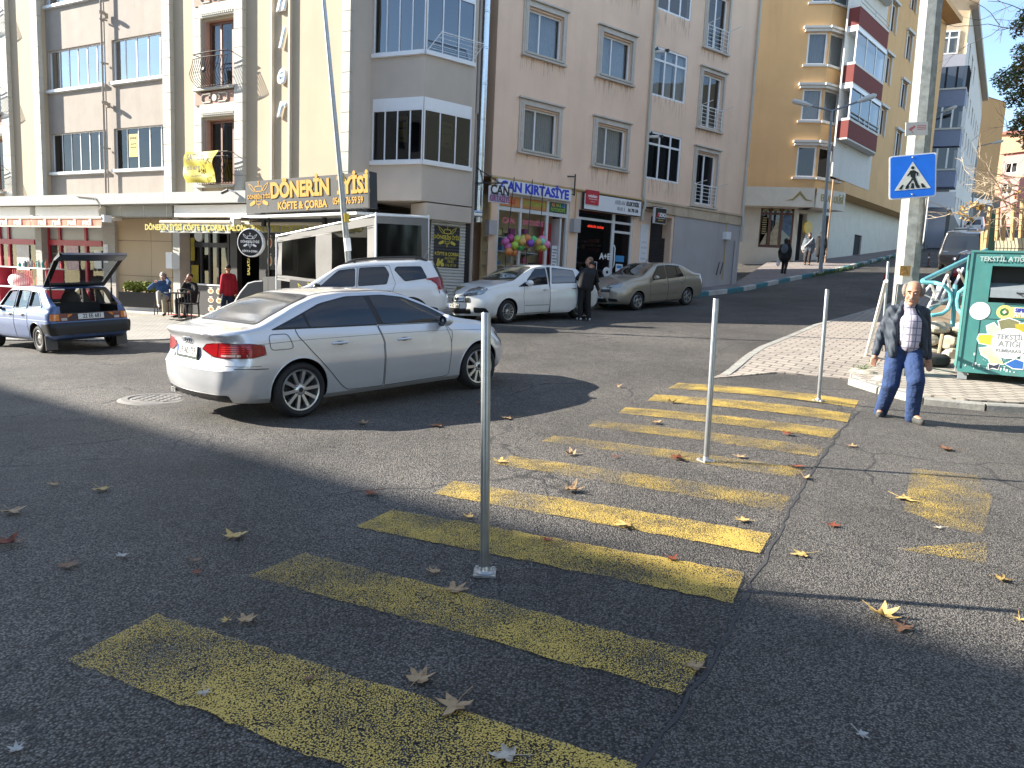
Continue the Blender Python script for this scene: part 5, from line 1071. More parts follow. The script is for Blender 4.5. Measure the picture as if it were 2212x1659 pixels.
def wheel_meshes(rt,wid,rr,spokes,mrim,style='twin'):
 t=MB().use(M_TYRE);w=wid/2
 t.lathe([(rr,-w*.82),(rr+.012,-w*.98),(lerp(rr,rt,.45),-w*1.06),(rt-.02,-w*.92),(rt-.003,-w*.7),(rt,-w*.3),(rt,w*.3),(rt-.003,w*.7),(rt-.02,w*.92),(lerp(rr,rt,.45),w*1.06),(rr+.012,w*.98),(rr,w*.82)],(0,0,0),'y',48)
 r=MB().use(mrim);r.lathe([(rr+.004,-w*.84),(rr-.004,-w*.90),(rr-.018,-w*.86),(rr-.022,-w*.6),(rr-.03,w*.5)],(0,0,0),'y',48)
 r.lathe([(0,-w*.80),(.035,-w*.80),(.045,-w*.74),(.075,-w*.68),(.08,-w*.4)],(0,0,0),'y',24)
 def spoke(a,w0,w1,off0,off1):
  c_,s_=math.cos(a),math.sin(a);R0,R1_=.05,rr-.008
  def pt(rd,tn,y):return(rd*c_-tn*s_,y,rd*s_+tn*c_)
  A=[pt(R0,off0-w0,-w*.70),pt(R0,off0+w0,-w*.70),pt(R1_,off1+w1,-w*.86),pt(R1_,off1-w1,-w*.86)];B=[pt(R0,off0-w0,-w*.35),pt(R0,off0+w0,-w*.35),pt(R1_,off1+w1,-w*.5),pt(R1_,off1-w1,-w*.5)]
  r.add(A+B,[(0,1,2,3),(0,4,5,1),(1,5,6,2),(3,2,6,7),(0,3,7,4)])
 for i in range(spokes):
  a=2*math.pi*i/spokes+.3
  if style=='twin':spoke(a,.016,.020,0,.0)
  elif style=='wide':spoke(a,.03,.045,0,0)
  elif style=='multi':spoke(a,.008,.010,0,.0)
  elif style=='steel':
   pass
 if style=='steel':
  r.lathe([(.06,-w*.55),(rr*.5,-w*.62),(rr*.62,-w*.45),(rr-.03,-w*.4)],(0,0,0),'y',40);r.use(M_DISC)
  for i in range(10):a=2*math.pi*i/10;r.lathe([(0,-w*.63),(.022,-w*.63)],(math.cos(a)*rr*.66,-.004,math.sin(a)*rr*.66),'y',10)
 r.use(M_BLACK);r.lathe([(0,-w*.815),(.028,-w*.81)],(0,0,0),'y',16)
 for i in range(5):a=2*math.pi*i/5;r.lathe([(0,-w*.72),(.009,-w*.72),(.011,-w*.6)],(math.cos(a)*.058,0,math.sin(a)*.058),'y',8)
 h=MB().use(M_DISC);h.lathe([(0,-w*.1),(rr*.72,-w*.1),(rr*.72,w*.1),(rr-.01,w*.3),(rr-.01,w*.7)],(0,0,0),'y',28)
 return h.mesh('wheel',True,40),t.mesh('tyre',True,50),r.mesh('rim',True,35)
def put_wheels(c,wid,rr,spokes,mrim,style,track,steer=0.0):
 meshes=wheel_meshes(c.S['rt'],wid,rr,spokes,mrim,style)
 for xw in(0,c.wb):
  for sg in(-1,1):
   h=bpy.data.objects.new('wheel',meshes[0]);COL.objects.link(h);h.parent=c.root;h.location=(xw,sg*track,c.S['rt']);h.rotation_euler=(0,rnd.uniform(0,6),(math.pi if sg>0 else 0)+(steer if xw else 0))
   for nm,me in(('tyre',meshes[1]),('rim',meshes[2])):q=bpy.data.objects.new(nm,me);COL.objects.link(q);q.parent=h
def arch_lips(c,m,r=.010):
 """thin rolled lips around the wheel openings, following the body side"""
 ra=c.S['ra']
 for xw in(0,c.wb):
  for sg in(-1,1):
   path=[];mb=MB().use(m)
   for i in range(33):
    a=rad(-8+196*i/32);p=(xw+(ra+.004)*math.cos(a),c.S['rt']+.01+(ra+.004)*math.sin(a))
    if p[1]<c.S['zg0']+.01:continue
    h,n=c.hit(side(sg),p);path.append(h+n*-.003)
   mb.tube(path,r,8);mb.build('wheel_arch_lip',c.root,smooth=True,angle=60)
def mirror(c,x,z,sg,m,s=1.0,leg=True):
 y=sg*1.0;h,n=c.hit(side(sg),(x,z-.06));y=h.y+sg*.13
 b=MB().use(m);b.ball((x,y,z),(.065*s,.105*s,.075*s),14,10);b.use(M_TRIMB);b.tube([h,(x-.01,h.y+sg*.08,z-.05)],.03,8);o=b.build('mirror',c.root,smooth=True)
 g=MB().use(M_CARGL);g.lathe([(0,0),(.062*s,0)],(0,0,0),'x',16,M=Matrix.Translation((x-.062*s,y,z)));g.build('mirror_glass',o);return o
def handle(c,x,z,sg,m,parent,ln=.2,flat=False):
 b=MB().use(M_TRIMB);pts=[]
 h,n=c.hit(side(sg),(x,z))
 b.ball(h+n*.0,(ln*.38,.006,.028),14,8);b.use(m);b.tube([h+Vector((-ln/2,0,0))+n*.004,h+Vector((-ln*.4,0,.004))+n*.028,h+Vector((ln*.4,0,.004))+n*.028,h+Vector((ln/2,0,0))+n*.004],[.012,.016,.016,.012],8)
 return b.build('handle',parent,smooth=True)
def plate(c,proj,x,z,txt,w=.50,h=.105,blue=True,n_=None,parent=None,tilt=None,frame=M_TRIMB):
 hit,n=c.hit(proj,(x,z));n=Vector((n.x,0,n.z*.3)).normalized()if n_ is None else n_;hit=hit+n*.012
 up=Vector((0,0,1));xr_=up.cross(n).normalized();up=n.cross(xr_);Mx=frame3(hit,xr_,up,n)
 b=MB().use(frame);b.cbox((0,-.008,-.006),(w+.02,h+.035,.012),Mx);b.use(M_PLATE);b.cbox((0,.003,.002),(w,h,.006),Mx);o=b.build('number_plate',parent or c.root)
 t=MB()
 if blue:t.use(M_BLUEP);t.cbox((-w/2+.022,.003,.006),(.04,h-.004,.003),Mx)
 t.use(M_INK);text(t,txt,h*1.02,Mx@Matrix.Translation((.02,.003,.006)),.001,bold=.002,sx=.74 if len(txt)>9 else .8);t.build('lettering',o);return o
def pose(Rw,Fw,side_sg,track,wb):
 """root matrix from the ground contacts of the visible side's wheels"""
 R_,F_=Vector(Rw),Vector(Fw);d=(F_-R_);d.z=0;d.normalize();lf=Vector((-d.y,d.x,0));cR=R_-lf*side_sg*track;cF=cR+d*wb
 def zz(p,s):q=p+lf*s*track;return ground_z(q.x,q.y)+.006
 zr,zf_=(zz(cR,1)+zz(cR,-1))/2,(zz(cF,1)+zz(cF,-1))/2;roll=((zz(cR,1)-zz(cR,-1))+(zz(cF,1)-zz(cF,-1)))/2/(2*track)
 X=Vector((d.x,d.y,(zf_-zr)/wb)).normalized();Y=Vector((lf.x,lf.y,roll)).normalized();Z=X.cross(Y).normalized();Y=Z.cross(X)
 return frame3((cR.x,cR.y,zr),X,Y,Z)
 # silver saloon in the foreground
SIL=carpaint('silver_paint',(.68,.69,.71),metal=.45,rough=.30,dust=.05)
audi=Car(dict(paint=SIL,ro=.87,fo=.78,wb=2.81,rt=.318,ra=.358,zg0=.2,tum=.42,kz=.86,rcr=.30,rcf=.55,fk=.9,crownr=.07,crownf=.16,crease=.15,zt=[(-.87,.985),(-.78,1.015),(-.6,1.035),(-.45,1.06),(-.2,1.165),(.15,1.315),(.45,1.402),(.8,1.428),(1.2,1.427),(1.55,1.395),(1.85,1.30),(2.2,1.135),(2.45,1.035),(2.55,1.01),(2.9,.955),(3.25,.865),(3.5,.77),(3.62,.70),(3.67,.66)],zb=[(-.87,.92),(-.7,.965),(-.3,.99),(.2,.995),(1,.975),(1.8,.955),(2.4,.945),(2.8,.91),(3.2,.83),(3.5,.73),(3.67,.62)],wb_=[(-1.03,.80),(-.5,.845),(0,.855),(1,.84),(2,.835),(2.5,.82),(3,.80),(3.67,.74)],wm=[(-1.03,.885),(-.6,.905),(0,.915),(1.4,.905),(2.8,.91),(3.3,.895),(3.67,.86)],ws=[(-1.03,.80),(0,.84),(1.4,.845),(2.8,.84),(3.67,.76)],zg=[(-1.03,.30),(-.75,.23),(-.4,.20),(.5,.17),(2.3,.17),(3.2,.19),(3.67,.23)],xr=[(.2,.10),(.32,.03),(.45,.0),(.60,.0),(.66,.035),(.72,.065),(.9,.075),(.93,.055),(.98,.02),(1.06,.015)],xf=[(.2,-.1),(.3,-.02),(.45,0),(.6,-.03),(.7,-.08),(.9,-.1)]))
MA=pose(G(655,902),G(1035,842),-1,.90,2.81);audi.start('parked_car','silver four door saloon car turning across the junction in the foreground',MA)
audi.root.name='saloon_car'
put_wheels(audi,.235,.236,10,M_ALLOY,'twin',.785,steer=rad(-2));arch_lips(audi,SIL,.009)
for sg in(-1,1):
 S_=side(sg)
 glassline=[(-.33,1.012,.06),(.0,1.135,.1),(.36,1.275,.2),(.75,1.345,.3),(1.3,1.35,.3),(1.62,1.315,.2),(2.0,1.175,.2),(2.36,1.0,.03),(2.30,.972,.03),(1.0,.995),(-.2,1.012)]
 audi.decal(rpoly(grow([p[:2]for p in glassline],.024),.06),S_,M_ALU if False else SIL,.0015,name='window_surround')
 audi.decal(rpoly([p[:2]for p in glassline],.05),S_,M_TRIMB,.004,name='window_trim')
 rd_poly=rpoly([(.64,.245,.05),(1.16,.235,.03),(1.16,.78),(1.10,.99,.02),(-.03,1.012,.02),(-.01,.93,.04),(.15,.745,.1),(.36,.52,.1),(.55,.31,.06)],.02)
 fd_poly=rpoly([(1.18,.235,.03),(2.25,.245,.06),(2.27,.7),(2.20,.965,.02),(1.115,.985,.02),(1.175,.78)],.02)
 rdoor=audi.decal(rd_poly,S_,SIL,.0022,name='door');fdoor=audi.decal(fd_poly,S_,SIL,.0022,name='door')
 handle(audi,.52,.815,sg,SIL,rdoor,.2);handle(audi,1.48,.795,sg,SIL,fdoor,.2)
 for nm,pl in(('window',[(-.25,1.03,.04),(.02,1.125),(.10,1.155,.02),(.14,1.02,.02),(-.15,1.03)]),):
  audi.decal(rpoly(pl,.02),S_,M_CARGL,.0062,name='window')
 audi.decal(rpoly([(.17,1.02,.02),(.13,1.17,.02),(.38,1.262,.1),(.75,1.328,.1),(1.02,1.335,.02),(1.12,1.0,.02)],.03),S_,M_CARGL,.0062,name='window',parent=rdoor)
 audi.decal(rpoly([(1.20,1.0,.02),(1.10,1.335,.02),(1.3,1.335,.1),(1.58,1.30,.1),(1.95,1.165,.1),(2.17,1.05,.02),(2.13,.985,.02)],.03),S_,M_CARGL,.0062,name='window',parent=fdoor)
 g=MB().use(M_GAP)
 def closed(p):return[list(p)+[p[0]]]
 audi.lines(g,closed(rd_poly)+closed(fd_poly)+[[(-.75,.625),(-.5,.61),(-.40,.605)],[(2.27,.7),(2.30,.84),(2.20,.965)]],S_,.007,.0048)
 if sg<0:audi.lines(g,closed(rpoly([(-.36,.80),(-.36,.965),(-.13,.965),(-.08,.80)],.05)),S_,.006,.0048)
 audi.lines(g,[[(-.75,.865),(.1,.885),(1.1,.88),(2.2,.865),(2.9,.83)]],S_,.0035,.0026)
 g.build('panel_gap',audi.root);
 b=MB().use(mat('grey_sill',(.30,.30,.31),.4));audi.lines(b,[[(.42,.255),(1.15,.262)],[(1.19,.262),(2.24,.275)]],S_,.0,.003)if False else None
 mirror(audi,2.13,1.005,sg,SIL,1.05)
 dg_=diag(-1.03,sg,-1)
for sg in(-1,1):
 ax=lambda p,s=sg:(Vector((-1.6,s*p[0],p[1])),Vector((1,0,0)))
 k=math.sqrt(.5)
 def cw(p,s=sg):
  u=p[0]
  a=min(max((u-.56)/.30,0),1)*math.pi/2;d=Vector((math.cos(a),-s*math.sin(a),0))
  if a<=0:o_=Vector((-1.0,s*u,p[1]))
  elif a>=math.pi/2:o_=Vector((-.87+.30+(u-.86),s*.6,p[1]))
  else:o_=Vector((-.55,s*.56,p[1]))
  return(tuple(o_-d*2),tuple(d))
 tl=audi.decal(rpoly([(.33,.81,.03),(.40,.865,.03),(.60,.89),(.86,.88,.03),(1.0,.855,.05),(1.01,.76,.04),(.86,.735),(.58,.735,.02),(.50,.745,.02)],.02),cw,M_REDL,.008,.035,name='tail_light')
 dk=MB().use(mat('dark_red_lens',(.10,.003,.005),.15,coat=1));audi.lines(dk,[[(.58,.735),(.60,.89)]],cw,.012,.0095);audi.lines(dk,[[(.33,.81),(.40,.865),(.60,.89),(.86,.88),(1.0,.855),(1.01,.76),(.86,.735),(.58,.735),(.50,.745),(.33,.81)]],cw,.010,.009);dk.build('lens_edge',tl)
 dk=MB().use(mat('pale_reverse_lens',(.6,.35,.33),.15,coat=1));audi.lines(dk,[[(.63,.757),(.82,.76)]],cw,.022,.0095);dk.use(mat('bright_red_lens',(.75,.03,.03),.2,coat=1))
 for q in range(4):audi.lines(dk,[[(.63,.785+.022*q),(.84,.785+.022*q)]],cw,.009,.0095)
 dk.build('reflector',tl)
 g=MB().use(M_GAP);audi.lines(g,[[(.545,.97),(.56,.90)],[(.50,.745),(.46,.67),(.40,.625),(0,.61)],[(.56,.90),(.56,.895)]],cw,.007,.006)
 audi.lines(g,[[(.6,.66),(.8,.645),(.95,.64)]],cw,.004,.004);g.build('panel_gap',audi.root)
audi.decal(rpoly([(-.74,.33),(.74,.33),(.68,.22),(-.68,.22)],.05),rear,M_TRIMB,.006,.05,name='bumper_insert')
rw=rpoly([(-.86,.0),(-.86,.0)],.0)if False else None
audi.decal(rpoly([(-.42,-.68,.06),(-.42,.68,.06),(.33,.585,.08),(.33,-.585,.08)],.08),topd,M_TRIMB,.002,.07,name='window_trim')
audi.decal(rpoly([(-.39,-.66,.05),(-.39,.66,.05),(.30,.57,.08),(.30,-.57,.08)],.08),topd,mat('rear_window_glass',(.045,.05,.055),.10,spec=.6,var=0),.005,.07,name='rear_window')
audi.decal(rpoly([(1.62,-.52),(1.62,.52),(2.36,.68),(2.36,-.68)],.12),topd,M_CARGL,.004,.08,name='windscreen')
g=MB().use(M_GAP);audi.lines(g,[[(-.45,-.70),(-.80,-.62)],[(-.45,.70),(-.80,.62)]],topd,.007,.004);audi.lines(g,[[(.3,-.56),(1.0,-.575),(1.62,-.53)],[(.3,.56),(1.0,.575),(1.62,.53)]],topd,.016,.002);audi.lines(g,[[(2.5,-.70),(3.3,-.62)],[(2.5,.70),(3.3,.62)]],topd,.007,.003);g.build('panel_gap',audi.root)
plate(audi,rear,0,.765,'59 AJU 759',.50,.108,frame=mat('green_black_frame',(.01,.03,.02),.5),n_=Vector((-.985,0,.17)).normalized())
r=MB().use(M_CHROME)
for i in range(4):
 pth=[]
 for a_ in range(20):h,n=audi.hit(rear,(-.078+.052*i+.034*math.cos(a_*.3142),.89+.034*math.sin(a_*.3142)));pth.append(h+n*.008)
 r.tube(pth,.005,6,closed=True)
r.build('ring_emblem',audi.root,smooth=True)
def small_text(c,proj,txt,p,sz,m,parent=None):
 h,n=c.hit(proj,p);up=Vector((0,0,1));xr_=up.cross(n).normalized();t=MB().use(m);text(t,txt,sz,frame3(h+n*.006,xr_,n.cross(xr_),n),.002,bold=.003);return t.build('lettering',parent or c.root)
small_text(audi,rear,'A4',(.40,.69),.055,M_TRIMB);small_text(audi,rear,'quattro',(-.36,.67),.042,M_TRIMB)
e=MB().use(M_CHROME)
for x,y in((-.82,.50),(-.82,.43)):e.tube([(x-.06,y,.27),(x+.2,y,.28)],.03,12)
e.build('exhaust_pipe',audi.root,smooth=True)
for sg in(-1,1):
 audi.decal(rpoly([(.52,.60),(.52,.74),(.80,.78),(.80,.62)],.03),lambda p,s=sg:((6,s*p[0],p[1]),(-1,0,0)),M_CLRL,.006,.05,name='headlight')
 hh=rpoly([(3.30,.70),(3.28,.76),(3.46,.735),(3.54,.66),(3.45,.63)],.02);audi.decal(hh,side(sg),M_CLRL,.006,.04,name='headlight')
gr=audi.decal(rpoly([(-.34,.30),(-.42,.68),(.42,.68),(.34,.30)],.04),front,M_TRIMB,.006,.06,name='grille')
wp2=MB().use(M_SHOPW)if False else None
# white sport utility car
WHT=carpaint('white_car_paint',(.76,.77,.78),rough=.3,dust=.08)
suv=Car(dict(paint=WHT,ro=.82,fo=.80,wb=2.67,rt=.335,ra=.395,zg0=.32,tum=.26,kz=.90,rcr=.26,rcf=.5,fk=.8,crownr=.05,crownf=.14,crease=.12,zt=[(-.82,1.545),(-.6,1.575),(0,1.61),(.8,1.63),(1.3,1.61),(1.55,1.57),(1.8,1.44),(2.2,1.21),(2.38,1.13),(2.7,1.10),(3.1,1.04),(3.3,.97),(3.47,.84)],zb=[(-.82,1.06),(0,1.08),(1,1.05),(2,1.03),(2.6,1.02),(3.1,.95),(3.47,.76)],wb_=[(-.82,.80),(0,.83),(1,.83),(2.3,.82),(3,.79),(3.47,.74)],wm=[(-.82,.87),(-.3,.905),(0,.92),(.45,.90),(1.4,.885),(2.3,.90),(2.67,.92),(3.1,.90),(3.47,.86)],ws=[(-.82,.82),(1.3,.84),(3.47,.80)],zg=[(-.82,.42),(-.5,.34),(.3,.30),(2.4,.30),(3.1,.33),(3.47,.38)],xr=[(.3,.08),(.5,0),(.75,.0),(.85,.06),(1.1,.10),(1.3,.18),(1.5,.27),(1.6,.30)],xf=[(.3,-.06),(.5,0),(.7,-.04),(.9,-.1)]))
Rw=Vector((*at_y(914,715,16.9)[:2],0));Rw=Rw+Vector((-.25,0,0));Fw=Rw+Vector((-.993,-.10,0))*2.67
suv.start('sport_utility_car','white sport utility car with black roof rails parked on the corner behind the silver saloon',pose(Rw,Fw,1,.90,2.67))
put_wheels(suv,.22,.21,10,M_ALLOY,'twin',.79);arch_lips(suv,M_TRIMB,.022)
for sg in(-1,1):
 S_=side(sg)
 rdp=rpoly([(.38,.50,.05),(.62,.42),(1.17,.42,.03),(1.17,1.05),(1.12,1.50,.03),(.42,1.50,.04),(.30,1.08),(.42,.80)],.03);fdp=rpoly([(1.19,.42,.03),(2.16,.42,.05),(2.22,.75),(2.20,1.05),(1.62,1.47,.1),(1.14,1.50,.03),(1.19,1.05)],.03)
 rdo,fdo=suv.decal(rdp,S_,WHT,.002,name='door'),suv.decal(fdp,S_,WHT,.002,name='door')
 for pl,par in(([(.50,1.09),(.44,1.30),(.52,1.46),(1.09,1.465),(1.14,1.08)],rdo),([(1.22,1.08),(1.20,1.465),(1.56,1.43),(2.02,1.10)],fdo),([(-.42,1.17),(-.30,1.42),(.26,1.44),(.30,1.40),(.08,1.13)],None)):
  suv.decal(rpoly(grow(pl[::-1],.02),.05),S_,M_TRIMB,.0035,name='window_trim',parent=par);suv.decal(rpoly(pl[::-1],.05),S_,M_CARGL,.006,name='window',parent=par)
 g=MB().use(M_GAP);suv.lines(g,closed(rdp)+closed(fdp),S_,.008,.0045);g.build('panel_gap',suv.root)
 for x,z,par in((.50,.90,rdo),(1.42,.90,fdo)):handle(suv,x,z,sg,M_TRIMB,par,.17)
 mirror(suv,2.05,1.10,sg,M_TRIMB,1.25)
 suv.decal(rpoly([(-.62,.30),(-.62,.47),(-.30,.55),(-.30,.35)],.04),S_,M_TRIMB,.006,name='bumper_insert')
 rr_=MB().use(M_TRIMB);pth=[]
 for i in range(15):
  x=lerp(-.45,1.45,i/14);h,n=suv.hit(topd,(x,sg*.56));e_=min(i,14-i);pth.append(h+Vector((0,0,.012+.05*min(1,e_/2))))
 rr_.tube(pth,[.012]+[.03]*13+[.012],8)
 for x in(-.2,1.2):h,n=suv.hit(topd,(x,sg*.56));rr_.tube([h,h+Vector((0,0,.06))],.025,6)
 rr_.build('roof_rail',suv.root,smooth=True)
 suv.decal(rpoly([(-.82,.88),(-.82,1.16),(-.72,1.14),(-.73,.92)],.03),S_,M_REDL,.012,.05,name='tail_light');suv.decal(rpoly([(.60,.88),(.60,1.18),(.80,1.16),(.80,.88)],.03),lambda p,s=sg:((-6,s*p[0],p[1]),(1,0,0)),M_REDL,.012,.05,name='tail_light')
 suv.decal(rpoly([(3.12,.80),(3.08,.94),(3.36,.86),(3.42,.76)],.03),S_,M_CLRL,.006,.05,name='headlight')
suv.decal(rpoly([(1.60,-.56),(1.60,.56),(2.30,.70),(2.30,-.70)],.1),topd,mat('reflective_windscreen',(.05,.06,.055),.05,coat=1,spec=1,var=0),.004,.08,name='windscreen')
suv.decal(rpoly([(-.62,1.12),(-.55,1.45),(.55,1.45),(.62,1.12)],.06),rear,M_CARGL,.005,.08,name='rear_window');plate(suv,rear,0,.80,'59 AAF 412')
gr=suv.decal(rpoly([(-.5,.66),(-.52,.82),(.52,.82),(.5,.66)],.03),front,M_TRIMB,.006,.06,name='grille');ah=MB().use(M_TRIMB);h,n=suv.hit(topd,(-.35,0));ah.tube([h,h+Vector((-.2,0,.35))],.005,5);ah.build('antenna',suv.root)
# white saloon with an open rear door
WH2=carpaint('white_car_paint_warm',(.77,.77,.75),rough=.32,dust=.1)
lin=Car(dict(paint=WH2,ro=1.0,fo=.92,wb=2.60,rt=.305,ra=.345,zg0=.2,tum=.36,kz=.87,rcr=.30,rcf=.62,fk=.95,crownr=.06,crownf=.2,crease=.14,zt=[(-1.0,1.06),(-.6,1.12),(-.35,1.16),(-.1,1.27),(.3,1.42),(.7,1.485),(1.1,1.49),(1.5,1.45),(1.9,1.30),(2.3,1.10),(2.5,1.06),(2.9,1.0),(3.2,.93),(3.4,.84),(3.52,.74)],zb=[(-1.0,.98),(0,1.0),(1,.97),(2,.94),(2.6,.93),(3,.88),(3.3,.80),(3.52,.68)],wb_=[(-1,.76),(0,.80),(1,.80),(2.3,.79),(3,.76),(3.52,.68)],wm=[(-1,.83),(0,.865),(1.3,.86),(2.6,.865),(3.1,.85),(3.52,.80)],ws=[(-1,.76),(0,.80),(2.6,.80),(3.52,.72)],zg=[(-1,.30),(-.4,.21),(2.3,.18),(3.1,.19),(3.52,.22)],xr=[(.2,.1),(.45,0),(.65,.02),(.9,.06),(1.05,.03)],xf=[(.2,-.08),(.35,0),(.55,-.02),(.75,-.10)]))
Fq=Vector((-.17,19.08,0));Rq=Vector((*pR(-2.77+2.60,3.5),0));Rq=Fq+(Rq-Fq).normalized()*2.6
lin.start('saloon_car','white saloon car with its rear door open, parked before the stationery shop',pose(Rq,Fq,1,.85,2.60))
put_wheels(lin,.2,.21,14,M_ALLOY,'multi',.75,steer=rad(8));arch_lips(lin,WH2,.008)
for sg in(-1,1):
 S_=side(sg);fdp=rpoly([(1.12,.22,.03),(2.02,.24,.06),(2.08,.7),(2.0,.95),(1.48,1.40,.12),(1.07,1.42,.03),(1.12,.96)],.03);rdp=rpoly([(.36,.34,.05),(.55,.23),(1.10,.22,.03),(1.10,.96),(1.05,1.42,.03),(.30,1.36,.1),(.08,1.0),(.32,.72)],.03)
 fdo=lin.decal(fdp,S_,WH2,.002,name='door');handle(lin,1.3,.83,sg,WH2,fdo,.17)
 pl=[(1.16,.985),(1.12,1.385),(1.46,1.36),(1.84,1.09),(1.86,.96)];lin.decal(rpoly(grow(pl[::-1],.022),.03),S_,M_TRIMB,.0035,name='window_trim',parent=fdo);lin.decal(rpoly(pl[::-1],.03),S_,M_CARGL,.006,name='window',parent=fdo)
 pl=[(1.92,.95),(1.93,1.03),(2.19,.93)];lin.decal(rpoly(grow(pl[::-1],.02),.02),S_,M_TRIMB,.0035,name='window_trim');lin.decal(rpoly(pl[::-1],.02),S_,M_CARGL,.006,name='window')
 g=MB().use(M_GAP);lin.lines(g,closed(fdp)+closed(rdp),S_,.008,.0042)
 lin.lines(g,[[(1.14,.42),(2.02,.44)],[(.42,.42),(1.08,.42)]],S_,.012,.003);g.build('panel_gap',lin.root)
 if sg>0:
  lin.decal(rdp,S_,mat('dark_car_interior',(.02,.02,.021),.8),.003,name='door_opening')
 else:
  rdo=lin.decal(rdp,S_,WH2,.002,name='door');pl=[(.40,.99),(.42,1.33),(1.0,1.385),(1.06,.985)];lin.decal(rpoly(pl,.03),S_,M_CARGL,.006,name='window',parent=rdo)
 mirror(lin,1.90,1.02,sg,WH2,1.1)
 lin.decal(rpoly([(2.86,.70),(2.70,.83),(2.92,.90),(3.22,.84),(3.42,.72),(3.36,.66)],.04),lambda p,s=sg:((p[0]+2.2,s*4,p[1]+.3),Vector((-.47,-s*.87,-.06)).normalized()),M_CLRL,.006,.05,name='headlight')
 lin.decal(rpoly([(-.98,.66),(-.98,.95),(-.80,.93),(-.84,.70)],.03),S_,M_REDL,.008,.05,name='tail_light')
 lin.decal(rpoly([(.50,.30),(.48,.44),(.72,.42),(.74,.30)],.03),lambda p,s=sg:((6,s*p[0],p[1]),(-1,0,0)),M_TRIMB,.006,.05,name='fog_lamp_recess')
lin.decal(rpoly([(1.50,-.54),(1.50,.54),(2.36,.70),(2.36,-.70)],.12),topd,mat('greenish_windscreen',(.05,.06,.05),.05,coat=1,spec=1,var=0),.004,.08,name='windscreen')
lin.decal(rpoly([(-.36,-.56),(-.36,.56),(.3,.5),(.3,-.5)],.1),topd,M_CARGL,.004,.08,name='rear_window')
lin.decal(rpoly([(-.40,.55),(-.37,.68),(.37,.68),(.40,.55)],.05),front,M_CHROME,.005,.05,name='grille_surround');lin.decal(rpoly([(-.37,.565),(-.35,.668),(.35,.668),(.37,.565)],.04),front,M_TRIMB,.008,.05,name='grille')
lin.decal(rpoly([(-.42,.27),(-.40,.40),(.40,.40),(.42,.27)],.04),front,M_TRIMB,.006,.05,name='lower_grille');plate(lin,front,0,.465,'34 NZ 1340',.46,.1)
b=MB().use(M_CHROME)
for z in(.60,.635):lin.lines(b,[[(-.3,z),(.3,z)]],front,.012,.012)
h,n=lin.hit(front,(0,.65));b.lathe([(0,.02),(.05,.012),(.055,0)],(0,0,0),'x',16,M=Matrix.Translation(h+n*.006));b.build('grille_bar',lin.root)
hx,_=lin.hit(side(1),(1.08,.7));ang=rad(26);Mh=Matrix.Translation((1.08,hx.y-.01,0))@Matrix.Rotation(-ang,4,'Z')@Matrix.Translation((-1.08,-hx.y+.01,0))
rd=lin.decal(rdp,side(1),WH2,.035,name='door',rim=.07)
def moveo(o):
 for v in o.data.vertices:v.co=Mh@v.co
pl=[(.34,1.0),(.42,1.30),(1.0,1.375),(1.05,.985)];t1=lin.decal(rpoly(grow(pl,.022),.04),side(1),M_TRIMB,.037,name='window_trim',parent=rd);t2=lin.decal(rpoly(pl,.04),side(1),mat('pale_reflecting_window',(.10,.12,.14),.04,coat=1,spec=1,var=0),.040,name='window',parent=rd);hd=handle(lin,.42,.86,1,WH2,rd,.17)
for v in hd.data.vertices:v.co.y+=.035
for o in(rd,t1,t2,hd):moveo(o)
# beige saloon parked behind it
BEI=carpaint('beige_metallic',(.40,.355,.28),metal=.45,rough=.34,dust=.1)
cli=Car(dict(paint=BEI,ro=.98,fo=.80,wb=2.47,rt=.288,ra=.325,zg0=.2,tum=.34,kz=.86,rcr=.28,rcf=.5,fk=.9,crownr=.06,crownf=.16,crease=.14,zt=[(-.98,1.0),(-.6,1.06),(-.4,1.09),(-.1,1.23),(.25,1.37),(.6,1.425),(1.0,1.435),(1.35,1.41),(1.7,1.28),(2.05,1.10),(2.25,1.03),(2.6,.99),(2.95,.92),(3.15,.83),(3.27,.73)],zb=[(-.98,.92),(0,.96),(1,.93),(2,.91),(2.5,.89),(3,.81),(3.27,.67)],wb_=[(-1,.72),(0,.76),(1,.76),(2.2,.75),(3,.71),(3.27,.66)],wm=[(-1,.79),(0,.82),(1.2,.815),(2.5,.82),(3.27,.76)],ws=[(-1,.72),(0,.76),(2.5,.76),(3.27,.70)],zg=[(-1,.30),(-.4,.2),(2.2,.18),(3.27,.22)],xr=[(.2,.1),(.45,0),(.6,.01),(.9,.06),(1.0,.04)],xf=[(.2,-.08),(.35,0),(.55,-.02),(.75,-.10)]))
Rq=Vector((*pR(5.23,2.9),0));Fq=Vector((*pR(5.23-2.47,2.95),0));cli.start('saloon_car','beige metallic saloon car parked uphill of the white saloon',pose(Rq,Fq,1,.80,2.47))
put_wheels(cli,.185,.195,5,M_ALLOY,'wide',.70);arch_lips(cli,BEI,.008)
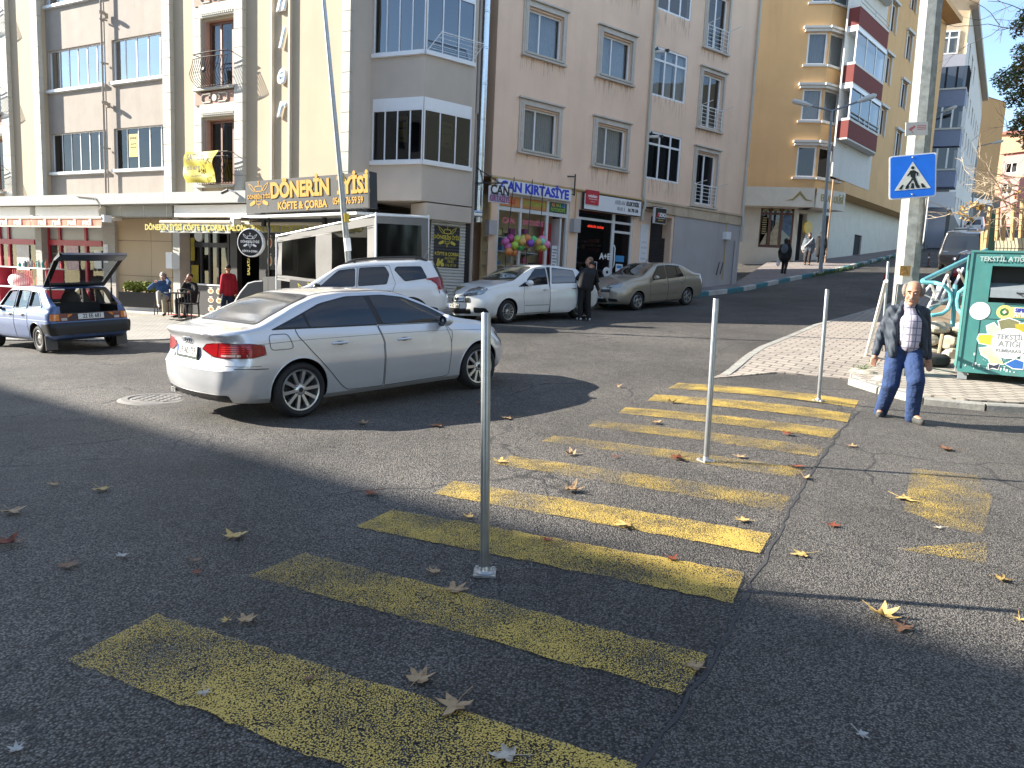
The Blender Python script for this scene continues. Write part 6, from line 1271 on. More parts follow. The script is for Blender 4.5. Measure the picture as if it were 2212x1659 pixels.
for sg in(-1,1):
 S_=side(sg);fdp=rpoly([(1.06,.22,.03),(1.90,.24,.06),(1.94,.66),(1.86,.92),(1.38,1.34,.1),(1.02,1.36,.03),(1.06,.93)],.03);rdp=rpoly([(.36,.34,.05),(.5,.23),(1.04,.22,.03),(1.04,.93),(1.0,1.36,.03),(.28,1.30,.1),(.10,.96),(.3,.7)],.03)
 fdo,rdo=lin and cli.decal(fdp,S_,BEI,.002,name='door'),cli.decal(rdp,S_,BEI,.002,name='door');handle(cli,1.22,.78,sg,BEI,fdo,.15);handle(cli,.36,.80,sg,BEI,rdo,.15)
 for pl,par in(([(1.10,.95),(1.06,1.325),(1.36,1.30),(1.74,.985),(1.74,.93)],fdo),([(.20,.985),(.36,1.27),(.98,1.325),(1.02,.95)],rdo)):
  cli.decal(rpoly(grow(pl,.03),.04),S_,M_TRIMB,.0035,name='window_trim',parent=par);cli.decal(rpoly(pl,.04),S_,M_CARGL,.006,name='window',parent=par)
 g=MB().use(M_GAP);cli.lines(g,closed(fdp)+closed(rdp),S_,.008,.0042);cli.lines(g,[[(.52,.955),(.52,1.29)]],S_,.03,.0065);g.build('panel_gap',cli.root)
 b=MB().use(BEI);cli.lines(b,[[(.42,.47),(1.03,.48)],[(1.07,.48),(1.9,.49)]],S_,.05,.012);b.use(M_GAP);cli.lines(b,[[(.42,.445),(1.03,.455)],[(1.07,.455),(1.9,.465)]],S_,.01,.010);b.build('side_strip',cli.root)
 mirror(cli,1.72,.985,sg,BEI,1.0)
 cli.decal(rpoly([(2.70,.68),(2.60,.80),(2.80,.84),(3.02,.78),(3.16,.70),(3.10,.63)],.03),lambda p,s=sg:((p[0]+2.2,s*4,p[1]+.3),Vector((-.47,-s*.87,-.06)).normalized()),M_CLRL,.006,.05,name='headlight')
 cli.decal(rpoly([(-.96,.66),(-.96,.86),(-.84,.86),(-.86,.68)],.03),S_,M_REDL,.008,.05,name='tail_light')
 cli.decal(rpoly([(.30,.30),(.28,.40),(.56,.38),(.58,.30)],.03),lambda p,s=sg:((6,s*p[0],p[1]),(-1,0,0)),M_TRIMB,.006,.05,name='fog_lamp_recess')
cli.decal(rpoly([(1.40,-.50),(1.40,.50),(2.14,.66),(2.14,-.66)],.1),topd,mat('interior_windscreen',(.045,.042,.035),.05,coat=1,spec=1,var=.6,scale=5),.004,.08,name='windscreen');cli.decal(rpoly([(-.36,-.52),(-.36,.52),(.2,.46),(.2,-.46)],.1),topd,M_CARGL,.004,.08,name='rear_window')
for sg in(-1,1):cli.decal(rpoly([(.06,.58),(.05,.67),(.30,.67),(.34,.58)],.03),lambda p,s=sg:((6,s*p[0],p[1]),(-1,0,0)),M_TRIMB,.006,.05,name='grille')
cli.decal(rpoly([(-.26,.27),(-.24,.40),(.24,.40),(.26,.27)],.03),front,M_TRIMB,.006,.05,name='lower_grille');plate(cli,front,0,.44,'34 FD 3813',.46,.1);h,n=cli.hit(topd,(1.25,0));ah=MB().use(M_TRIMB);ah.tube([h,h+Vector((-.1,0,.1))],.008,5);ah.build('antenna',cli.root)
# old blue hatchback with raised tailgate (see-through windows)
BLU=carpaint('faded_blue_paint',(.07,.125,.28),metal=.25,rough=.36,coat=.6,dust=.2)
def xz_cut(pts):q=MB().use(BLU);q.prism(pts,'y',-1.5,1.5);return q
lw=[rpoly([(.42,.90),(.42,1.25),(1.02,1.27),(1.02,.90)],.05),rpoly([(1.10,.90),(1.10,1.27),(1.55,1.25),(1.92,.92)],.05),rpoly([(-.28,.93),(.02,1.22),(.34,1.24),(.34,.93)],.04)]
tg=MB().use(BLU);tg.prism([(-.9,.80),(-.15,.80),(-.05,1.12),(-.15,1.27),(-.50,1.33),(-1.2,1.33)],'y',-.56,.56)
bay_=MB().use(BLU);bay_.box(-.62,2.0,-.60,.60,.50,1.28)
ws_=MB().use(BLU);ws_.prism([(1.55,1.27),(1.9,1.05),(2.2,.93),(2.6,.98),(2.2,1.4)],'y',-.58,.58)
lad=Car(dict(paint=BLU,ro=.70,fo=.78,wb=2.46,rt=.28,ra=.325,zg0=.22,tum=.30,kz=.93,rcr=.16,rcf=.25,fk=.7,crownr=.02,crownf=.05,crease=.10,cuts=[xz_cut(p)for p in lw]+[bay_,tg,ws_],zt=[(-.70,.93),(-.6,.98),(-.3,1.17),(-.08,1.315),(.2,1.335),(.8,1.35),(1.3,1.335),(1.55,1.30),(1.9,1.07),(2.15,.94),(2.5,.90),(3.0,.82),(3.24,.74)],zb=[(-.70,.86),(0,.88),(1,.87),(2,.86),(2.6,.83),(3.24,.70)],wb_=[(-.7,.74),(0,.76),(1,.765),(2,.76),(3.24,.72)],wm=[(-.7,.79),(0,.81),(1.2,.815),(2.4,.81),(3.24,.78)],ws=[(-.7,.74),(1.2,.77),(3.24,.73)],zg=[(-.7,.32),(-.4,.24),(2.2,.22),(3.24,.28)],xr=[(.2,.06),(.4,0),(.55,0),(.62,.04),(.9,.06)],xf=[(.2,-.05),(.4,0),(.6,-.02),(.8,-.06)],ang=32))
hd_=Vector((-.80,.60,0)).normalized();Rq=Vector((*G(85,763)[:2],0));lad.start('hatchback_car','old blue hatchback with its tailgate raised, at the left edge',pose(Rq,Rq+hd_*2.46,1,.78,2.46));lad.S['zg0']=.22
put_wheels(lad,.17,.175,0,mat('grey_steel_rim',(.34,.33,.31),.5,metal=.4),'steel',.69);arch_lips(lad,M_TRIMB,.014)
def hexmb(m,*bx):q=MB().use(m);[q.box(*b)for b in bx];return q
lint=mat('dark_car_interior',(.02,.02,.021),.8)
hexmb(lint,(-.60,1.95,-.62,.62,.44,.52),(1.72,1.98,-.6,.6,.52,.93),(.15,.32,-.56,.56,.52,.98)).build('cabin_floor',lad.root)
st=MB().use(mat('grey_seat_cloth',(.09,.09,.10),.9,var=.3))
for y in(-.33,.33):st.ball((1.0,y,.88),(.09,.23,.36),12,8);st.ball((.98,y,1.25),(.05,.12,.08),10,6);st.ball((1.2,y,.62),(.25,.23,.1),12,8)
st.build('seat',lad.root,smooth=True)
G_CAR=glass('clear_car_glass',(.84,.87,.85),.02,wave=.1)
for sg in(-1,1):
 S_=side(sg)
 for i,pl in enumerate(lw):
  t=MB().use(M_TRIMB);pth=[lad.hit(S_,p)[0]+Vector((0,sg*.002,0))for p in pl];t.tube(pth,.012,6,closed=True);t.build('window_trim',lad.root);q=MB().use(G_CAR);q.add([p-Vector((0,sg*.02,0))for p in pth],[tuple(range(len(pth)))]);q.build('window',lad.root)
 fdp=rpoly([(1.06,.27),(2.0,.27),(2.02,.86),(1.06,.86)],.02);rdp=rpoly([(.36,.40),(.46,.27),(1.04,.27),(1.04,.86),(.36,.86)],.02);ds=[lad.decal(p,S_,BLU,.002,name='door')for p in(fdp,rdp)]
 for d_,x in zip(ds,(1.22,.58)):handle(lad,x,.76,sg,M_TRIMB,d_,.16)
 g=MB().use(M_GAP);lad.lines(g,closed(fdp)+closed(rdp)+[[(1.05,.86),(1.05,1.28)],[(.36,.86),(.38,1.24)]],S_,.009,.004);g.build('panel_gap',lad.root);b=MB().use(mat('pale_side_line',(.45,.52,.62),.5));lad.lines(b,[[(-.55,.66),(.30,.67)],[(.37,.67),(1.03,.675)],[(1.07,.675),(2.9,.66)]],S_,.012,.005);b.build('side_strip',lad.root)
 lad.decal(rpoly([(-.68,.40),(-.68,.60),(-.36,.60),(-.33,.50),(-.37,.40)],.02),S_,M_TRIMB,.02,.05,name='bumper_end')
 mf=MB().use(mat('grey_mud_flap',(.13,.12,.11),.8));mf.box(-.42,-.40,sg*.69-.11,sg*.69+.11,.07,.36);mf.build('mud_flap',lad.root)
 tlc=lad.decal(rpoly([(.44,.645),(.44,.80),(.70,.80),(.70,.645)],.01),lambda p,s=sg:((-6,s*p[0],p[1]),(1,0,0)),mat('dark_tail_lens',(.16,.03,.03),.25,coat=.5),.012,.05,name='tail_light')
 lad.decal(rpoly([(.60,.66),(.60,.79),(.72,.79),(.72,.66)],.01),lambda p,s=sg:((-6,s*p[0],p[1]),(1,0,0)),M_AMBER,.02,.05,name='indicator',parent=tlc);lad.decal(rpoly([(.46,.66),(.46,.71),(.56,.71),(.56,.66)],.01),lambda p,s=sg:((-6,s*p[0],p[1]),(1,0,0)),mat('pale_reverse_lens2',(.5,.45,.42),.2),.02,.05,name='reverse_lamp',parent=tlc)
 lad.decal(rpoly([(-.66,.66),(-.66,.79),(-.60,.79),(-.60,.66)],.01),S_,M_AMBER,.012,.05,name='indicator',parent=tlc)
 mirror(lad,1.80,.93,sg,M_TRIMB,.9)
lad.decal(rpoly([(-.74,.38),(-.76,.60),(.76,.60),(.74,.38)],.03),rear,M_TRIMB,.05,.06,name='bumper',rim=.02);lad.decal(rpoly([(-.44,.645),(-.44,.80),(.44,.80),(.44,.645)],.01),rear,mat('maroon_panel',(.05,.025,.03),.4),.010,.06,name='rear_panel');plate(lad,rear,0,.725,'22 EE 681',.50,.11,blue=False,n_=Vector((-1,0,.05)).normalized())
hx_,hz_=-.06,1.33;ua=rad(170);TGm=Matrix.Translation((hx_,0,hz_))
def tp(l,y,n=0.0):
 a=rad(168);return Vector((hx_+l*math.cos(a)-n*math.sin(a)*0,y,hz_+l*math.sin(a)*1.0+n))
TLn=1.22;lift=rad(33)
def tp(l,y,n=0.0):return Vector((hx_-l*math.cos(lift)-n*math.sin(lift)*-1,y,hz_+.02+l*math.sin(lift)+n*math.cos(lift)))
tgm=MB().use(M_TRIMB);w0,w1=.60,.66
def bar(a,b,r):tgm.tube([a,b],r,8)
outer=[tp(0,-w0),tp(0,w0),tp(TLn*.82,w1),tp(TLn*.82,-w1)]
inner=[tp(.10,-w0+.09),tp(.10,w0-.09),tp(TLn*.78,w1-.10),tp(TLn*.78,-w1+.10)]
for z in(0,):
 tgm.add(outer+inner+[p+Vector((0,0,-.035))for p in outer+inner],[(0,1,5,4),(1,2,6,5),(2,3,7,6),(3,0,4,7)]+[(8,12,13,9),(9,13,14,10),(10,14,15,11),(11,15,12,8)]+[(i,8+i,8+(i+1)%4,(i+1)%4)for i in range(4)]+[(4+i,4+(i+1)%4,12+(i+1)%4,12+i)for i in range(4)])
tgo=tgm.build('tailgate',lad.root)
lp=MB().use(mat('dusty_dark_blue',(.06,.08,.12),.4,coat=.5));lp.add([tp(TLn*.80,-w1),tp(TLn*.80,w1),tp(TLn*1.0,w1-.02,-.03),tp(TLn*1.0,-w1+.02,-.03),tp(TLn*1.03,w1-.06,-.10),tp(TLn*1.03,-w1+.06,-.10)]+[tp(TLn*.80,-w1,-.05),tp(TLn*.80,w1,-.05),tp(TLn*.98,w1-.02,-.09),tp(TLn*.98,-w1+.02,-.09)],[(0,1,2,3),(3,2,4,5),(6,9,8,7),(0,3,9,6),(1,7,8,2),(9,8,4,5)]);lp.build('tailgate_lip',tgo)
q=MB().use(G_CAR);q.add([p-Vector((0,0,.015))for p in inner],[(0,1,2,3)]);q.build('rear_window',tgo)
sr=MB().use(M_BLACK)
for sg in(-1,1):sr.tube([(-.36,sg*.58,.98),tp(.42,sg*.60)],.012,6);sr.tube([(-.36,sg*.58,.98),(-.36,sg*.58,.98)+(tp(.42,sg*.60)-Vector((-.36,sg*.58,.98)))*.55 if False else Vector((-.36,sg*.58,.98)).lerp(tp(.42,sg*.60),.5)],.02,6)
sr.build('gas_strut',lad.root,smooth=True)
hexmb(lint,(-.60,.16,-.58,.58,.52,.56),(-.62,-.58,-.56,.56,.52,.80)).build('boot_floor',lad.root)
# far pavement and striped kerb
kp=[Vector((-3.3,19.2,0)),Vector((-1.8,20.0,0)),Vector((*pR(-1.0,1.75),0)),Vector((*pR(2,1.5),0)),Vector((*pR(5,1.3),0)),Vector((*pR(7.7,1.25),0)),Vector((*pR(10.4,1.25),0)),G(1700,609),G(1755,598),G(1830,583),G(1930,556),G(2030,527)]
kpts=[(p.x,p.y)for p in kp];kpts.append((kpts[-1][0]+14,kpts[-1][1]+22))
M_TEAL=mat('teal_kerb_paint',(.05,.20,.24),.7,var=.3,scale=4,dirt=.3);M_KW=mat('worn_white_kerb_paint',(.50,.50,.48),.8,var=.25,scale=4,dirt=.5)
kerb('kerb',kpts[::-1],.2,.17,M_KERB,'teal and white striped kerb along the far pavement',seg=1.15,cols=[M_TEAL,M_KW],kind='structure')
inner=[(*pR(-2,-1),)]+[off_pt(s,-.1)for s in(4,8,S_END)]+[(13.5,40.4),(17.6,42.3),(29,55),(46,80)]
sheet('pavement',[(a[0]-.1,a[1]+.12)for a in kpts]+inner[::-1],M_FLAG,.15,1.2,label='brownish flagged pavement between the parked cars and the uphill shops',cat='pavement',edge=.2)
def grass_tufts(name,label,pts,n,h,cat='weeds'):
 m=MB().use(mat('weed_green',(.08,.14,.03),.8,var=.4,scale=20));r=random.Random(5)
 for _ in range(n):
  a,b=r.choice(list(zip(pts,pts[1:])));t=r.random();x,y=lerp(a[0],b[0],t)+r.gauss(0,.08),lerp(a[1],b[1],t)+r.gauss(0,.08);z=ground_z(x,y);an=r.uniform(0,6.28);d=Vector((math.cos(an),math.sin(an),0))*.025;l=Vector((r.gauss(0,.06),r.gauss(0,.06),r.uniform(.4,1)*h))
  p=Vector((x,y,z));m.add([p-d,p+d,p+l],[(0,1,2)])
 return tag(m.build(name),label,cat,kind='stuff')
grass_tufts('weeds','green weeds growing along the foot of the striped kerb',kpts[8:11],500,.25)
grass_tufts('weeds','small grass tufts on the island pavement edge',[tuple(G(1640,768)[:2]),tuple(G(1690,745)[:2])],120,.1);grass_tufts('weeds','small green tuft by the rubble behind the walking man',[tuple(G(1858,808)[:2]),tuple(G(1875,800)[:2])],90,.12)
# yellow corner building uphill
def face_frame(P,Q):d=Vector((Q[0]-P[0],Q[1]-P[1],0));L=d.length;d.normalize();return frame3((P[0],P[1],0),d,Vector((0,0,1)).cross(d),(0,0,1)),L
M_YELL=mat('ochre_plaster',(.70,.44,.21),.88,var=.08,scale=.8,bump=.15,bscale=40,streak=.25);M_DRED=mat('dark_red_plaster',(.17,.038,.033),.85,var=.1);M_WHP=mat('white_plaster',(.66,.65,.62),.85,var=.08,streak=.2)
M_MARB=mat('cream_marble',(.60,.56,.48),.5,var=.12,scale=2)
YB=thing('apartment_building','ochre yellow corner block with white bay windows and dark red balconies','building',(15,40,1))
YO=Vector((15,40,1));YI=Matrix.Translation(-YO)
U=[Vector(p)for p in((6,41.4,0),(15.45,39.9,0),(17.5,41.1,0),(28.6,53.4,0))]
w=MB().use(M_YELL);ztop=19
z_uf=at_y(1721,405,40).z
zc_=[at_y(1721,y,40).z for y in(309,185,62)];zc_+=[zc_[-1]+3.05,zc_[-1]+6.1];zs_=[z-1.72 for z in zc_]
F0,L0_=face_frame(U[0],U[1]);F1,L1_=face_frame(U[1],U[2]);F2,L2_=face_frame(U[2],U[3])
sdz=[at_y(1919,y,47.5).z for y in(258,151,45)];sdz+=[2*sdz[-1]-sdz[-2]]
def along(Fm,px,py):
 v=Vector(ray(px,py));n=Fm.col[1].xyz;t=n.dot(Fm.translation)/n.dot(v);return(v*t-Fm.translation).dot(Fm.col[0].xyz)
uA,uB=along(F2,1917,150),along(F2,1951,200)
h0=[(L0_-1.05,L0_-.08,z,z+1.6)for z in zs_];h1=[(.08,L1_-.5,z,z+1.6)for z in zs_];h2=[]
for z in sdz:h2+=[(uA-.5,uA+.55,z-1.5,z),(uB-.55,uB+.6,z-2.2,z-.7)]
for(Fm,Lm,hh)in((F0,L0_,h0),(F1,L1_,h1),(F2,L2_,h2)):
 t=MB();wall(t,0,Lm,z_uf,ztop,hh,0,.2);w.add([YI@Fm@Vector(v)for v in t.v],t.f)
w.add([YI@(p+Vector((0,0,z_uf)))for p in U]+[YI@Vector((22,60,z_uf))],[(0,1,2,3,4)]);w.build('wall',YB)
bs=MB().use(M_MARB);G0=[Vector((6.5,42.2,0)),Vector((15.0,40.8,0)),Vector((16.9,42.0,0)),Vector((28.2,54.3,0))];zgb=-.5
E0,EL0=face_frame(G0[0],G0[1]);E1,EL1=face_frame(G0[1],G0[2]);E2,EL2=face_frame(G0[2],G0[3])
dA,dB=along(E0,1640,500),along(E0,1728,500);dz1=at_y(1690,443,41).z;dz0=at_y(1690,536,41).z
wA,wB=along(E2,1845,520),along(E2,1861,520)
for(Fm,Lm,hh)in((E0,EL0,[(dA,min(dB,EL0-.15),dz0,dz1)]),(E1,EL1,[(.15,.85,zgb,dz1-.4)]),(E2,EL2,[(.1,.9,zgb,dz1-.3),(wA,wB,2.6,4.0)])):
 t=MB();wall(t,0,Lm,zgb,z_uf+.3,hh,0,.3);bs.add([YI@Fm@Vector(v)for v in t.v],t.f)
t=MB()
for(Fm,Lm)in((F0,L0_),(F1,L1_),(F2,L2_)):t.add([Fm@Vector(p)for p in((0,-.15,z_uf-1.0),(Lm,-.15,z_uf-1.0),(Lm,-.15,z_uf-.01),(0,-.15,z_uf-.01),(0,1.2,z_uf-1.0),(Lm,1.2,z_uf-1.0))],[(0,1,2,3),(0,4,5,1)])if Fm is not F2 else None
bs.add([YI@Vector(v)for v in t.v],t.f);bs.build('marble_base',YB)
cm_=MB().use(M_DARK);Uc=[p+Vector((-.2,1.4,0))for p in U];cm_.add([YI@(p+Vector((0,0,z)))for z in(-1,ztop-.5)for p in(Uc[0],Uc[1],Uc[2],Uc[3],Vector((20,62,0)))],[(0,1,6,5),(1,2,7,6),(2,3,8,7),(3,4,9,8),(4,0,5,9)]);cm_.build('core',YB)
rf=MB().use(M_YELL);Ur=[U[0]+Vector((0,-.7,0)),U[1]+Vector((0,-.9,0)),U[2]+Vector((.8,-.6,0)),U[3]+Vector((.8,-.4,0)),Vector((18,64,0))];rf.add([YI@(p+Vector((0,0,z)))for z in(ztop,ztop+.35)for p in Ur],[(0,1,2,3,4),(9,8,7,6,5)]+[(i,5+i,5+(i+1)%5,(i+1)%5)for i in range(5)]);rf.build('roof',YB)
FY=[YI@F0,YI@F1,YI@F2,YI@E0,YI@E1,YI@E2]
for i,z in enumerate(zs_):
 for(Fm,a,b,ml)in((FY[0],L0_-1.05,L0_-.08,[.0]),(FY[1],.08,L1_-.5,[.62])):
  wn=window(YB,a,b,z,z+1.6,.12,ml if ml!=[.0]else[],M_PVC,G_DARK if i==0 else G_WIN,fw=.09,M=Fm,curtain=(M_CURT,[(0.05,.9)])if i else None,dark=M_DARK,back=.8)
  t=MB().use(M_TRIM if False else M_WHP);t.box(a-.18,b+.08,-.16,-.003,z+1.61,z+1.74,Fm);t.box(a-.26,b+.14,-.24,-.003,z+1.745,z+1.86,Fm);t.box(a-.15,b+.08,-.10,-.003,z-.10,z-.003,Fm);t.build('cornice',wn)
for z in sdz:
 for(u,dz_)in((uA,0),(uB,-.7)):
  wn=window(YB,u-.5,u+.55,z-1.5+dz_,z+dz_,.14,[.5],M_PVC,G_DARK,fw=.07,M=FY[2],curtain=(M_CURT,[(0,1)]),dark=M_DARK,back=.8)
  t=MB().use(M_WHP);t.box(u-.62,u-.5,-.06,-.003,z-1.55+dz_,z+.02+dz_,FY[2]);t.box(u+.55,u+.67,-.06,-.003,z-1.55+dz_,z+.02+dz_,FY[2]);t.box(u-.7,u+.75,-.16,-.003,z+.025+dz_,z+.16+dz_,FY[2]);t.build('surround',wn)
b0,b1=along(F2,1806,300),along(F2,1884,280)
zbal=[at_y(1835,y,44).z for y in(335,228,118,12)];zbb=[z+.98 for z in zbal]
wp3=MB().use(M_WHP);wp3.box(b0-.1,b1+.45,-.02,.05,z_uf+.6,ztop-.1,FY[2]);wp3.build('white_wall_panel',YB)
for i,(z0,z1)in enumerate(zip(zbal,zbb)):
 b=MB().use(M_DRED);pr=.55;pts=[(b0,.0),(b0,-pr),(b1-.7,-pr),(b1,-.25),(b1,0)]
 b.prism(pts,'z',z0,z1-.12,FY[2]);b.use(M_WHP);b.prism([(x,y*1.04)for x,y in pts],'z',z1-.118,z1,FY[2]);b.prism([(x,y*.98)for x,y in pts],'z',z0-.08,z0-.003,FY[2]);o=b.build('balcony',YB)
 zt2=(zbal[i+1]if i<3 else z1+1.9)-.1
 if i in(0,1):
  g=MB().use(G_DARK if i==0 else G_WIN);fr_=MB().use(M_PVC);pp=[(b0+.04,-pr+.05),(b1-.74,-pr+.05),(b1-.06,-.25)]
  for(p,q)in zip(pp,pp[1:]):
   for k in range(4):
    t0,t1=k/3,min((k+1)/3,1);x,y=lerp(p[0],q[0],t0),lerp(p[1],q[1],t0);fr_.cbox((x,y,(z1+zt2)/2),(.06,.06,zt2-z1),FY[2])
    if k<3:x2,y2=lerp(p[0],q[0],t1),lerp(p[1],q[1],t1);g.add([FY[2]@Vector(v)for v in((x,y,z1),(x2,y2,z1),(x2,y2,zt2),(x,y,zt2))],[(0,1,2,3)])
  fr_.prism([(x,y*1.02)for x,y in pts],'z',zt2-.18,zt2,FY[2]);gg=fr_.build('balcony_glazing',YB);g.build('pane',gg)
 if i!=1:
  r=MB().use(M_GALV);pp=[(b0+.05,-pr),(b1-.7,-pr),(b1-.02,-.25)]
  for hz in(.12,.32):r.tube([FY[2]@Vector((x,y,z1+hz))for x,y in pp],.025,6)
  for x,y in pp+[(lerp(b0,b1-.7,.5),-pr)]:r.tube([FY[2]@Vector((x,y,z1)),FY[2]@Vector((x,y,z1+.32))],.025,6)
  r.build('railing',o,smooth=True)
M_BRN=mat('brown_door_frame',(.12,.05,.03),.45);dB_=min(dB,EL0-.15)
YS=thing('storefront','brown framed shop doors with printed posters under the ochre building','storefront',M=E0)
m=MB().use(M_BRN);n3=[dA,lerp(dA,dB_,.30),lerp(dA,dB_,.64),dB_];zt_r=lerp(dz0,dz1,.80)
for u in n3:m.box(u-.07,u+.07,.08,.2,dz0,dz1)
for z in(dz0+.05,zt_r,dz1-.08):m.box(dA,dB_,.09,.19,z-.06,z+.06)
m.build('frame',YS);m=MB().use(G_DARK);m.quad((dA,.16,dz0),(dB_,.16,dz0),(dB_,.16,dz1),(dA,.16,dz1));m.build('pane',YS);m=MB().use(M_DARK);m.quad((dA,.3,dz0),(dB_,.3,dz0),(dB_,.3,dz1),(dA,.3,dz1));m.build('room_backing',YS)
m=MB().use(mat('dull_gold_print',(.35,.30,.14),.5))
for k in range(8):m.box(n3[0]+.15,n3[1]-.15,.145,.15,lerp(dz0,zt_r,.4+.065*k),lerp(dz0,zt_r,.43+.065*k))
for a in range(3):m.box(n3[a]+.12,n3[a+1]-.12,.145,.15,zt_r+.12,dz1-.2)
m.use(mat('poster_beige',(.42,.38,.26),.6,var=.4,scale=6));m.prism([(n3[0]+.1,dz0+.15),(n3[1]-.1,dz0+.15),(n3[1]-.1,dz0+.85)],'y',.14,.15);m.prism([(n3[1]+.1,dz0+.15),(n3[2]-.1,dz0+.15),(n3[2]-.1,dz0+1.6),(n3[1]+.1,dz0+.8)],'y',.14,.15)
m.use(mat('poster_blue',(.10,.17,.3),.5,var=.6,scale=5));m.prism([(n3[2]+.1,dz0+1.0),(n3[3]-.1,dz0+.6),(n3[3]-.1,dz0+1.7),(lerp(n3[2],n3[3],.5),dz0+2.1),(n3[2]+.1,dz0+1.7)],'y',.138,.15);m.build('poster',YS)
Mg=mat('gold_letters',(.22,.17,.07),.35,metal=.5);m=MB().use(Mg)
text(m,'EMLAK OFİSİ',.5,F1@Matrix.Translation((L1_*.55,-.16,z_uf-.48))@TX(0,0,0),.02,bold=.01,sx=.62);c0=F0@Matrix.Translation((L0_-.75,-.16,z_uf-.5));m.prism([(-.7,-.2),(-.3,-.17),(0,.12),(.3,-.17),(.7,-.2),(.35,-.1),(0,.32),(-.35,-.1)],'y',-.02,0,c0);o=m.build('lettering',YS);o.data.transform(E0.inverted())
m=MB().use(mat('yellow_round_sign',(.68,.45,.03),.4));m.lathe([(0,-.06),(.34,-.06),(.36,0),(.34,.06),(0,.06)],(0,0,0),'y',24);o=tag(m.build('round_sign',smooth=True),'small yellow round sign by the entrance behind the lamp post','sign');o.matrix_world=E1@Matrix.Translation((.5,-.35,dz1-1.15))
m=MB().use(mat('blue_door',(.05,.10,.26),.5));m.box(.12,.88,.1,.16,zgb,dz1-.9);m.use(mat('yellow_round_sign',(.68,.45,.03),.4));m.box(.12,.88,.1,.15,dz1-.88,dz1-.32);o=tag(m.build('door'),'narrow blue door with a yellow panel above it','door');o.matrix_world=E2
window(YB,wA,wB,2.6,4.0,.2,[.5],M_BROWN,G_DARK,M=FY[5],dark=M_DARK)
def aircon(Mf,u,y,z,lab):
 m=MB().use(M_PVC);m.box(u-.42,u+.42,y-.34,y,z,z+.6);m.use(M_BLACK);m.lathe([(0,0),(.22,0),(.24,-.01)],(u-.08,y-.345,z+.3),'y',20);m.use(M_IRON);m.box(u-.35,u-.3,y-.3,y+.1,z-.12,z-.003);m.box(u+.3,u+.35,y-.3,y+.1,z-.12,z-.003);o=tag(m.build('air_conditioner'),lab,'air conditioner');o.matrix_world=Mf
aircon(F2,along(F2,1915,22),-.05,at_y(1945,45,48).z,'air conditioner unit high on the ochre side wall');aircon(E2,along(E2,1832,390),-.4,at_y(1825,400,44).z,'air conditioner unit under the lowest red balcony')
m=MB().use(mat('brown_pipe',(.36,.22,.12),.6));u=along(F2,1796,400);m.tube([(u,-.08,6.2),(u,-.08,1.5)],.045,8);o=tag(m.build('downpipe',smooth=True),'ochre downpipe at the corner of the yellow block','pipe');o.matrix_world=F2
# blocks further up the street
def far_block(name_lab,P,Q,zb,zt,depth,m_wall,wins,m_roof=None,sidewin=None,eave=.8,rise=2.2):
 """gabled block: facade P->Q (seen from the street), going back `depth`"""
 Fm,L=face_frame(P,Q);B=thing('apartment_building',name_lab,'building',M=Fm);m=MB().use(m_wall);wall(m,0,L,zb,zt,[w_[:4]for w_ in wins],0,.25)
 m.quad((0,0,zb),(0,depth,zb),(0,depth,zt),(0,0,zt));m.quad((L,0,zb),(L,depth,zb),(L,depth,zt),(L,0,zt));m.quad((0,depth,zb),(L,depth,zb),(L,depth,zt),(0,depth,zt));m.quad((0,.6,zb),(L,.6,zb),(L,.6,zt),(0,.6,zt));m.build('wall',B)
 for(a,b,c,d,n)in wins:window(B,a,b,c,d,.14,[i/n for i in range(1,n)],M_PVC,G_WIN,fw=.09,transom=.7 if d-c>1.5 else None,dark=M_ROOM,back=.45)
 r=MB().use(m_roof or mat('roof_tiles',(.35,.13,.08),.8,var=.2,scale=6));r.add([(-eave,-eave,zt),(L+eave,-eave,zt),(L+eave,depth+eave,zt),(-eave,depth+eave,zt),(0,depth/2,zt+rise),(L,depth/2,zt+rise)],[(0,1,5,4),(2,3,4,5),(0,4,3),(1,2,5),(0,3,2,1)]);r.build('roof',B);return B,Fm,L
WB0,WB1,WB2=Vector((27.6,57.5,0)),Vector((31.6,56.0,0)),Vector((51.4,86.5,0))
M_LIL=mat('lilac_grey_plaster',(.40,.41,.47),.88,var=.06,streak=.15);M_LB=mat('dusty_blue_plaster',(.24,.28,.40),.88,var=.08)
WB=thing('apartment_building','grey and white block with dusty blue bays and a long white flank','building',(33,57,3));WI=Matrix.Translation((-33,-57,-3))
Fa,La=face_frame(WB0,WB1);Fb,Lb=face_frame(WB1,WB2);zt3=at_y(2036,110,57).z;rows_=[at_y(2045,y,57).z for y in(208,292,378)];fh=rows_[0]-rows_[1]
m=MB().use(M_LIL);t=MB();wall(t,-1.5,La,0,zt3-.45,[],0,.2);m.add([WI@Fa@Vector(v)for v in t.v],t.f);m.build('front_wall',WB)
m=MB().use(M_WHP);hw=[]
for k in range(-1,4):
 for j in range(7):
  u=3.2+j*(Lb-5)/7;z=rows_[2]+k*fh+.08*u;hw.append((u,u+(1.9 if j%2 else 1.3),z,z+1.5))
t=MB();wall(t,0,Lb,0,zt3+2.9,[h for h in hw if h[3]<zt3+2.2],0,.25);m.add([WI@Fb@Vector(v)for v in t.v],t.f);m.build('flank_wall',WB)
for h in hw:
 if h[3]<zt3+2.2:window(WB,*h,.16,[.5],M_PVC,G_DARK,fw=.08,M=WI@Fb,dark=M_DARK,back=.5)
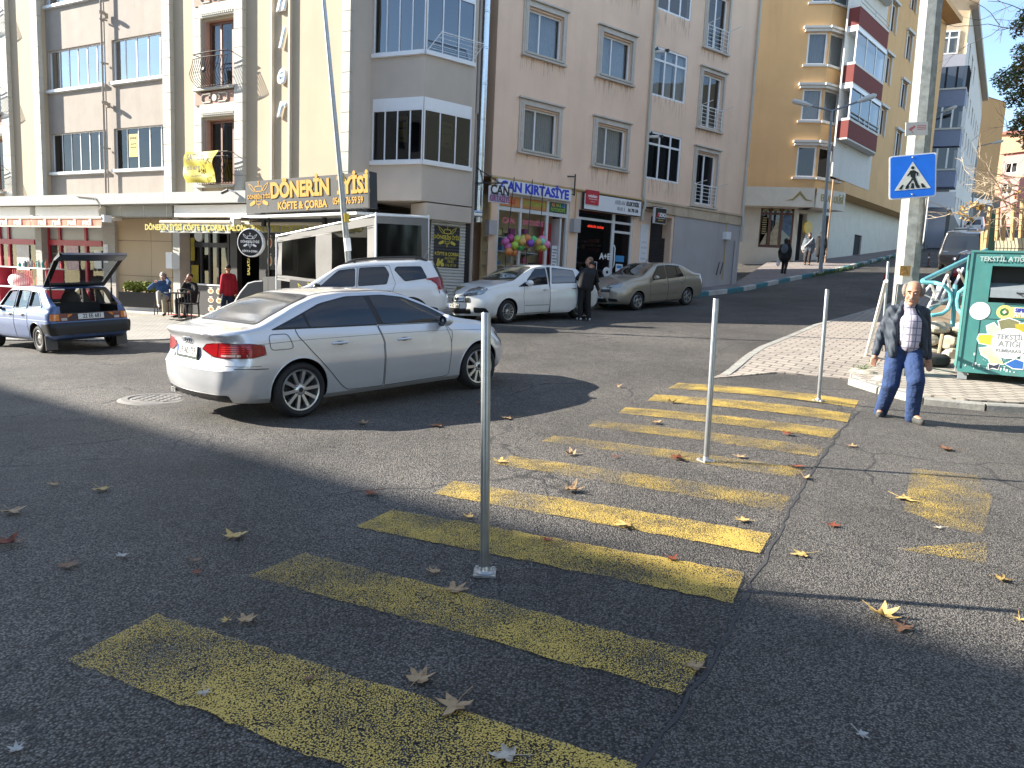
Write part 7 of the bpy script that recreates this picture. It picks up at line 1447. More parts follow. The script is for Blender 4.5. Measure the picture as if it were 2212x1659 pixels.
for i,z in enumerate(rows_):
 b=MB().use(M_LB);pts=[(La-2.3,0),(La-1.9,-1.0),(La+.1,-1.15),(La+.5,.5),(La-1,1)]
 b.prism(pts,'z',z-1.15,z,WI@Fa);b.use(M_WHP);b.prism([(x*1,y*1.06)for x,y in pts],'z',z+.003,z+.12,WI@Fa);o=b.build('bay',WB)
 f=MB().use(M_DARK if i==0 else M_PVC);g=MB().use(G_DARK);pp=pts[:4]
 for(p,q)in zip(pp,pp[1:]):
  for k in range(4):
   x,y=lerp(p[0],q[0],k/3),lerp(p[1],q[1],k/3);f.cbox((x,y,z+.12+(fh-1.3)/2),(.12,.12,fh-1.35),WI@Fa)
   if k<3:x2,y2=lerp(p[0],q[0],(k+1)/3),lerp(p[1],q[1],(k+1)/3);g.add([WI@Fa@Vector(v)for v in((x,y,z+.12),(x2,y2,z+.12),(x2,y2,z+fh-1.16),(x,y,z+fh-1.16))],[(0,1,2,3)])
 gg=f.build('bay_glazing',WB);g.build('pane',gg)
m=MB().use(M_YELL if False else mat('beige_attic',(.50,.40,.28),.88));t=MB();e=1.0
za,zb_r=zt3+1.2,zt3+5.2
t.add([(-1.5,.3,zt3-.45),(La,.3,zt3-.45),(La,.3,zt3+2.6),(-1.5,.3,zt3+3.4)],[(0,1,2,3)]);m.add([WI@Fa@Vector(v)for v in t.v],t.f);m.build('attic_wall',WB)
wn=window(WB,La-2.4,La-.5,zt3-.35,zt3+1.3,.28,[.33,.66],M_PVC,G_WIN,fw=.1,M=WI@Fa,transom=.7,back=.3)
rf=MB().use(mat('pale_eaves',(.52,.47,.40),.8));rf.add([WI@Fb@Vector(p)for p in((-1.0,-.45,zt3+2.9),(Lb+.5,-.45,zt3+4.9),(Lb+.5,-.45,zt3+4.5),(-1.0,-.45,zt3+2.5),(-1.2,6,zt3+5.4),(Lb+.5,6,zt3+7.4),(-1.2,.1,zt3+2.5),(Lb+.5,.1,zt3+4.5),(0,0,zt3+2.7),(Lb,0,zt3+2.7))],[(0,1,2,3),(0,4,5,1),(3,2,7,6),(6,7,9,8)]);rf.build('roof',WB)
sh_=MB().use(mat('grey_shop_base',(.16,.15,.14),.8,var=.4,scale=1));sh_.box(.2,Lb-.5,-.25,-.02,0,rows_[2]-fh*.95,WI@Fb);sh_.use(M_WSIGN);sh_.box(-3.0,La+.3,-1.0,-.9,rows_[2]-2.6,rows_[2]-1.5,WI@Fa);sh_.build('street_level_shops',WB)
OB,Fo,Lo=far_block('tall orange rendered block with a blank gable at the top of the street',at_y(2084,300,91),at_y(2164,300,95),4,at_y(2140,205,92).z,13,mat('orange_plaster',(.55,.33,.15),.88,var=.07,scale=.5,streak=.3),[],eave=.1,rise=1.6)
m=MB().use(mat('chimney_red',(.45,.10,.06),.8));cz=at_y(2130,185,96).z;m.box(Lo*.35,Lo*.55,4.5,6,cz-1.5,cz+.6);[m.box(Lo*(.36+.06*k),Lo*(.38+.06*k),5,5.5,cz+.6,cz+1.0)for k in range(4)];m.build('chimney',OB)
m=MB().use(mat('grey_shop_base',(.16,.15,.14),.8,var=.4,scale=1));m.box(-.5,Lo+.5,-.6,-.05,4,at_y(2110,421,93).z);m.use(M_WSIGN);m.box(.5,Lo*.8,-.7,-.61,at_y(2110,441,93).z,at_y(2110,431,93).z);m.build('street_level_shops',OB)
pz=lambda y,d=105:at_y(2190,y,d).z
P0_,P1_=at_y(2160,400,106),at_y(2262,400,101)
far_block('pink block with white framed windows at the right edge',P0_,P1_,3,pz(331),10,mat('pink_plaster',(.52,.24,.22),.88,var=.08),[(.4,1.9,pz(374),pz(351),2),(.2,1.7,pz(420),pz(397),2),(4.2,5.6,pz(374),pz(351),2),(4.2,5.6,pz(420),pz(397),2)],eave=.4,rise=.8)
far_block('beige upper house with small windows above the pink block',at_y(2158,300,122),at_y(2270,300,118),5,pz(287,120),10,mat('apricot_plaster',(.58,.36,.22),.88),[(3.2,4.6,pz(318,120),pz(303,120),2)],eave=.3,rise=1.5)
for lab,P,Q,zt_,c in(('grey block left of the frame that shades the foreground',(-41,16.7),(-12,-5.05),13.85,(.42,.36,.3)),('beige block added unseen behind the viewer for window reflections',(-10,-22),(14,-26),11,(.45,.38,.3)),('dark grey block added unseen right of the frame to darken window reflections',(32,33),(26,-12),12,(.07,.075,.065))):  # rear and right blocks are added out of view for the windows to reflect
 d=Vector((Q[0]-P[0],Q[1]-P[1],0)).normalized();P2,Q2=(Vector((*Q,0)),Vector((*P,0)))
 Fm,L=face_frame(P2,Q2);B=thing('apartment_building',lab,'building',M=Fm);m=MB().use(mat('off_'+str(c[0]),c,.9));hh=[(2+3.4*j,3.6+3.4*j,z,z+1.5)for j in range(int((L-3)/3.4))for z in(2.2,5.2,8.2)]
 m.box(0,L,.3,9,-3,zt_-.01);wall(m,0,L,-3,zt_,hh,0,.28);m.build('wall',B);g=MB().use(M_CARGL)
 for h in hh:g.quad((h[0],.27,h[2]),(h[1],.27,h[2]),(h[1],.27,h[3]),(h[0],.27,h[3]))
 g.build('window',B)
 # posts, poles and signs
M_GALP=mat('galvanised_tube',(.42,.44,.45),.34,metal=.85,var=.2,scale=12)
BASE=mat('grout_base',(.45,.44,.42),.8,var=.4,scale=20)
for i,(b,t_,lab)in enumerate((((1047,1240),(1050,675),'tall steel tube post standing on the crosswalk nearest the viewer'),((1525,997),(1547,645),'steel tube post in the middle of the yellow crosswalk'),((1768,867),(1787,625),'steel tube post at the far end of the yellow crosswalk'),((1903,772),(1919,565),'steel tube post behind the walking man by the white plank'))):
 p=G(*b);tp_=at_y(t_[0],t_[1],p.y);bl=thing('bollard',lab,'bollard',tuple(p),group='steel tube posts');d=tp_-p
 m=MB().use(M_GALP);r=.0245;m.tube([d*-.03,d*.02,d*.995,d],[r,r,r,r*.9],20,cap=False);m.add([],[]);m.build('post',bl,smooth=True,angle=60);m=MB().use(M_BLACK);m.lathe([(0,0),(r*.92,0)],tuple(d*.985),n=16);m.build('open_end',bl)
 f=MB().use(mat('shiny_base_plate',(.55,.56,.56),.35,metal=.8,var=.3,scale=30,bump=.5,bscale=40));a0=.4*i;Mb=Matrix.Rotation(a0,4,'Z');f.cbox((0,0,.008),(.12,.12,.012),Mb)
 f.lathe([(.024,.05),(.03,.022),(.05,.016)],n=16);[f.lathe([(0,.026),(.01,.026),(.012,.012)],tuple(Mb@Vector((sx_*.045,sy_*.045,0))),n=8)for sx_ in(-1,1)for sy_ in(-1,1)];f.build('base_plate',bl,smooth=True)
m=MB().use(M_WHITE);a,b=at_y(1914,607,9.9),G(1869,775,.02);d=(b-a).normalized();m.tube([a,b],.028,6);tag(m.build('plank'),'white plank leaning diagonally against the post behind the man','plank')
pb=at_y(1947,745,11.4);pb.z=ground_z(pb.x,pb.y);LP=thing('lamp_pole','thick galvanised eight sided pole behind the walking man','pole',tuple(pb))
m=MB().use(mat('mottled_zinc',(.30,.32,.30),.55,metal=.3,var=.45,scale=9));ptop=at_y(2012,0,11.4)-pb;m.tube([(0,0,-.1),(0,0,.0),ptop,ptop*1.5],[.185,.185,.155,.14],8);m.build('shaft',LP)
def poleat(px,py,fwd=.19):q=at_y(px,py,11.4-fwd)-pb;return q
m=MB().use(mat('mottled_zinc',(.30,.32,.30),.55,metal=.3,var=.45,scale=9));c=poleat(1949,647,.19);m.cbox(tuple(c),(.19,.03,.44));m.use(M_BLACK);m.cbox(tuple(c+Vector((0,.012,0))),(.205,.02,.455));[m.ball(tuple(c+Vector((x,-.018,z))),.014,8,6)for x,z in((-.03,.13),(.02,.10),(-.06,-.1))];m.build('service_hatch',LP)
m=MB().use(mat('amber_sticker',(.55,.33,.10),.6));c=poleat(1955,585,.17);m.cbox(tuple(c),(.16,.006,.15));o=m.build('warning_sticker',LP);m=MB().use(mat('dark_orange',(.5,.16,.02),.6));m.tube([c+Vector((x,-.006,z))for x,z in((-.05,-.04),(.05,-.04),(0,.05))],.005,4,closed=True);m.build('triangle',o)
def signface(nm,lab,c,w_,ex,ey,en,parentless=True):
 Mx=frame3(c,ex,ey,en);S=thing(nm,lab,'sign',M=Mx);m=MB().use(M_WHITE);rp_=rpoly([(-w_/2,-w_/2),(w_/2,-w_/2),(w_/2,w_/2),(-w_/2,w_/2)],.04,5);m.prism(rp_,'z',-.012,0);m.build('board',S)
 m=MB().use(mat('sign_blue',(.02,.20,.85),.3));k=1-.035/w_;m.prism([(x*k,y*k)for x,y in rp_],'z',.0005,.003);m.build('blue_field',S);s=w_/.70
 m=MB().use(mat('sign_white',(.78,.79,.70),.4));m.prism([(-.27*s,-.21*s),(.27*s,-.21*s),(0,.23*s)],'z',.0035,.005);m.build('triangle',S)
 m=MB().use(mat('sign_black',(.012,.02,.018),.4));z=.0065
 m.add([(math.cos(a_*.524)*.026*s,.135*s+math.sin(a_*.524)*.026*s,z)for a_ in range(12)],[tuple(range(12))])
 for poly in([(-.045,.09),(.02,.10),(.045,.05),(.04,-.02),(.0,-.03),(-.03,-.01)],[(-.03,.09),(-.085,.02),(-.075,.0),(-.02,.05)],[(.03,.09),(.085,.05),(.08,.0),(.06,.0),(.06,.035),(.02,.055)],[(-.01,-.02),(-.03,-.06),(-.11,-.165),(-.08,-.175),(.01,-.05)],[(.0,-.03),(.04,-.02),(.09,-.15),(.12,-.165),(.05,-.175)],[(-.21,-.195),(-.16,-.195),(-.13,-.125),(-.16,-.125)],[(-.12,-.195),(-.06,-.195),(-.05,-.15),(-.08,-.14)],[(-.03,-.195),(.025,-.195),(.02,-.11),(-.015,-.11)],[(.055,-.195),(.11,-.195),(.09,-.15),(.06,-.155)],[(.14,-.195),(.2,-.195),(.15,-.125),(.12,-.125)]):m.add([(x*s,y*s,z)for x,y in poly],[tuple(range(len(poly)))])
 m.build('pedestrian_symbol',S);m=MB().use(M_GALV);[m.lathe([(0,.008),(.012,.006),(.014,.003)],(0,y*s,0),n=10)for y in(-.29,.30)];m.build('bolt',S);return S
dS=11.15;tls,trs,bls,brs=at_y(1927,338,dS),at_y(2027,330.5,dS-.05),at_y(1915,430,dS),at_y(2017,424,dS-.05);cS=(tls+trs+bls+brs)/4;ex=((trs-tls)+(brs-bls)).normalized();ey=((tls-bls)+(trs-brs)).normalized();ey=(ey-ex*ex.dot(ey)).normalized();ex=(Matrix.Rotation(rad(-9),3,'Z')@ex);ey=(ey-ex*ex.dot(ey)).normalized();signface('crossing_sign','blue square pedestrian crossing sign facing the viewer on the thick pole',cS,((trs-tls).length+(tls-bls).length)/2,ex,ey,ex.cross(ey))
c2=at_y(1997,478,11.5);rx=Vector((.42,.91,0)).normalized();signface('crossing_sign','second blue crossing sign seen almost edge on below the facing one',c2,.70,rx,Vector((0,0,1)),rx.cross(Vector((0,0,1))))
m=MB().use(mat('cctv_sign_face',(.72,.68,.60),.5));c=poleat(1980,278,.2)+pb;Mx=frame3(c,Vector((.995,0,.0)).normalized(),(0,0,1),(0,-1,0))@Matrix.Rotation(rad(5),4,'Z');m.cbox((0,0,0),(.32,.19,.01),Mx);CS=tag(m.build('notice_sign'),'small cream camera notice sign on the thick pole above the crossing sign','sign');m=MB().use(mat('faded_red_print',(.65,.18,.18),.6));m.prism([(-.12,.0),(-.03,.05),(-.02,.02),(-.09,-.03)],'z',.006,.008,Mx);m.tube([Mx@Vector((-.08,-.02,.007)),Mx@Vector((-.05,-.06,.007))],.004,4);[m.cbox((.07,.04-.025*k,.007),(.13,.01,.002),Mx)for k in range(3)];m.build('camera_print',CS)
lb,lt=at_y(756,600,17.9),at_y(699,0,17.3);lb=lb+(lb-lt)*.12;LPN=thing('lamp_pole','thin leaning steel lamp pole in front of the restaurant sign','pole',tuple(lb));d=lt-lb
m=MB().use(M_GALP);m.tube([(0,0,0),d*.35,d*.36,d*1.25],[.075,.07,.062,.04],14);m.build('shaft',LPN,smooth=True,angle=60)
m=MB().use(mat('yellow_tape',(.6,.42,.05),.5));k=lambda px,py:at_y(px,py,17.75)-lb
for q in((738,383),(748,470)):c=k(*q);m.tube([c-d.normalized()*.1,c+d.normalized()*.1],.074,12)
m.use(M_WHITE);c=k(751,528);m.tube([c-d.normalized()*.15,c+d.normalized()*.15],.078,12);m.build('tape_band',LPN,smooth=True)
def lamp(nm_lab,pb_,pt_,arms,r=.09):
 b=thing('street_lamp',nm_lab,'street lamp',tuple(pb_),group='street lamps');m=MB().use(mat('grey_blue_steel',(.25,.28,.31),.5,metal=.4));m.tube([(0,0,0),pt_-pb_],[r,r*.6],10);[m.tube([pt_-pb_,a-pb_],.045,8)for a in arms];m.build('pole',b,smooth=True,angle=60)
 for a in arms:
  h=MB().use(mat('lamp_head_grey',(.6,.6,.58),.4));dd=(a-pt_).normalized();h.tube([a-pb_-dd*.1,a-pb_+dd*.25,a-pb_+dd*.75,a-pb_+dd*.85],[.05,.12,.12,.05],8);h.build('lamp_head',b,smooth=True)
q=G(1772,590,.15);pt_=at_y(1797,240,q.y);lamp('double armed street lamp on the pavement before the ochre block',q,pt_,[pt_+Vector((-1.05,-.1,.18)),pt_+Vector((1.2,.1,.5))])
q=Vector((*at_y(2003,500,55)[:2],0));q.z=ground_z(q.x,q.y);pt_=at_y(2010,252,55);lamp('street lamp half hidden behind the thick pole',q,pt_,[at_y(2038,241,54.5)])
q=Vector((*at_y(2098,480,70)[:2],0));q.z=ground_z(q.x,q.y);pt_=at_y(2112,316,70);lamp('thin single armed street lamp before the orange gable',q,pt_,[at_y(2145,309,69)],r=.1)
for px,py,h_,c,lab in((1906,640,.8,(.32,.03,.03),'red flexible marker post beside the road behind the steel post'),(2004,577,.75,(.10,.06,.06),'dark flexible marker post on the uphill road')):
 p=G(px,py);m=MB().use(mat('marker_%.2f'%c[0],c,.6));m.lathe([(.0,.02),(.12,.02),(.12,.05),(.045,.07),(.04,h_),(0,h_+.01)],tuple(p),n=14);m.use(M_WHITE);m.lathe([(.043,h_*.62),(.043,h_*.72)],tuple(p),n=14);tag(m.build('marker_post',smooth=True),lab,'marker post')
 # textile bin
bq=G(2066,818,.122);bz=bq.z;bx=Vector((.88,-.47,0)).normalized();BIN=thing('textile_bin','green metal textile collection bin with stickers on the pavement','collection bin',M=frame3((bq.x,bq.y,bz),bx,Vector((0,0,1)).cross(bx),(0,0,1)))
M_BIN=mat('sea_green_metal',(.06,.23,.215),.5,var=.2,scale=4,dirt=.3,bump=.08,bscale=12);bh=at_y(2090,543,bq.y).z-bz;bw=1.45;z0=.13
m=MB().use(M_BIN);o0,o1,ozb,ozt=.27,bw-.10,bh*.615,bh*.895
wall(m,0,bw,z0,bh,[(o0,o1,ozb,ozt)],0,.35);m.quad((0,0,z0),(0,1.1,z0),(0,1.1,bh),(0,0,bh));m.quad((bw,0,z0),(bw,1.1,z0),(bw,1.1,bh),(bw,0,bh));m.quad((0,0,bh),(bw,0,bh),(bw,1.1,bh),(0,1.1,bh));m.quad((0,1.1,z0),(bw,1.1,z0),(bw,1.1,bh),(0,1.1,bh));m.quad((0,0,z0),(bw,0,z0),(bw,1.1,z0),(0,1.1,z0));m.build('body',BIN)
m=MB().use(M_BIN);m.box(-.012,bw+.012,-.015,.02,bh-.01,bh+.02);m.box(-.012,.02,-.012,0.0,z0,bh-.012);m.box(0,bw,-.014,-.001,z0-.02,z0+.03);m.build('edge_frame',BIN)
m=MB().use(M_BLACK);m.box(o0+.002,o1-.002,.33,.36,ozb,ozt);m.lathe([(.0,0),(.55,0)],((o0+o1)/2,.34,ozb+.12),'y',24);m.build('opening',BIN)
m=MB().use(mat('flap_steel',(.40,.45,.48),.35,metal=.5));zf_=lerp(ozb,ozt,.40);m.add([(o0+.01,-.07,zf_-.03),(o1-.01,-.07,zf_-.03),(o1-.01,.2,zf_+.08),(o0+.01,.2,zf_+.08),(o0+.01,-.07,zf_-.14),(o1-.01,-.07,zf_-.14)],[(0,1,2,3),(4,5,1,0)]);fl_o=m.build('flap',BIN);m=MB().use(M_BLACK);u=lerp(o0,o1,.42);m.tube([(u-.12,-.075,zf_-.06),(u-.12,-.11,zf_-.07),(u+.12,-.11,zf_-.07),(u+.12,-.075,zf_-.06)],.012,6);m.build('handle',fl_o)
for u in(.07,bw-.07):m=MB().use(mat('grey_leg',(.28,.31,.32),.5));m.box(u-.06,u+.06,.03,.15,0,z0-.02);m.box(u-.06,u+.06,.9,1.02,0,z0-.02);m.build('leg',BIN)
m=MB().use(mat('faded_white_print',(.42,.50,.48),.6,var=.3));text(m,'TEKSTİL ATIĞI KUMBARASI',.095,TX(.10,.018,bh*.945),.002,align='LEFT',bold=.002,sx=.92);m.build('lettering',BIN)
m=MB().use(M_GAP);d0,d1,e0,e1=.20,bw-.09,z0+.09,bh*.485
for(a,b,c,d)in((d0,d1,e1,e1+.006),(d0,d1,e0,e0+.006),(d0,d0+.006,e0,e1),(d1,d1+.006,e0,e1)):m.box(a,b,-.004,-.001,c,d)
m.build('door_gap',BIN)
stk=lambda c:mat('sticker_%d%d%d'%tuple(int(x*99)for x in c),c,.55,var=.15,scale=12)
def disc(m,u,z,r,y,n=28):m.add([(u+r*math.cos(a_*6.2832/n),y,z+r*math.sin(a_*6.2832/n))for a_ in range(n)],[tuple(range(n))])
m=MB().use(M_WHITE);zs1=bh*.545;disc(m,.185,zs1,.13,-.005);disc(m,1.0,zs1,.13,-.005);m.use(stk((.55,.62,.6)));disc(m,.185,zs1,.06,-.007,6);o=m.build('round_sticker',BIN);m=MB().use(mat('grey_faded_ink',(.4,.4,.42),.5));text(m,'Kültür',.05,TX(1.0,.008,zs1-.03),.001);m.build('lettering',o)
m=MB().use(stk((.72,.64,.2)));disc(m,.49,zs1,.10,-.004);m.box(.49,.78,-.006,-.003,zs1-.075,zs1+.075);m.use(M_WHITE);m.box(.6,.775,-.008,-.0065,zs1-.0,zs1+.07);m.use(stk((.02,.16,.06)));disc(m,.49,zs1,.06,-.006,8);m.use(stk((.7,.6,.5)));disc(m,.49,zs1,.03,-.008,4);o=m.build('recycling_sticker',BIN)
m=MB().use(mat('navy_ink',(.03,.05,.3),.5));text(m,'SIFIR',.075,TX(.685,.010,zs1+.032),.001,bold=.004,sx=.9);m.use(M_WHITE);text(m,'ATIK',.075,TX(.685,.010,zs1-.035),.001,bold=.004,sx=.9);m.build('lettering',o)
cu,cz=.60,(e0+e1)/2+.01;m=MB()
shapes=[((.66,.50,.06),[(-.44,-.02),(-.2,-.06),(-.2,.14),(-.46,.12),(-.47,.05)]),((.70,.66,.4),[(-.43,-.12),(-.38,-.22),(-.25,-.3),(-.12,-.26),(-.15,-.06)]),((.45,.58,.42),[(-.36,.28),(-.26,.34),(-.22,.28),(-.1,.2),(-.22,.1),(-.32,.14)]),((.2,.2,.1),[(-.2,.38),(-.05,.43),(.1,.38),(.06,.2),(-.14,.2)]),((.45,.38,.04),[(.04,.34),(.2,.36),(.24,.22),(.08,.2)]),((.55,.62,.5),[(.22,.22),(.36,.30),(.42,.24),(.34,.16),(.16,.12)]),((.72,.36,.06),[(.24,.08),(.38,.14),(.48,.08),(.46,-.08),(.3,-.12),(.2,-.04)]),((.72,.70,.6),[(.3,-.14),(.44,-.18),(.47,-.3),(.36,-.4),(.22,-.3),(.2,-.2)]),((.03,.13,.4),[(-.02,-.36),(.12,-.26),(.24,-.3),(.24,-.42),(.1,-.42)]),((.03,.04,.06),[(-.26,-.38),(-.18,-.40),(-.1,-.36),(-.12,-.46),(-.2,-.44),(-.25,-.47)]),((.7,.62,.3),[(-.3,-.22),(-.1,-.28),(-.04,-.36),(-.24,-.36)])]
for k,(c,pl)in enumerate(shapes):
 pl=[(x*.84,y*.84)for x,y in pl];m.use(M_WHITE);g_=grow([(x,y)for x,y in pl],.016);m.add([(cu+x,-.0042-.0001*k,cz+y)for x,y in g_],[tuple(range(len(g_)))]);m.use(stk(c));m.add([(cu+x,-.0062-.0001*k,cz+y)for x,y in pl],[tuple(range(len(pl)))])
m.use(M_WHITE);disc(m,cu,cz,.225,-.009,36);o=m.build('clothes_sticker',BIN);m=MB().use(mat('grey_print',(.22,.24,.24),.6))
for tx,dz_,sz in(('TEKSTİL',.09,.10),('ATIĞI',-.012,.12),('KUMBARASI',-.11,.065)):text(m,tx,sz,TX(cu,.0105,cz+dz_),.001,bold=.002,sx=.9)
m.build('lettering',o);m=MB().use(mat('white_scratch',(.6,.68,.66),.7));r=random.Random(2)
for _ in range(60):u,z=r.uniform(.05,bw-.05),z0+abs(r.gauss(.05,.16));a_=r.uniform(-.6,.6);l=r.uniform(.01,.06);m.cbox((u,-.0025,z),(.003+l*abs(math.sin(a_)),.001,.003+l*abs(math.cos(a_))))
m.build('scratches',BIN)
# rubble wall, earth bank, turquoise railing
M_ROCK=mat('wall_stone',(.46,.42,.33),.85,var=.35,scale=5,bump=.8,bscale=16);M_MORT=mat('dark_mortar',(.14,.12,.09),.95,var=.3);M_EARTH=mat('dry_earth',(.25,.18,.11),.95,var=.4,scale=7,bump=.6,bscale=18)
wl=[Vector((7.05,13.75,0)),Vector((8.6,12.75,0)),Vector((10.6,12.3,0)),Vector((14,11.8,0))];zwt=at_y(2040,707,13.2).z;RW=thing('stone_wall','rough rubble stone retaining wall behind the textile bin','wall',tuple(wl[0]))
def blob(mb,c,r,seed,squash=(1,1,1),n=10,q=.22):
 rr=random.Random(seed);ax=[Vector((rr.gauss(0,1),rr.gauss(0,1),rr.gauss(0,1))).normalized()for _ in range(13)];ca=[rr.uniform(.58,.85)for _ in ax]
 def fn(u,v):
  a,b=2*math.pi*u,math.pi*(v-.5);p=Vector((math.cos(a)*math.cos(b),math.sin(a)*math.cos(b),math.sin(b)))
  s=1.0
  for x,c_ in zip(ax,ca):
   d=p.dot(x)
   if d>0:s=min(s,c_/d)
  s*=1.12;return Vector(c)+Vector((p.x*r*s*squash[0],p.y*r*s*squash[1],p.z*r*s*squash[2]))
 mb.grid(fn,n,max(6,n//2))
m=MB().use(M_ROCK);mo=MB().use(M_MORT);r=random.Random(11)
for a,b in zip(wl,wl[1:]):
 L=(b-a).length;d=(b-a)/L;nn=Vector((d.y,-d.x,0));zb=ground_z(a.x,a.y)+.1;row=0;z=zb
 mo.add([p-wl[0]for p in(a+Vector((0,0,zb-.4)),b+Vector((0,0,zb-.4)),b+Vector((0,0,zwt-.03)),a+Vector((0,0,zwt-.03)),b+Vector((0,0,zwt-.03))-nn*.4,a+Vector((0,0,zwt-.03))-nn*.4)],[(0,1,2,3),(3,2,4,5)])
 while z<zwt-.06:
  h=r.uniform(.15,.24);x=r.uniform(-.1,.1)
  while x<L:w_=r.uniform(.18,.42);blob(m,a+d*(x+w_/2)+nn*r.uniform(-.02,.05)+Vector((0,0,z+h/2))-wl[0],1,r.randrange(9999),(w_*.6,.17,h*.62),20);x+=w_
  z+=h
m.build('stones',RW,smooth=True,angle=16);mo.build('mortar',RW)
def bank(u,v):
 p=wl[0].lerp(wl[-1],u)if u>0 else wl[0];x=lerp(7.05,14,u);y=lerp(13.75 if u<.01 else lerp(13.4,11.9,u),26,v);x+=v*9;return(x,y,max(zwt-.04+1.1*v,ground_z(x,y)+.05)+.05*math.sin(u*40+v*9))
m=MB().use(M_EARTH);m.grid(bank,24,14);tag(m.build('earth_bank',smooth=True),'dry earth bank above the rubble wall','bank',kind='structure')
M_TURQ=mat('turquoise_paint',(.14,.45,.50),.45,var=.15,scale=8,dirt=.15);RL=thing('railing','turquoise loop railing with white zigzag bars above the rubble wall','railing',tuple(wl[0]));O0=wl[0]
dr=12.9;t=lambda px,py,d=dr:at_y(px,py,d)-O0
m=MB().use(M_TURQ);rr=.035
m.tube([t(1992,610,13.3),t(2020,611,13.2),t(2040,617),t(2053,632),t(2055,648),t(2048,668),t(2035,678),t(2015,681),t(1975,679,13.4)],rr,8);m.tube([t(2112,600,12.3),t(2092,617,12.4),t(2072,632,12.6),t(2068,650,12.6),t(2070,668,12.6),t(2080,680,12.5),t(2110,686,12.3)],rr,8)
m.tube([t(2064,615),t(2058,706)],rr*1.1,8);m.tube([t(1993,607,13.3),t(2085,562,15),t(2130,540,16)],.045,8);m.tube([t(2000,676,13.3),t(2040,650,14.2),t(2085,634,15)],.028,8);m.build('rail_frame',RL,smooth=True)
m=MB().use(M_WHITE)
for a,b in(((1992,636),(2012,613)),((2004,666),(2030,612)),((2012,613),(2022,648)),((2020,648),(2046,594)),((2046,594),(2056,640)),((2030,655),(2052,608)),((2056,628),(2080,580)),((2070,583),(2084,612))):m.tube([t(*a,13.6),t(*b,14.2)],.024,6)
m.tube([t(1994,636,13.6),t(2034,652,13.9)],.012,5);m.tube([t(2004,664,13.5),t(2034,652,13.9)],.012,5);m.tube([t(2034,652,13.9),t(2084,636,13.9)],.012,5);m.build('zigzag_bars',RL,smooth=True)
m=MB().use(M_TYRE);q=G(2012,790,.115);m.lathe([(.19,.02),(.25,.0),(.31,.03),(.33,.09),(.31,.16),(.25,.2),(.19,.17)],(q.x,q.y+.12,q.z),n=40);[m.lathe([(.332,.045+.03*k),(.336,.05+.03*k),(.332,.056+.03*k)],(q.x,q.y+.12,q.z),n=40)for k in range(4)];tag(m.build('old_tyre',smooth=True),'old worn tyre lying against the rubble wall','tyre')
for i,(px,py,s,lab)in enumerate(((2050,822,.13,'rough concrete lump on the pavement left of the textile bin'),(1905,828,.22,'flat broken kerb slab behind the walking man'),(1870,812,.2,'pale broken slab at the corner of the brick pavement'),(1850,806,.12,'small rubble piece at the end of the brick pavement'),(1968,800,.16,'grey stone lying behind the walking man'))):
 p=G(px,py,.06);m=MB().use(mat('rubble',(.40,.36,.28),.9,var=.3,scale=9,bump=.8,bscale=25));blob(m,p+Vector((0,0,.03)),1,40+i,(s,s*.8,s*.45),12);tag(m.build('rubble',smooth=True,angle=35),lab,'rubble')
m=MB().use(M_BROWN if False else mat('rusty_stake',(.3,.24,.15),.8));a,b=at_y(2027,770,12.6),at_y(2036,722,12.7);m.tube([a,b],.03,6);tag(m.build('stake'),'short wooden stake standing against the rubble wall','stake')
# fence, canes and plants on the bank
M_CANE=mat('bamboo_cane',(.45,.29,.13),.7,var=.25,scale=10);canes=[((2128,540),(2139,447)),((2122,545),(2124,500)),((2153,520),(2157,450)),((2167,520),(2169,455)),((2186,520),(2190,440)),((2204,520),(2209,430))]
for i,(a,b)in enumerate(canes):m=MB().use(M_CANE);dd=16.5+.4*(i%3);m.tube([at_y(*a,dd),at_y(*b,dd)],.045,7);tag(m.build('cane'),'upright bamboo cane tied into the wire fence on the bank','cane','bamboo canes of the fence')
m=MB().use(mat('cream_boarding',(.55,.53,.38),.7,var=.15));a,b,c,d=at_y(2150,513,17.5),at_y(2260,515,17),at_y(2260,552,17),at_y(2148,550,17.5);m.add([a,b,c,d],[(0,1,2,3)]);FB=tag(m.build('boarding'),'cream boarding behind wire mesh at the right edge','fence')
m=MB().use(M_IRON)
for k in range(18):x=2150+k*8;m.tube([at_y(x,512,17.1),at_y(x+3,532,17.1),at_y(x,552,17.1)],.008,4)
m.tube([at_y(2148,536,17.1),at_y(2260,538,17)],.008,4)
for y in(450,462,475,488,500):m.tube([at_y(2136,y,17.1),at_y(2170,y-3,17.1),at_y(2260,y+2,17)],.006,4)
tag(m.build('wire_fence'),'dark wire mesh fence with strands above the cream boarding','fence')
m=MB().use(mat('green_net',(.05,.12,.09),.8));a,b,c,d=at_y(2138,462,18.5),at_y(2154,462,18.5),at_y(2152,552,18.5),at_y(2132,552,18.5);m.add([a,b,c,d],[(0,1,2,3)]);tag(m.build('shade_net'),'dark green shade net stretched between the canes','net')
def leaves(mb,c,rad_,n,size,r,flat=.25):
 for _ in range(n):
  p=Vector((r.gauss(0,1),r.gauss(0,1),r.gauss(0,1)));p=p.normalized()*(r.random()**.45);q=Vector(c)+Vector((p.x*rad_[0],p.y*rad_[1],p.z*rad_[2]));a=Vector((r.gauss(0,1),r.gauss(0,1),r.gauss(-.3,.7))).normalized();b=a.orthogonal().normalized()*size*flat;s=a*size*r.uniform(.6,1.3);mb.add([q-s*.5,q+b,q+s*.5,q-b],[(0,1,2,3)])
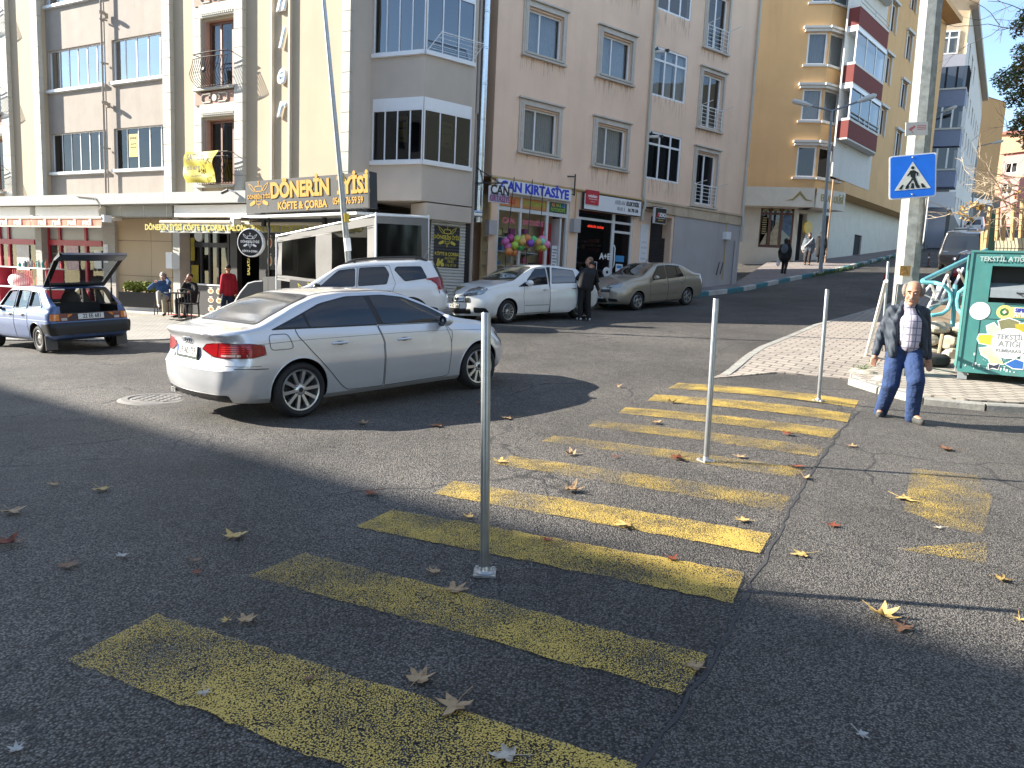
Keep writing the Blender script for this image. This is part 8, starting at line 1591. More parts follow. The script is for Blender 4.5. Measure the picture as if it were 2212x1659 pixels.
r=random.Random(8);CT=thing('conifer_tree','tall ragged evergreen tree at the right edge of the frame','tree',tuple(at_y(2262,520,19.5)));O=Vector(CT.location);m=MB().use(mat('conifer_bark',(.13,.09,.06),.9));top=at_y(2290,-120,19.5)-O;m.tube([(0,0,-1),top*.5,top],[.2,.15,.05],8);limbs=[]
for(px,py)in((2168,186),(2150,170),(2192,150),(2188,60),(2205,35),(2196,110),(2180,215),(2200,250),(2185,275),(2210,300),(2205,200),(2225,120),(2230,250),(2230,40),(2240,180)):
 e=at_y(px,py,19.5+r.uniform(-.5,.5))-O;s=top*min(max((e.z+.6)/top.z,.1),.98);mid=s.lerp(e,.55)+Vector((0,0,.2));m.tube([s,mid,e],[.05,.03,.012],5);limbs.append((mid,e))
m.build('trunk',CT,smooth=True)
for nm,c,k in(('crown',(.11,.17,.05),1),('brown_foliage',(.26,.15,.06),.5)):
 f=MB().use(mat('foliage_'+nm,c,.85,var=.5,scale=9))
 for mid,e in limbs:leaves(f,e+Vector((.16,0,0)),(.26,.3,.26),int(150*k),.11,r,.28);leaves(f,mid.lerp(e,.6)+Vector((.25,0,0)),(.3,.35,.22),int(120*k),.11,r,.28)
 f.build(nm,CT)
def twig(m,a,d,l,rr,lev,r,O):
 if lev==0 or l<.12:return
 pts=[a];
 for k in range(4):d=(d+Vector((r.gauss(0,.16),r.gauss(0,.1),r.gauss(.0,.16)))).normalized();pts.append(pts[-1]+d*l/4)
 m.tube(pts,[rr*(1-.14*k)for k in range(5)],5,cap=False)
 for _ in range(r.choice((2,3))):k=r.randint(1,4);twig(m,pts[k],(d+Vector((r.gauss(0,.6),r.gauss(0,.3),r.gauss(.05,.6)))).normalized(),l*r.uniform(.5,.8),rr*.62,lev-1,r,O)
M_TWIG=mat('pale_twigs',(.46,.36,.25),.8,var=.2);M_DTWIG=mat('dark_twigs',(.10,.07,.06),.9)
BT=thing('bare_vine','tangle of pale bare branches spreading over the fence at the right edge','bare plant',tuple(at_y(2240,470,16.8)));O=Vector(BT.location);m=MB().use(M_TWIG);r=random.Random(21)
for(a,b)in(((2225,430),(2122,455)),((2230,400),(2090,470)),((2240,380),(2150,380)),((2220,450),(2170,470)),((2240,420),(2190,360)),((2235,350),(2180,410)),((2225,470),(2140,440)),((2240,395),(2165,430))):
 A,B=at_y(*a,16.8+r.uniform(-.4,.4))-O,at_y(*b,16.6+r.uniform(-.4,.4))-O;twig(m,A,(B-A).normalized(),(B-A).length,.022,4,r,O)
m.build('branches',BT);f=MB().use(mat('dry_vine_leaves',(.42,.26,.07),.8,var=.4))
for(px,py)in((2092,470),(2098,440),(2083,452),(2075,462),(2110,448),(2195,420),(2120,445)):leaves(f,at_y(px,py,16.6)-O,(.12,.1,.09),14,.09,r,.45)
f.build('dry_leaves',BT)
TT_=thing('bare_tree','dark leafless twigs against the sky at the upper right corner','tree',tuple(at_y(2300,80,14)));O=Vector(TT_.location);m=MB().use(M_DTWIG)
for(a,b,rr)in(((2230,62),(2108,52),.010),((2160,55),(2122,0),.008),((2165,60),(2152,95),.006),((2230,40),(2140,-20),.009),((2240,300),(2180,232),.008)):A,B=at_y(*a,14)-O,at_y(*b,14)-O;twig(m,A,(B-A).normalized(),(B-A).length,rr,3,r,O)
m.build('branches',TT_)
for i,px in enumerate((303,326)):
 q=G(px,672,.1);PL=thing('planter',['black planter box with yellow green shrub left of the seated men','smaller planter shrub directly beside the man on the phone'][i],'planter',(q.x,q.y+.3,tz));m=MB().use(M_CHAR);ww=.75-.3*i;m.box(-ww,ww*.6,-.25,.25,.12,.62);m.use(M_WHITE);m.box(-ww*.9,ww*.5,-.2,.2,.0,.115);m.build('box',PL);f=MB().use(mat('yellow_green_shrub',(.20,.24,.035),.8,var=.5,scale=8));[leaves(f,(x,0,.80),(.22,.2,.2),220,.09,r,.4)for x in((-.5,-.2,.1,.35)if i==0 else(-.1,))];f.build('shrub',PL)
 # far vehicles: black van, cars and pickup up the street
def far_car(kind,lab,S,px,py,y,hd,m_paint,glass_z,gw,txt=None,cat='car'):
 c=Car(S);p=at_y(px,py,y);h=Vector((*hd,0)).normalized();lf=Vector((-h.y,h.x,0));c.start(kind,lab,pose(Vector((p.x,p.y,0))+lf*0,Vector((p.x,p.y,0))+h*S['wb'],1,.8,S['wb']));c.root['category']=cat
 put_wheels(c,.2,.2,10,M_ALLOY,'multi',S['track']);z0_,z1_=glass_z;c.decal(rpoly([(-gw,z0_),(-gw*.88,z1_),(gw*.88,z1_),(gw,z0_)],.06),rear,M_CARGL,.006,.1,name='rear_window')
 for sg in(-1,1):
  f=lambda p,s=sg:((-6,s*p[0],p[1]),(1,0,0));c.decal(rpoly([(gw+.02,z0_-.3),(gw+.02,z0_-.02),(gw+.14,z0_-.02),(gw+.14,z0_-.3)],.02),f,M_REDL if S.get('lite',1)else M_TRIMB,.006,.06,name='tail_light');c.decal(rpoly([(.2,z0_+.02),(.4,z1_),(S['wb']*.7,z1_),(S['wb']*.9,z0_+.02)],.06),side(sg),M_CARGL,.006,.1,name='window')
 if txt:plate(c,rear,0,z0_-.48,txt)
 return c
def boxy(H,W,L,wb,paint,nose=.9,hb=1.05):
 ro=(L-wb)*.5;x0,x1=-ro,L-ro
 return dict(paint=paint,ro=ro,fo=L-ro-wb,wb=wb,rt=.33,ra=.38,zg0=.25,tum=.16,kz=.93,rcr=.16,rcf=.4,crownr=.04,crownf=.1,crease=.12,track=W/2-.13,zt=[(x0,H-.06),(x0+.5,H),(x1-2.2,H),(x1-1.7,H-.08),(x1-nose,hb),(x1,hb-.3)],zb=[(x0,1.0*H/1.9),(x1-1,1.0*H/1.9),(x1,.65)],wb_=[(x0,W/2-.05),(x1-1,W/2-.05),(x1,W/2-.15)],wm=[(x0,W/2),(x1,W/2-.06)],ws=[(x0,W/2-.06),(x1,W/2-.12)],zg=[(x0,.34),(x0+.5,.26),(x1,.28)],xr=[(.2,.06),(.5,0),(.75,0),(.95,.04),(H,.22)],xf=[(.2,-.05),(.5,0),(.9,-.1)])
BLKP=carpaint('black_car_paint',(.012,.012,.014),rough=.25,dust=.02)
van=far_car('van','large black van parked on the right of the uphill street',dict(boxy(1.92,1.92,4.9,3.2,BLKP),lite=0),2036,560,37.5,(.60,.80),BLKP,(1.12,1.72),.72,'34 KJ 208','van')
b=MB().use(M_CHROME);van.lines(b,[[(-.72,.62),(-.34,.60)],[(-.8,.48),(-.4,.46)]],rear,.02,.012);van.lines(b,[[(-.78,.98),(-.5,.97)],[(.5,.97),(.78,.98)]],rear,.012,.012);b.build('trim_strip',van.root)
DKP=carpaint('dark_grey_car_paint',(.03,.03,.035),rough=.3,dust=.05)
far_car('parked_car','dark car parked in front of the black van',boxy(1.5,1.76,4.3,2.6,DKP,1.2,.95),2058,505,54,(.58,.81),DKP,(.98,1.36),.6)
SLV=carpaint('pale_van_paint',(.60,.61,.62),rough=.35,dust=.1)
far_car('van','pale small van parked furthest up the street',boxy(1.85,1.8,4.4,2.7,SLV),2084,482,74,(.55,.83),SLV,(1.1,1.6),.62,None,'van')
far_car('parked_car','black car half hidden behind the textile bin',boxy(1.55,1.8,4.4,2.7,BLKP,1.2,.95),2062,600,27.5,(.62,.78),BLKP,(1.0,1.4),.6)
q=G(1880,524,.15);SC_=thing('motor_scooter','black motor scooter parked against the wall up the street','scooter',(q.x,q.y,q.z),rad(215));m=MB().use(M_TYRE)
for x in(-.6,.6):m.lathe([(.14,-.05),(.24,-.05),(.26,0),(.24,.05),(.14,.05)],(x,0,.26),'y',20)
m.build('wheel',SC_,smooth=True);m=MB().use(mat('scooter_black',(.02,.02,.024),.3,coat=.6));m.ball((-.45,0,.62),(.45,.2,.22),14,8);m.prism([(.25,.3),(.5,.35),(.72,.95),(.6,1.05),(.4,.5),(.2,.42)],'y',-.2,.2);m.box(-.2,.45,-.16,.16,.25,.36);m.ball((-.3,0,.86),(.42,.16,.08),12,6);m.build('body',SC_,smooth=True,angle=50);m=MB().use(M_IRON);m.tube([(.6,-.36,1.15),(.62,0,1.08),(.6,.36,1.15)],.02,6);m.ball((.68,0,.98),(.08,.18,.12),10,6);m.build('handlebar',SC_,smooth=True);m=MB().use(M_PLATE);m.cbox((-.86,0,.55),(.01,.2,.14));m.build('number_plate',SC_)
# people
def blob_mesh(name,prims,m,parent,voxel=.014,sm=4,smooth=True):
 """one continuous skin grown over tapered capsules and ellipsoids"""
 b=MB()
 for p in prims:
  if p[0]=='c':
   a,c,ra,rb=Vector(p[1]),Vector(p[2]),p[3],p[4];d=c-a;L=max(d.length,1e-4);q=d.to_track_quat('Z','Y').to_matrix().to_4x4();fl=p[5]if len(p)>5 else 1.0
   prof=[(ra*math.sin(t),-ra*math.cos(t))for t in[i*math.pi/12 for i in range(7)]]+[(rb*math.sin(t),L-rb*math.cos(t))for t in[math.pi/2+i*math.pi/12 for i in range(7)]]
   b.lathe(prof,n=16,M=Matrix.Translation(a)@(Matrix.Diagonal((1,fl,1,1))if fl!=1 else Matrix())@q)
  else:b.ball(p[1],p[2],18,12,M=p[3]if len(p)>3 else None)
 o=b.build(name,parent);r=o.modifiers.new('r','REMESH');r.mode='VOXEL';r.voxel_size=voxel
 s=o.modifiers.new('s','SMOOTH');s.iterations=sm;s.factor=.5
 dg=bpy.context.evaluated_depsgraph_get();me=bpy.data.meshes.new_from_object(o.evaluated_get(dg));o.modifiers.clear();o.data=me;me.materials.clear();me.materials.append(m);me.polygons.foreach_set('use_smooth',[True]*len(me.polygons));me.name=name;return o
M_SKIN=mat('skin',(.42,.215,.135),.55,var=.12,scale=18);M_SKIN2=mat('skin_light',(.55,.33,.24),.55,var=.1,scale=18)
def cloth(name,c,rough=.9,**k):return mat(name,c,rough,var=k.pop('var',.2),scale=k.pop('scale',9),bump=k.pop('bump',.5),bscale=k.pop('bscale',22),**k)
C_BLK,C_NAVY,C_JEAN=cloth('black_cloth',(.014,.014,.016)),cloth('navy_cloth',(.02,.03,.06)),cloth('blue_denim',(.020,.046,.13),bump=1.0,bscale=7,var=.4,bdist=.05)
C_RED,C_KHAKI,C_GREY,C_SHOE,C_WSHOE=cloth('red_fleece',(.42,.015,.03)),cloth('stone_trousers',(.45,.40,.30)),cloth('grey_wool',(.10,.12,.14)),cloth('dark_shoe',(.06,.06,.055)),cloth('white_trainer',(.62,.61,.58))
H_GREY,H_DARK,H_WHITE=mat('grey_hair',(.22,.195,.17),.9,var=.4,scale=40,bump=.8,bscale=120),mat('dark_hair',(.02,.016,.013),.8,var=.4,scale=40),mat('white_hair',(.50,.47,.42),.9,var=.3,scale=40)
M_EYE=mat('eye_dark',(.03,.02,.015),.3)
def ik(a,c,l1,l2,bend):
 a,c=Vector(a),Vector(c);d=c-a;L=min(d.length,(l1+l2)*.999);d.normalize();x=(l1*l1-l2*l2+L*L)/(2*L);h=math.sqrt(max(l1*l1-x*x,0));b=Vector(bend);b=(b-d*b.dot(d)).normalized();return a+d*x+b*h
def hand(P,w,d,side_,r=1.0,curl=.5,toward=(0,-1,0)):
 """palm, four bent fingers of different lengths and a thumb"""
 w,d=Vector(w),Vector(d).normalized();t=Vector(toward);t=(t-d*t.dot(d)).normalized();s=d.cross(t)*side_
 pc=w+d*.045*r;P.append(('c',w,w+d*.03*r,.024*r,.028*r));P+=[('c',w+d*.02*r+s*k*.018*r,w+d*.085*r+s*k*.024*r,.014*r,.013*r)for k in(-1.1,-.35,.35,1.1)]
 for k,ln in((-1.1,.06),(-.35,.072),(.35,.076),(1.1,.068)):
  a=w+d*.088*r+s*k*.024*r;b=a+(d+t*curl*.5).normalized()*ln*.5*r;c=b+(d+t*curl*1.8).normalized()*ln*.5*r;P+=[('c',a,b,.0095*r,.009*r),('c',b,c,.009*r,.0075*r)]
 a=w+d*.03*r+s*.03*r;b=a+(d*.6+s*.8+t*.3).normalized()*.035*r;c=b+(d+t*.5+s*.1).normalized()*.032*r;P+=[('c',a,b,.012*r,.0105*r),('c',b,c,.0105*r,.009*r)]
def head(P,c,up=(0,0,1),f=(0,-1,0),k=1.0):
 c,u,f=Vector(c),Vector(up).normalized(),Vector(f).normalized();s=u.cross(f).normalized()*-1;M=frame3((0,0,0),s,-f,u).to_3x3().to_4x4()
 def at(x,y,z):return c+(s*x+f*y+u*z)*k
 P+=[('e',at(0,-.012,.03),(.076*k,.094*k,.092*k),M),('e',at(0,.022,-.045),(.062*k,.068*k,.075*k),M),('e',at(0,.055,-.095),(.034*k,.03*k,.026*k),M),('c',at(0,.088,.01),at(0,.108,-.032),.010*k,.016*k),('e',at(0,.078,.028),(.055*k,.016*k,.013*k),M),('e',at(.038,.066,-.03),(.024*k,.022*k,.022*k),M),('e',at(-.038,.066,-.03),(.024*k,.022*k,.022*k),M),('e',at(.079,-.01,-.005),(.010*k,.022*k,.033*k),M),('e',at(-.079,-.01,-.005),(.010*k,.022*k,.033*k),M),('c',at(-.02,.082,-.066),at(.02,.082,-.066),.011*k,.011*k)]
 return at,M
def figure(name_lab,M,J,wear,hair,skin=M_SKIN,hd=True,face=(0,-1,0),up=(0,0,1),beard=None,voxel=.014,bodyr=1.0,grp=None,coat_len=None,scarf=None,hscale=1.0):
 """J: joints (pelvis, chest, neck, head, l/r hand, foot, plus bend directions); wear: list of (part, material)"""
 o=thing('person',name_lab,'person',M=M,group=grp);P=[];V=Vector;pel,ch,nk,hc=V(J['pel']),V(J['ch']),V(J['nk']),V(J['hd'])
 at,HM=head(P,hc,up,face,hscale);P.append(('c',nk,hc+(nk-hc)*.35,.055,.05));sx=(V(J.get('side',(1,0,0)))).normalized();w=wear;jk,tr,sh=[],[],[];fwd=V(J.get('fwd',(0,-1,0))).normalized()
 sp=(nk-pel).normalized()
 for k in(-1,1):P+=[('c',pel+sx*.08*k,ch+sx*.09*k,.10,.11),('c',ch+sx*.09*k,nk-sp*.09+sx*.12*k,.10,.045)]
 ja,jb=w.get('jr',1.0),w.get('fl',1.0);cl=J.get('hem',.10)
 for k in(-1,1):
  jk+=[('c',pel-sp*cl*.4+sx*.085*k,ch+sx*.10*k,.125*ja,.128*ja),('c',ch+sx*.10*k,nk-sp*.075+sx*.135*k,.12*ja,.072),('c',nk-sp*.03,nk-sp*.075+sx*.15*k,.06,.066)]
 jk+=[('c',pel-sp*cl*.4,ch,.14*ja,.13*ja)]
 if coat_len:jk+=[('c',pel+sx*.08*k,pel+sx*.09*k-V((0,0,coat_len)),.135*ja,.15*ja)for k in(-1,1)]
 for k,hn,fn,bh,bf in((-1,'rh','rf','rhb','rfb'),(1,'lh','lf','lhb','lfb')):
  S=nk-sp*.085+sx*.165*k;Hn=V(J[hn]);E=ik(S,Hn,.29,.26,J.get(bh,(k*.4,.6,-.2)));d=(Hn-E).normalized();P+=[('c',S,E,.05,.042),('c',E,Hn,.04,.028)];hand(P,Hn,d,k,1.0,J.get('curl',.6),J.get('palm',(0,-1,0)))
  jk+=[('c',S,E,.075*ja,.062*ja),('c',E,E.lerp(Hn,.93),.06*ja,.047*ja)]if w.get('sleeve',1)else[('c',S,S.lerp(E,.6),.07,.06)]
  Hp=pel+sx*.085*k;F=V(J[fn]);fd=V(J.get(fn+'d',fwd)).normalized();A=F+V((0,0,.085))-fd*.03;Kn=ik(Hp,A,.43,.42,J.get(bf,fwd));P+=[('c',Hp,Kn,.08,.052),('c',Kn,A,.05,.038),('c',A,F+fd*.12+V((0,0,.04)),.04,.035)]
  tw=w.get('tw',1.0);tr+=[('c',Hp,Kn,.105,.075*tw),('c',Kn,A-V((0,0,.035)),.073*tw,.058*tw)]
  sh+=[('c',F-fd*.055+V((0,0,.045)),F+fd*.15+V((0,0,.036)),.045,.034),('c',F+fd*.05+V((0,0,.045)),F+fd*.14+V((0,0,.034)),.046,.036),('c',F-fd*.05+V((0,0,.02)),F+fd*.15+V((0,0,.02)),.03,.03),('c',A,F+V((0,0,.06)),.045,.045)]
 tr+=[('c',pel-sx*.06,pel+sx*.06,.128,.128),('c',pel,pel+sp*.1,.13,.125)]
 blob_mesh('body',P,skin,o,voxel*.75,2)
 if 'j' in w:blob_mesh(w.get('jn','jacket'),jk,w['j'],o,voxel,5)
 blob_mesh('trousers',tr,w['t'],o,voxel,5);blob_mesh('shoes',sh,w['s'],o,voxel,3)
 if hair:
  m,style=hair;Q=[]
  if style=='bald':Q=[('e',at(.076,-.03,.035),(.036,.07,.076),HM),('e',at(-.078,-.03,.035),(.036,.07,.076),HM),('e',at(0,-.085,.03),(.075,.035,.075),HM),('e',at(0,-.048,.088),(.078,.062,.046),HM),('e',at(.07,-.05,.055),(.03,.04,.035),HM),('e',at(-.07,-.05,.055),(.03,.04,.035),HM)]
  elif style=='short':Q=[('e',at(0,-.028,.055),(.082*hscale,.090*hscale,.082*hscale),HM)]
  elif style=='scarf':Q=[('e',at(0,-.025,.03),(.098,.105,.115),HM),('c',nk-sp*.02,hc-V((0,0,.04)),.10,.085)]
  blob_mesh('headscarf' if style=='scarf' else 'hair',Q,m,o,.010,2)
 if beard:blob_mesh('beard',[('e',at(0,.050,-.088),(.050,.036,.035),HM),('e',at(.052,.022,-.06),(.016,.03,.04),HM),('e',at(-.052,.022,-.06),(.016,.03,.04),HM),('c',at(-.026,.092,-.05),at(.026,.092,-.05),.010,.010)],beard,o,.007,2)
 if hd:
  e=MB().use(mat('eye_white',(.6,.56,.52),.3));[e.ball(at(x,.084,.008),(.013,.006,.007),10,6)for x in(-.03,.03)];e.use(M_EYE);[e.ball(at(x,.089,.008),(.006,.004,.006),8,6)for x in(-.03,.03)];[e.tube([at(x-.018,.091,.030),at(x,.094,.034),at(x+.018,.088,.030)],.004,6)for x in(-.032,.032)];e.build('eye',o,smooth=True)
  e=MB().use(mat('lips',(.33,.12,.09),.5));e.tube([at(-.02,.092,-.068),at(0,.096,-.067),at(.02,.092,-.068)],.005,6);e.build('mouth',o)
 return o
def stand(h=1.7,sp=.11,step=0.0,arms=(.27,.0),hip=.53):
 return dict(pel=(0,0,h*hip),ch=(0,-.01,h*.71),nk=(0,.0,h*.845),hd=(0,-.02,h*.925),rh=(-arms[0],arms[1],h*.47),lh=(arms[0],-arms[1],h*.47),rf=(-sp,step,0),lf=(sp,-step,0))
def facing(p,f):f=Vector((f[0],f[1],0)).normalized();y=-f;x=y.cross(Vector((0,0,1)));return frame3(p,x,y,(0,0,1))
mp_=G(1935,905);mp_=Vector((mp_.x,mp_.y,ground_z(mp_.x,mp_.y)))
hm=1.7*(mp_.y/9.0)*.985
def quilt():
 m,t,b=_nodes('quilted_navy');co=N(t,'ShaderNodeTexCoord');b.inputs['Base Color'].default_value=(.026,.036,.052,1);b.inputs['Roughness'].default_value=.7;hs=[]
 for r_ in(.45,):
  mp2=N(t,'ShaderNodeMapping');mp2.inputs['Rotation'].default_value=(0,r_,0);t.links.new(co.outputs['Object'],mp2.inputs['Vector']);wv=N(t,'ShaderNodeTexWave',Scale=4.2,Distortion=5.0);wv.inputs['Detail Scale'].default_value=1.2;t.links.new(mp2.outputs['Vector'],wv.inputs['Vector']);hs.append(wv)
 a=N(t,'ShaderNodeMath',operation='MULTIPLY');t.links.new(hs[0].outputs['Fac'],a.inputs[0]);a.inputs[1].default_value=1;bp=N(t,'ShaderNodeBump',Strength=.6,Distance=.02);t.links.new(a.outputs[0],bp.inputs['Height']);t.links.new(bp.outputs['Normal'],b.inputs['Normal']);return m
def plaid():
 m,t,b=_nodes('checked_shirt');co=N(t,'ShaderNodeTexCoord');sx_=N(t,'ShaderNodeSeparateXYZ');t.links.new(co.outputs['Object'],sx_.inputs[0]);last=None
 for ax,sc_,wd in(('X',15,.2),('Z',13,.16),('X',30,.12)):
  a=N(t,'ShaderNodeMath',operation='MULTIPLY');a.inputs[1].default_value=sc_;t.links.new(sx_.outputs[ax],a.inputs[0]);f=N(t,'ShaderNodeMath',operation='FRACT');t.links.new(a.outputs[0],f.inputs[0]);l=N(t,'ShaderNodeMath',operation='LESS_THAN');l.inputs[1].default_value=wd;t.links.new(f.outputs[0],l.inputs[0]);k=N(t,'ShaderNodeMath',operation='MULTIPLY');k.inputs[1].default_value=.75 if sc_!=30 else .35;t.links.new(l.outputs[0],k.inputs[0])
  if last is None:last=k.outputs[0]
  else:mx=N(t,'ShaderNodeMath',operation='MAXIMUM');t.links.new(last,mx.inputs[0]);t.links.new(k.outputs[0],mx.inputs[1]);last=mx.outputs[0]
 mx=N(t,'ShaderNodeMix',data_type='RGBA');mx.inputs[6].default_value=(.50,.46,.52,1);mx.inputs[7].default_value=(.07,.08,.15,1);t.links.new(last,mx.inputs[0]);t.links.new(mx.outputs[2],b.inputs['Base Color']);b.inputs['Roughness'].default_value=.9;return m
C_QUILT,C_PLAID=quilt(),plaid();s=hm/1.7
J=dict(pel=(.0,0,.88*s),ch=(-.01,.02,1.2*s),nk=(0,.02,1.43*s),hd=(.02,-.03,1.565*s),rh=(-.30,-.02,.79*s),lh=(.275,.06,.78*s),rf=(-.155,.10,0),lf=(.15,-.16,0),rfd=(-.25,-1,0),lfd=(.45,-1,0),rhb=(-.2,.9,0),lhb=(.2,.9,0),hem=.0)
man=figure('grey haired man in quilted navy jacket, checked shirt and blue jeans walking towards the viewer',facing(mp_,(-.30,-1)),J,dict(j=C_QUILT,t=C_JEAN,s=C_SHOE,jr=.94,tw=1.28),(H_GREY,'bald'),beard=mat('grey_stubble',(.33,.27,.23),.9,var=.3,scale=50),voxel=.011,hd=True,face=(-.26,-1,-.10),hscale=1.12)
V=Vector;pel,ch,nk=V(J['pel']),V(J['ch']),V(J['nk'])
blob_mesh('shirt',[('c',pel+V((.03,-.055,.08)),ch+V((.03,-.075,0)),.125,.125),('c',ch+V((.03,-.075,0)),nk+V((.01,-.035,-.08)),.115,.07),('c',nk+V((-.02,-.03,-.05)),nk+V((.02,-.02,.03)),.066,.062)],C_PLAID,man,.010,3)
b=blob_mesh('belt',[('c',pel+V((-.05,-.02,.075)),pel+V((.08,-.03,.075)),.118,.118)],C_BLK,man,.012,1);[setattr(v.co,'z',pel.z+.075+max(-.025,min(.025,v.co.z-pel.z-.075)))for v in b.data.vertices]
blob_mesh('jacket_front',[('c',pel+V((-.13,-.10,-.06)),ch+V((-.13,-.085,0)),.055,.05),('c',ch+V((-.13,-.085,0)),nk+V((-.075,-.045,-.02)),.05,.03),('c',pel+V((.19,-.06,-.04)),ch+V((.17,-.07,0)),.05,.045),('c',ch+V((.17,-.07,0)),nk+V((.075,-.04,-.02)),.045,.03),('c',nk+V((-.075,-.02,-.01)),nk+V((-.05,.05,.02)),.03,.03),('c',nk+V((.075,-.02,-.01)),nk+V((.05,.05,.02)),.03,.03)],C_QUILT,man,.010,4)
def ground_at(px,py,dz=0.0,y=None):
 if y:q=at_y(px,py,y);return q
 q=G(px,py,dz);return q
q=at_y(494,671,23.0);q.z=tz;J=stand(1.66,.10,.05,(.28,-.02));J['nk']=(0,.0,1.40);
wt=figure('man in a red fleece and dark trousers standing at the restaurant counter',facing(q,(-.75,.6)),J,dict(j=C_RED,t=C_NAVY,s=C_BLK,jr=1.05),(H_DARK,'short'),face=(-.45,-1,-.15))
def chair(lab,p,f,arm=True):
 c=thing('cafe_chair',lab,'chair',M=facing(p,f),group='black cafe chairs');m=MB().use(C_BLK);m.box(-.21,.21,-.21,.21,.43,.46);m.build('seat',c)
 for x in(-.19,.19):
  for y in(-.19,.19):m=MB().use(M_BLACK);m.tube([(x,y,.43),(x*1.08,y*1.1,0)],.016,6);m.build('leg',c)
 m=MB().use(M_BLACK);m.tube([(-.19,.19,.43),(-.2,.25,.86),(0,.27,.90),(.2,.25,.86),(.19,.19,.43)],.016,6);[m.tube([(x,.20,.46),(x,.26,.86)],.008,5)for x in(-.1,0,.1)];m.build('backrest',c,smooth=True);return c
def sit(h=1.7):return dict(pel=(0,.06,.55),ch=(0,.10,.84),nk=(0,.07,1.08),hd=(0,.03,1.215),rh=(-.2,-.3,.7),lh=(.2,-.3,.7),rf=(-.12,-.44,0),lf=(.12,-.44,0),hem=.03)
def seat_at(px,py,y):q=at_y(px,py,y);q.z=tz;return q
p1,p2=seat_at(352,668,23.4),seat_at(409,672,22.9)
J=sit();J.update(rh=(-.22,-.02,1.0),lh=(.115,-.03,1.17),rf=(.02,-.62,.27),lf=(.12,-.42,0),rfb=(0,-.6,1),lfb=(0,-.6,1),rhb=(-.7,.3,-.7),lhb=(.5,-.2,-.9),rfd=(.3,-1,-.5),curl=1.2)
m1=figure('white haired seated man in a blue jumper talking on a phone',facing(p1,(.25,-1)),J,dict(j=cloth('blue_jumper',(.04,.09,.20)),t=C_KHAKI,s=C_SHOE,jn='jumper'),(H_WHITE,'short'),skin=M_SKIN2,face=(.1,-1,0));ph=MB().use(M_BLACK);ph.cbox((.105,.0,1.235),(.012,.07,.13));o=ph.build('phone');o.matrix_world=m1.matrix_world.copy();tag(o,'black phone held to the ear of the white haired man','phone')
chair('black cafe chair under the white haired man on the phone',p1,(.25,-1))
J=sit();J.update(rh=(-.05,-.12,1.06),lh=(.24,-.30,.78),rhb=(-.4,-.2,-1),lhb=(.6,.2,-.8),rfb=(-.3,-.6,1),lfb=(.3,-.6,1),curl=1.4)
figure('dark haired seated man in black resting his chin on his hand',facing(p2,(-.2,-1)),J,dict(j=C_BLK,t=C_BLK,s=C_BLK),(H_DARK,'short'),beard=mat('dark_stubble',(.14,.08,.06),.9),face=(-.2,-1,0));chair('black cafe chair under the dark haired man in black',p2,(-.2,-1))
chair('empty black cafe chair turned away beside the dark haired man',seat_at(408,690,22.2),(.1,1));TBL=thing('cafe_table','small black cafe table between the two seated men','table',tuple(seat_at(381,672,22.7)));m=MB().use(M_BLACK);m.lathe([(0,.72),(.34,.72),(.34,.75),(0,.75)],n=24);m.build('tabletop',TBL);m=MB().use(M_BLACK);m.tube([(0,0,.72),(0,0,.02)],.03,8);m.lathe([(0,0),(.22,0),(.2,.02),(.03,.05)],n=16);m.build('pedestal',TBL)
m=MB().use(M_WHITE);m.lathe([(0,0),(.035,0),(.042,.09),(.036,.09),(.03,.01)],(TBL.location.x-.12,TBL.location.y-.1,TBL.location.z+.75),n=14);tag(m.build('cup',smooth=True),'white cup on the small black cafe table','cup')
dq=G(1262,688);dq=V((*pR(fR(1262,690,4.05)[0],4.05),0));dq.z=ground_z(dq.x,dq.y)
J=dict(pel=(.06,.03,.93),ch=(-.02,-.02,1.22),nk=(-.14,-.10,1.41),hd=(-.22,-.20,1.47),rh=(-.30,-.40,1.02),lh=(.10,-.42,1.0),rf=(-.13,.0,0),lf=(.12,-.05,0),rhb=(-.6,.2,-.6),lhb=(.8,.2,-.5),hem=.06)
figure('person dressed in black with white trainers leaning into the open car door',facing(dq,(-.35,.95)),J,dict(j=C_BLK,t=C_BLK,s=C_WSHOE,tw=1.1),(H_DARK,'short'),face=(-.4,-1,-.5),up=(-.3,-.2,1))
d2_=dq+V((.12,.62,0));d2_.z=ground_z(d2_.x,d2_.y);J=stand(1.70,.1,.05,(.2,-.22));figure('second person in dark clothes behind the one leaning into the white car',facing(d2_,(-1,-.3)),J,dict(j=cloth('charcoal_cloth',(.03,.03,.034)),t=C_BLK,s=C_BLK),(mat('thin_hair',(.2,.13,.09),.8),'short'),hd=False)
def ped(lab,px,py,h,f,wear,hair,y=None,**k):
 q=at_y(px,py,y)if y else G(px,py,.155);q.z=ground_z(q.x,q.y)+.155;J=stand(h,.09,k.pop('step',.08),k.pop('arms',(.25,.05)));return figure(lab,facing(q,f),J,wear,hair,hd=False,voxel=.02,**k)
a=ped('woman in black with a backpack walking uphill and holding a white bag',1692,591,1.6,(.5,.85),dict(j=C_BLK,t=C_BLK,s=C_BLK,jr=1.15),(H_DARK,'scarf'),coat_len=.12,step=.16);qa=a.matrix_world
m=MB().use(C_GREY);m.ball((0,.2,1.12),(.16,.1,.22),14,10);o=tag(m.build('backpack',smooth=True),'dark backpack on the woman walking uphill','backpack');o.matrix_world=qa
m=MB().use(M_WHITE);m.prism([(.20,.72),(.30,.74),(.36,.4),(.28,.32),(.2,.42)],'y',-.1,.0);o=tag(m.build('carrier_bag'),'white carrier bag in the hand of the woman in black','bag');o.matrix_world=qa
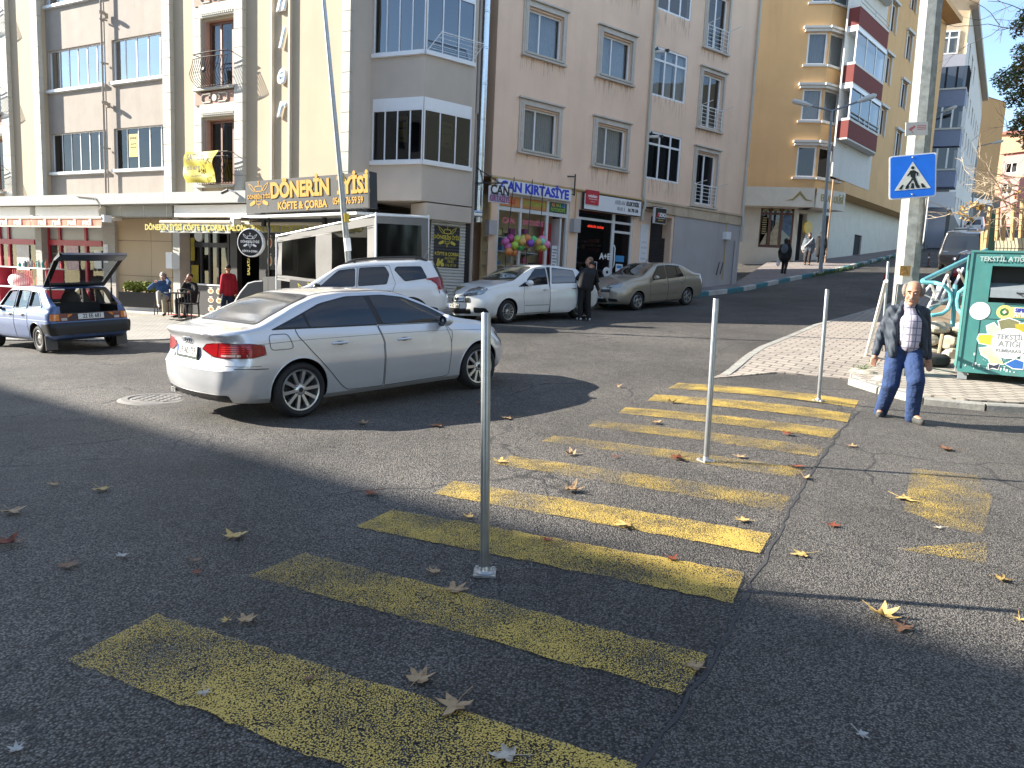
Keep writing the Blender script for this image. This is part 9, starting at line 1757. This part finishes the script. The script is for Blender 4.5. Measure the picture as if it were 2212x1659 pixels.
b=ped('woman in a grey jacket and headscarf with a pale shoulder strap coming downhill',1744,561,1.62,(-.3,-1),dict(j=C_GREY,t=cloth('dark_brown',(.03,.02,.018)),s=C_BLK,jr=1.2),(cloth('grey_scarf',(.07,.065,.065)),'scarf'),coat_len=.15,y=38.3);qb=b.matrix_world
m=MB().use(M_WHITE);m.tube([(.16,-.13,1.36),(0,-.2,1.15),(-.2,-.16,.92)],.018,6);m.cbox((-.27,-.1,.84),(.14,.1,.2));o=tag(m.build('shoulder_bag'),'pale shoulder bag and strap of the woman in grey','bag');o.matrix_world=qb
ped('person in a long black coat half hidden behind the street lamp',1771,556,1.66,(.4,.9),dict(j=C_BLK,t=C_BLK,s=C_BLK,jr=1.15),(H_DARK,'scarf'),coat_len=.42,y=39.4)
c=ped('person carrying a cardboard box far up the street',2013,521,1.7,(.6,.8),dict(j=C_BLK,t=cloth('faded_jeans',(.2,.2,.25)),s=C_BLK),(H_DARK,'short'),arms=(.25,-.3));m=MB().use(mat('cardboard',(.30,.19,.10),.8));m.cbox((-.35,.0,1.05),(.55,.45,.42));m.use(M_WHITE);m.cbox((.05,.05,1.1),(.2,.4,.5));o=tag(m.build('cardboard_box'),'brown cardboard box and white bags carried up the street','box');o.matrix_world=c.matrix_world
# fallen plane leaves
LC=dict(tan=(.40,.27,.14),yellow=(.52,.36,.12),brown=(.20,.10,.05),red=(.22,.055,.02),pale=(.48,.42,.33),grey=(.42,.41,.38))
LMAT={}
for k_,c_ in LC.items():
 m,t,b=_nodes('leaf_'+k_);co=N(t,'ShaderNodeTexCoord');n1=N(t,'ShaderNodeTexNoise',Scale=28.0,Detail=5.0);t.links.new(co.outputs['Object'],n1.inputs['Vector']);mx=N(t,'ShaderNodeMix',data_type='RGBA');mx.inputs[6].default_value=(*c_,1);mx.inputs[7].default_value=(c_[0]*.45,c_[1]*.38,c_[2]*.35,1);r_=N(t,'ShaderNodeMapRange');r_.inputs[1].default_value=.48;r_.inputs[2].default_value=.7;t.links.new(n1.outputs['Fac'],r_.inputs[0]);t.links.new(r_.outputs[0],mx.inputs[0]);t.links.new(mx.outputs[2],b.inputs['Base Color']);b.inputs['Roughness'].default_value=.6;bp=N(t,'ShaderNodeBump',Strength=.5,Distance=.01);t.links.new(n1.outputs['Fac'],bp.inputs['Height']);t.links.new(bp.outputs['Normal'],b.inputs['Normal']);LMAT[k_]=m
lobes=[(0,1.0),(16,.62),(30,.42),(44,.74),(56,.92),(70,.60),(84,.40),(98,.56),(112,.72),(132,.46),(152,.36),(170,.30),(180,.12)]
def leaf(lab,px,py,wpx,col,seed):
 r=random.Random(seed);q=G(px,py,.02);s=wpx*q.y/FPX*.58;out=[]
 for sg in(1,-1):
  for a,rr in(lobes if sg==1 else lobes[-2:0:-1]):rr*=r.uniform(.88,1.1);out.append((rr*math.sin(rad(a))*sg,rr*math.cos(rad(a))))
 c1,c2,c3=r.uniform(.15,.5),r.uniform(-.25,.4),r.uniform(0,6.28);rot=r.uniform(0,6.28);vs=[];n=len(out)
 if r.random()<.3:c1*=2.0
 for ring in(.33,.66,1.0):
  for(x,y)in out:
   x,y=x*ring,y*ring;d2=x*x+y*y;z=c1*x*x*1.1+c2*max(y,0)**2*.8+.09*math.sin(4*math.atan2(y,x)+c3)*d2+.04*math.sin(9*math.atan2(y,x))*ring
   vs.append(Vector((x*(1-.25*c1*abs(x)),y,z)))
 zmin=min(v.z for v in vs);vs=[Vector((v.x*math.cos(rot)-v.y*math.sin(rot),v.x*math.sin(rot)+v.y*math.cos(rot),v.z-zmin+.015))*s for v in vs];c0=Vector((0,0,(-zmin+.015)*s))
 m=MB().use(LMAT[col]);m.add([c0]+vs,[(0,1+i,1+(i+1)%n)for i in range(n)]+[(1+k*n+i,1+(k+1)*n+i,1+(k+1)*n+(i+1)%n,1+k*n+(i+1)%n)for k in(0,1)for i in range(n)])
 st=Vector((math.sin(rot),-math.cos(rot),0))*s;m.tube([c0,c0+st*.5+Vector((0,0,.01)),c0+st*1.15+Vector((.1*s,0,.02))],.0016,5)
 o=m.build('fallen_leaf',smooth=True,angle=70);o.location=(q.x,q.y,ground_z(q.x,q.y)+.012);tag(o,lab,'leaf','fallen plane leaves')
LV=[(118,1045,30,'tan','small tan leaf far left on the bare asphalt'),(218,1055,48,'yellow','yellowish leaf on the asphalt near the upper left'),(25,1103,62,'tan','tan leaf cut by the left frame edge, upper one'),(12,1172,70,'red','dark red leaf cut by the left frame edge, below the tan one'),(148,1217,56,'brown','curled dark brown leaf at the left below the red one'),(263,1199,34,'grey','small whitish leaf left of the second stripe'),(422,1212,38,'brown','brown curled leaf left of the second stripe end'),(428,1232,30,'red','small rusty leaf touching the brown curled one'),(505,1157,66,'yellow','broad yellow tan leaf above the left end of the second stripe'),(490,1337,34,'yellow','small yellow leaf between the first two stripes at left'),(532,1337,58,'tan','folded tan leaf beside the small yellow one'),(35,1615,46,'grey','pale grey leaf in the lower left corner'),(440,1492,40,'pale','pale leaf lying on the nearest stripe at left'),(670,1462,32,'brown','small brown leaf on the middle of the nearest stripe'),(905,1465,84,'tan','brown tan leaf with long stem before the nearest stripe'),(985,1520,100,'tan','largest tan leaf on the edge of the nearest stripe'),(1097,1632,84,'pale','pale leaf at the bottom edge on the nearest stripe'),(938,1233,40,'tan','small tan leaf left of the foot of the nearest post'),(980,1272,66,'tan','tan leaf on the second stripe below the nearest post'),(1012,1115,32,'yellow','small yellow leaf left of the nearest post on the third stripe'),(803,1063,42,'red','rusty leaf on the asphalt left of the fourth stripe'),(785,913,34,'tan','leaf in the shadow below the silver saloon, left one'),(947,918,40,'brown','leaf at the edge of the silver saloon shadow, middle one'),(1098,902,34,'tan','tan leaf in the saloon shadow right of the nearest post'),(1080,996,42,'yellow','yellow leaf at the left end of the fifth stripe'),(1232,1057,58,'tan','brown tan star leaf between the fourth and fifth stripes'),(1352,1132,56,'yellow','yellow tan leaf on the fourth stripe'),(1467,988,44,'red','bright rusty leaf standing up on the sixth stripe'),(1330,985,22,'red','tiny red leaf near the fifth stripe'),(1235,980,36,'tan','tan leaf on the left half of the sixth stripe'),(1415,912,34,'tan','leaf on the seventh stripe right of its middle'),(1335,834,24,'tan','tiny leaf on the road beyond the far stripes'),(1450,868,26,'yellow','tiny yellow leaf on the ninth stripe'),(1605,1122,40,'yellow','yellow leaf between the fourth and third stripes at right'),(1450,1205,36,'red','rusty leaf on the third stripe right half'),(1500,1437,60,'tan','brown tan leaf at the right end of the second stripe'),(1738,1030,36,'tan','tan leaf on the seam at the end of the sixth stripe'),(1720,1007,34,'red','reddish leaf just left of the seam leaf'),(1598,985,36,'tan','tan leaf right of the foot of the middle post'),(1705,937,32,'red','rusty leaf on the seventh stripe near the seam'),(1838,962,30,'tan','tan leaf right of the seam on grey asphalt'),(1798,1133,38,'red','rusty curled leaf right of the seam'),(1733,1195,50,'yellow','yellow leaf right of the seam beside the third stripe'),(1950,1075,56,'yellow','yellow tan leaf on the left edge of the yellow patch'),(2048,970,48,'brown','brown and yellow leaf above the yellow patch'),(1903,1325,84,'yellow','large yellow leaf in the shade at the right'),(1950,1352,62,'brown','dark brown leaf touching the large yellow one'),(2165,1250,46,'yellow','yellow leaf right of the yellow patch'),(2203,1335,40,'yellow','yellow leaf cut by the right frame edge'),(2028,1138,26,'pale','small pale leaf in the gap of the yellow patch'),(1860,1582,40,'grey','whitish leaf scrap in the lower right asphalt'),(1180,1163,30,'red','small rusty leaf above the third stripe'),(1035,870,20,'red','tiny rusty leaf behind the nearest post')]
for i,(px,py,w_,c_,lab)in enumerate(LV):leaf(lab,px,py,w_,c_,100+i)
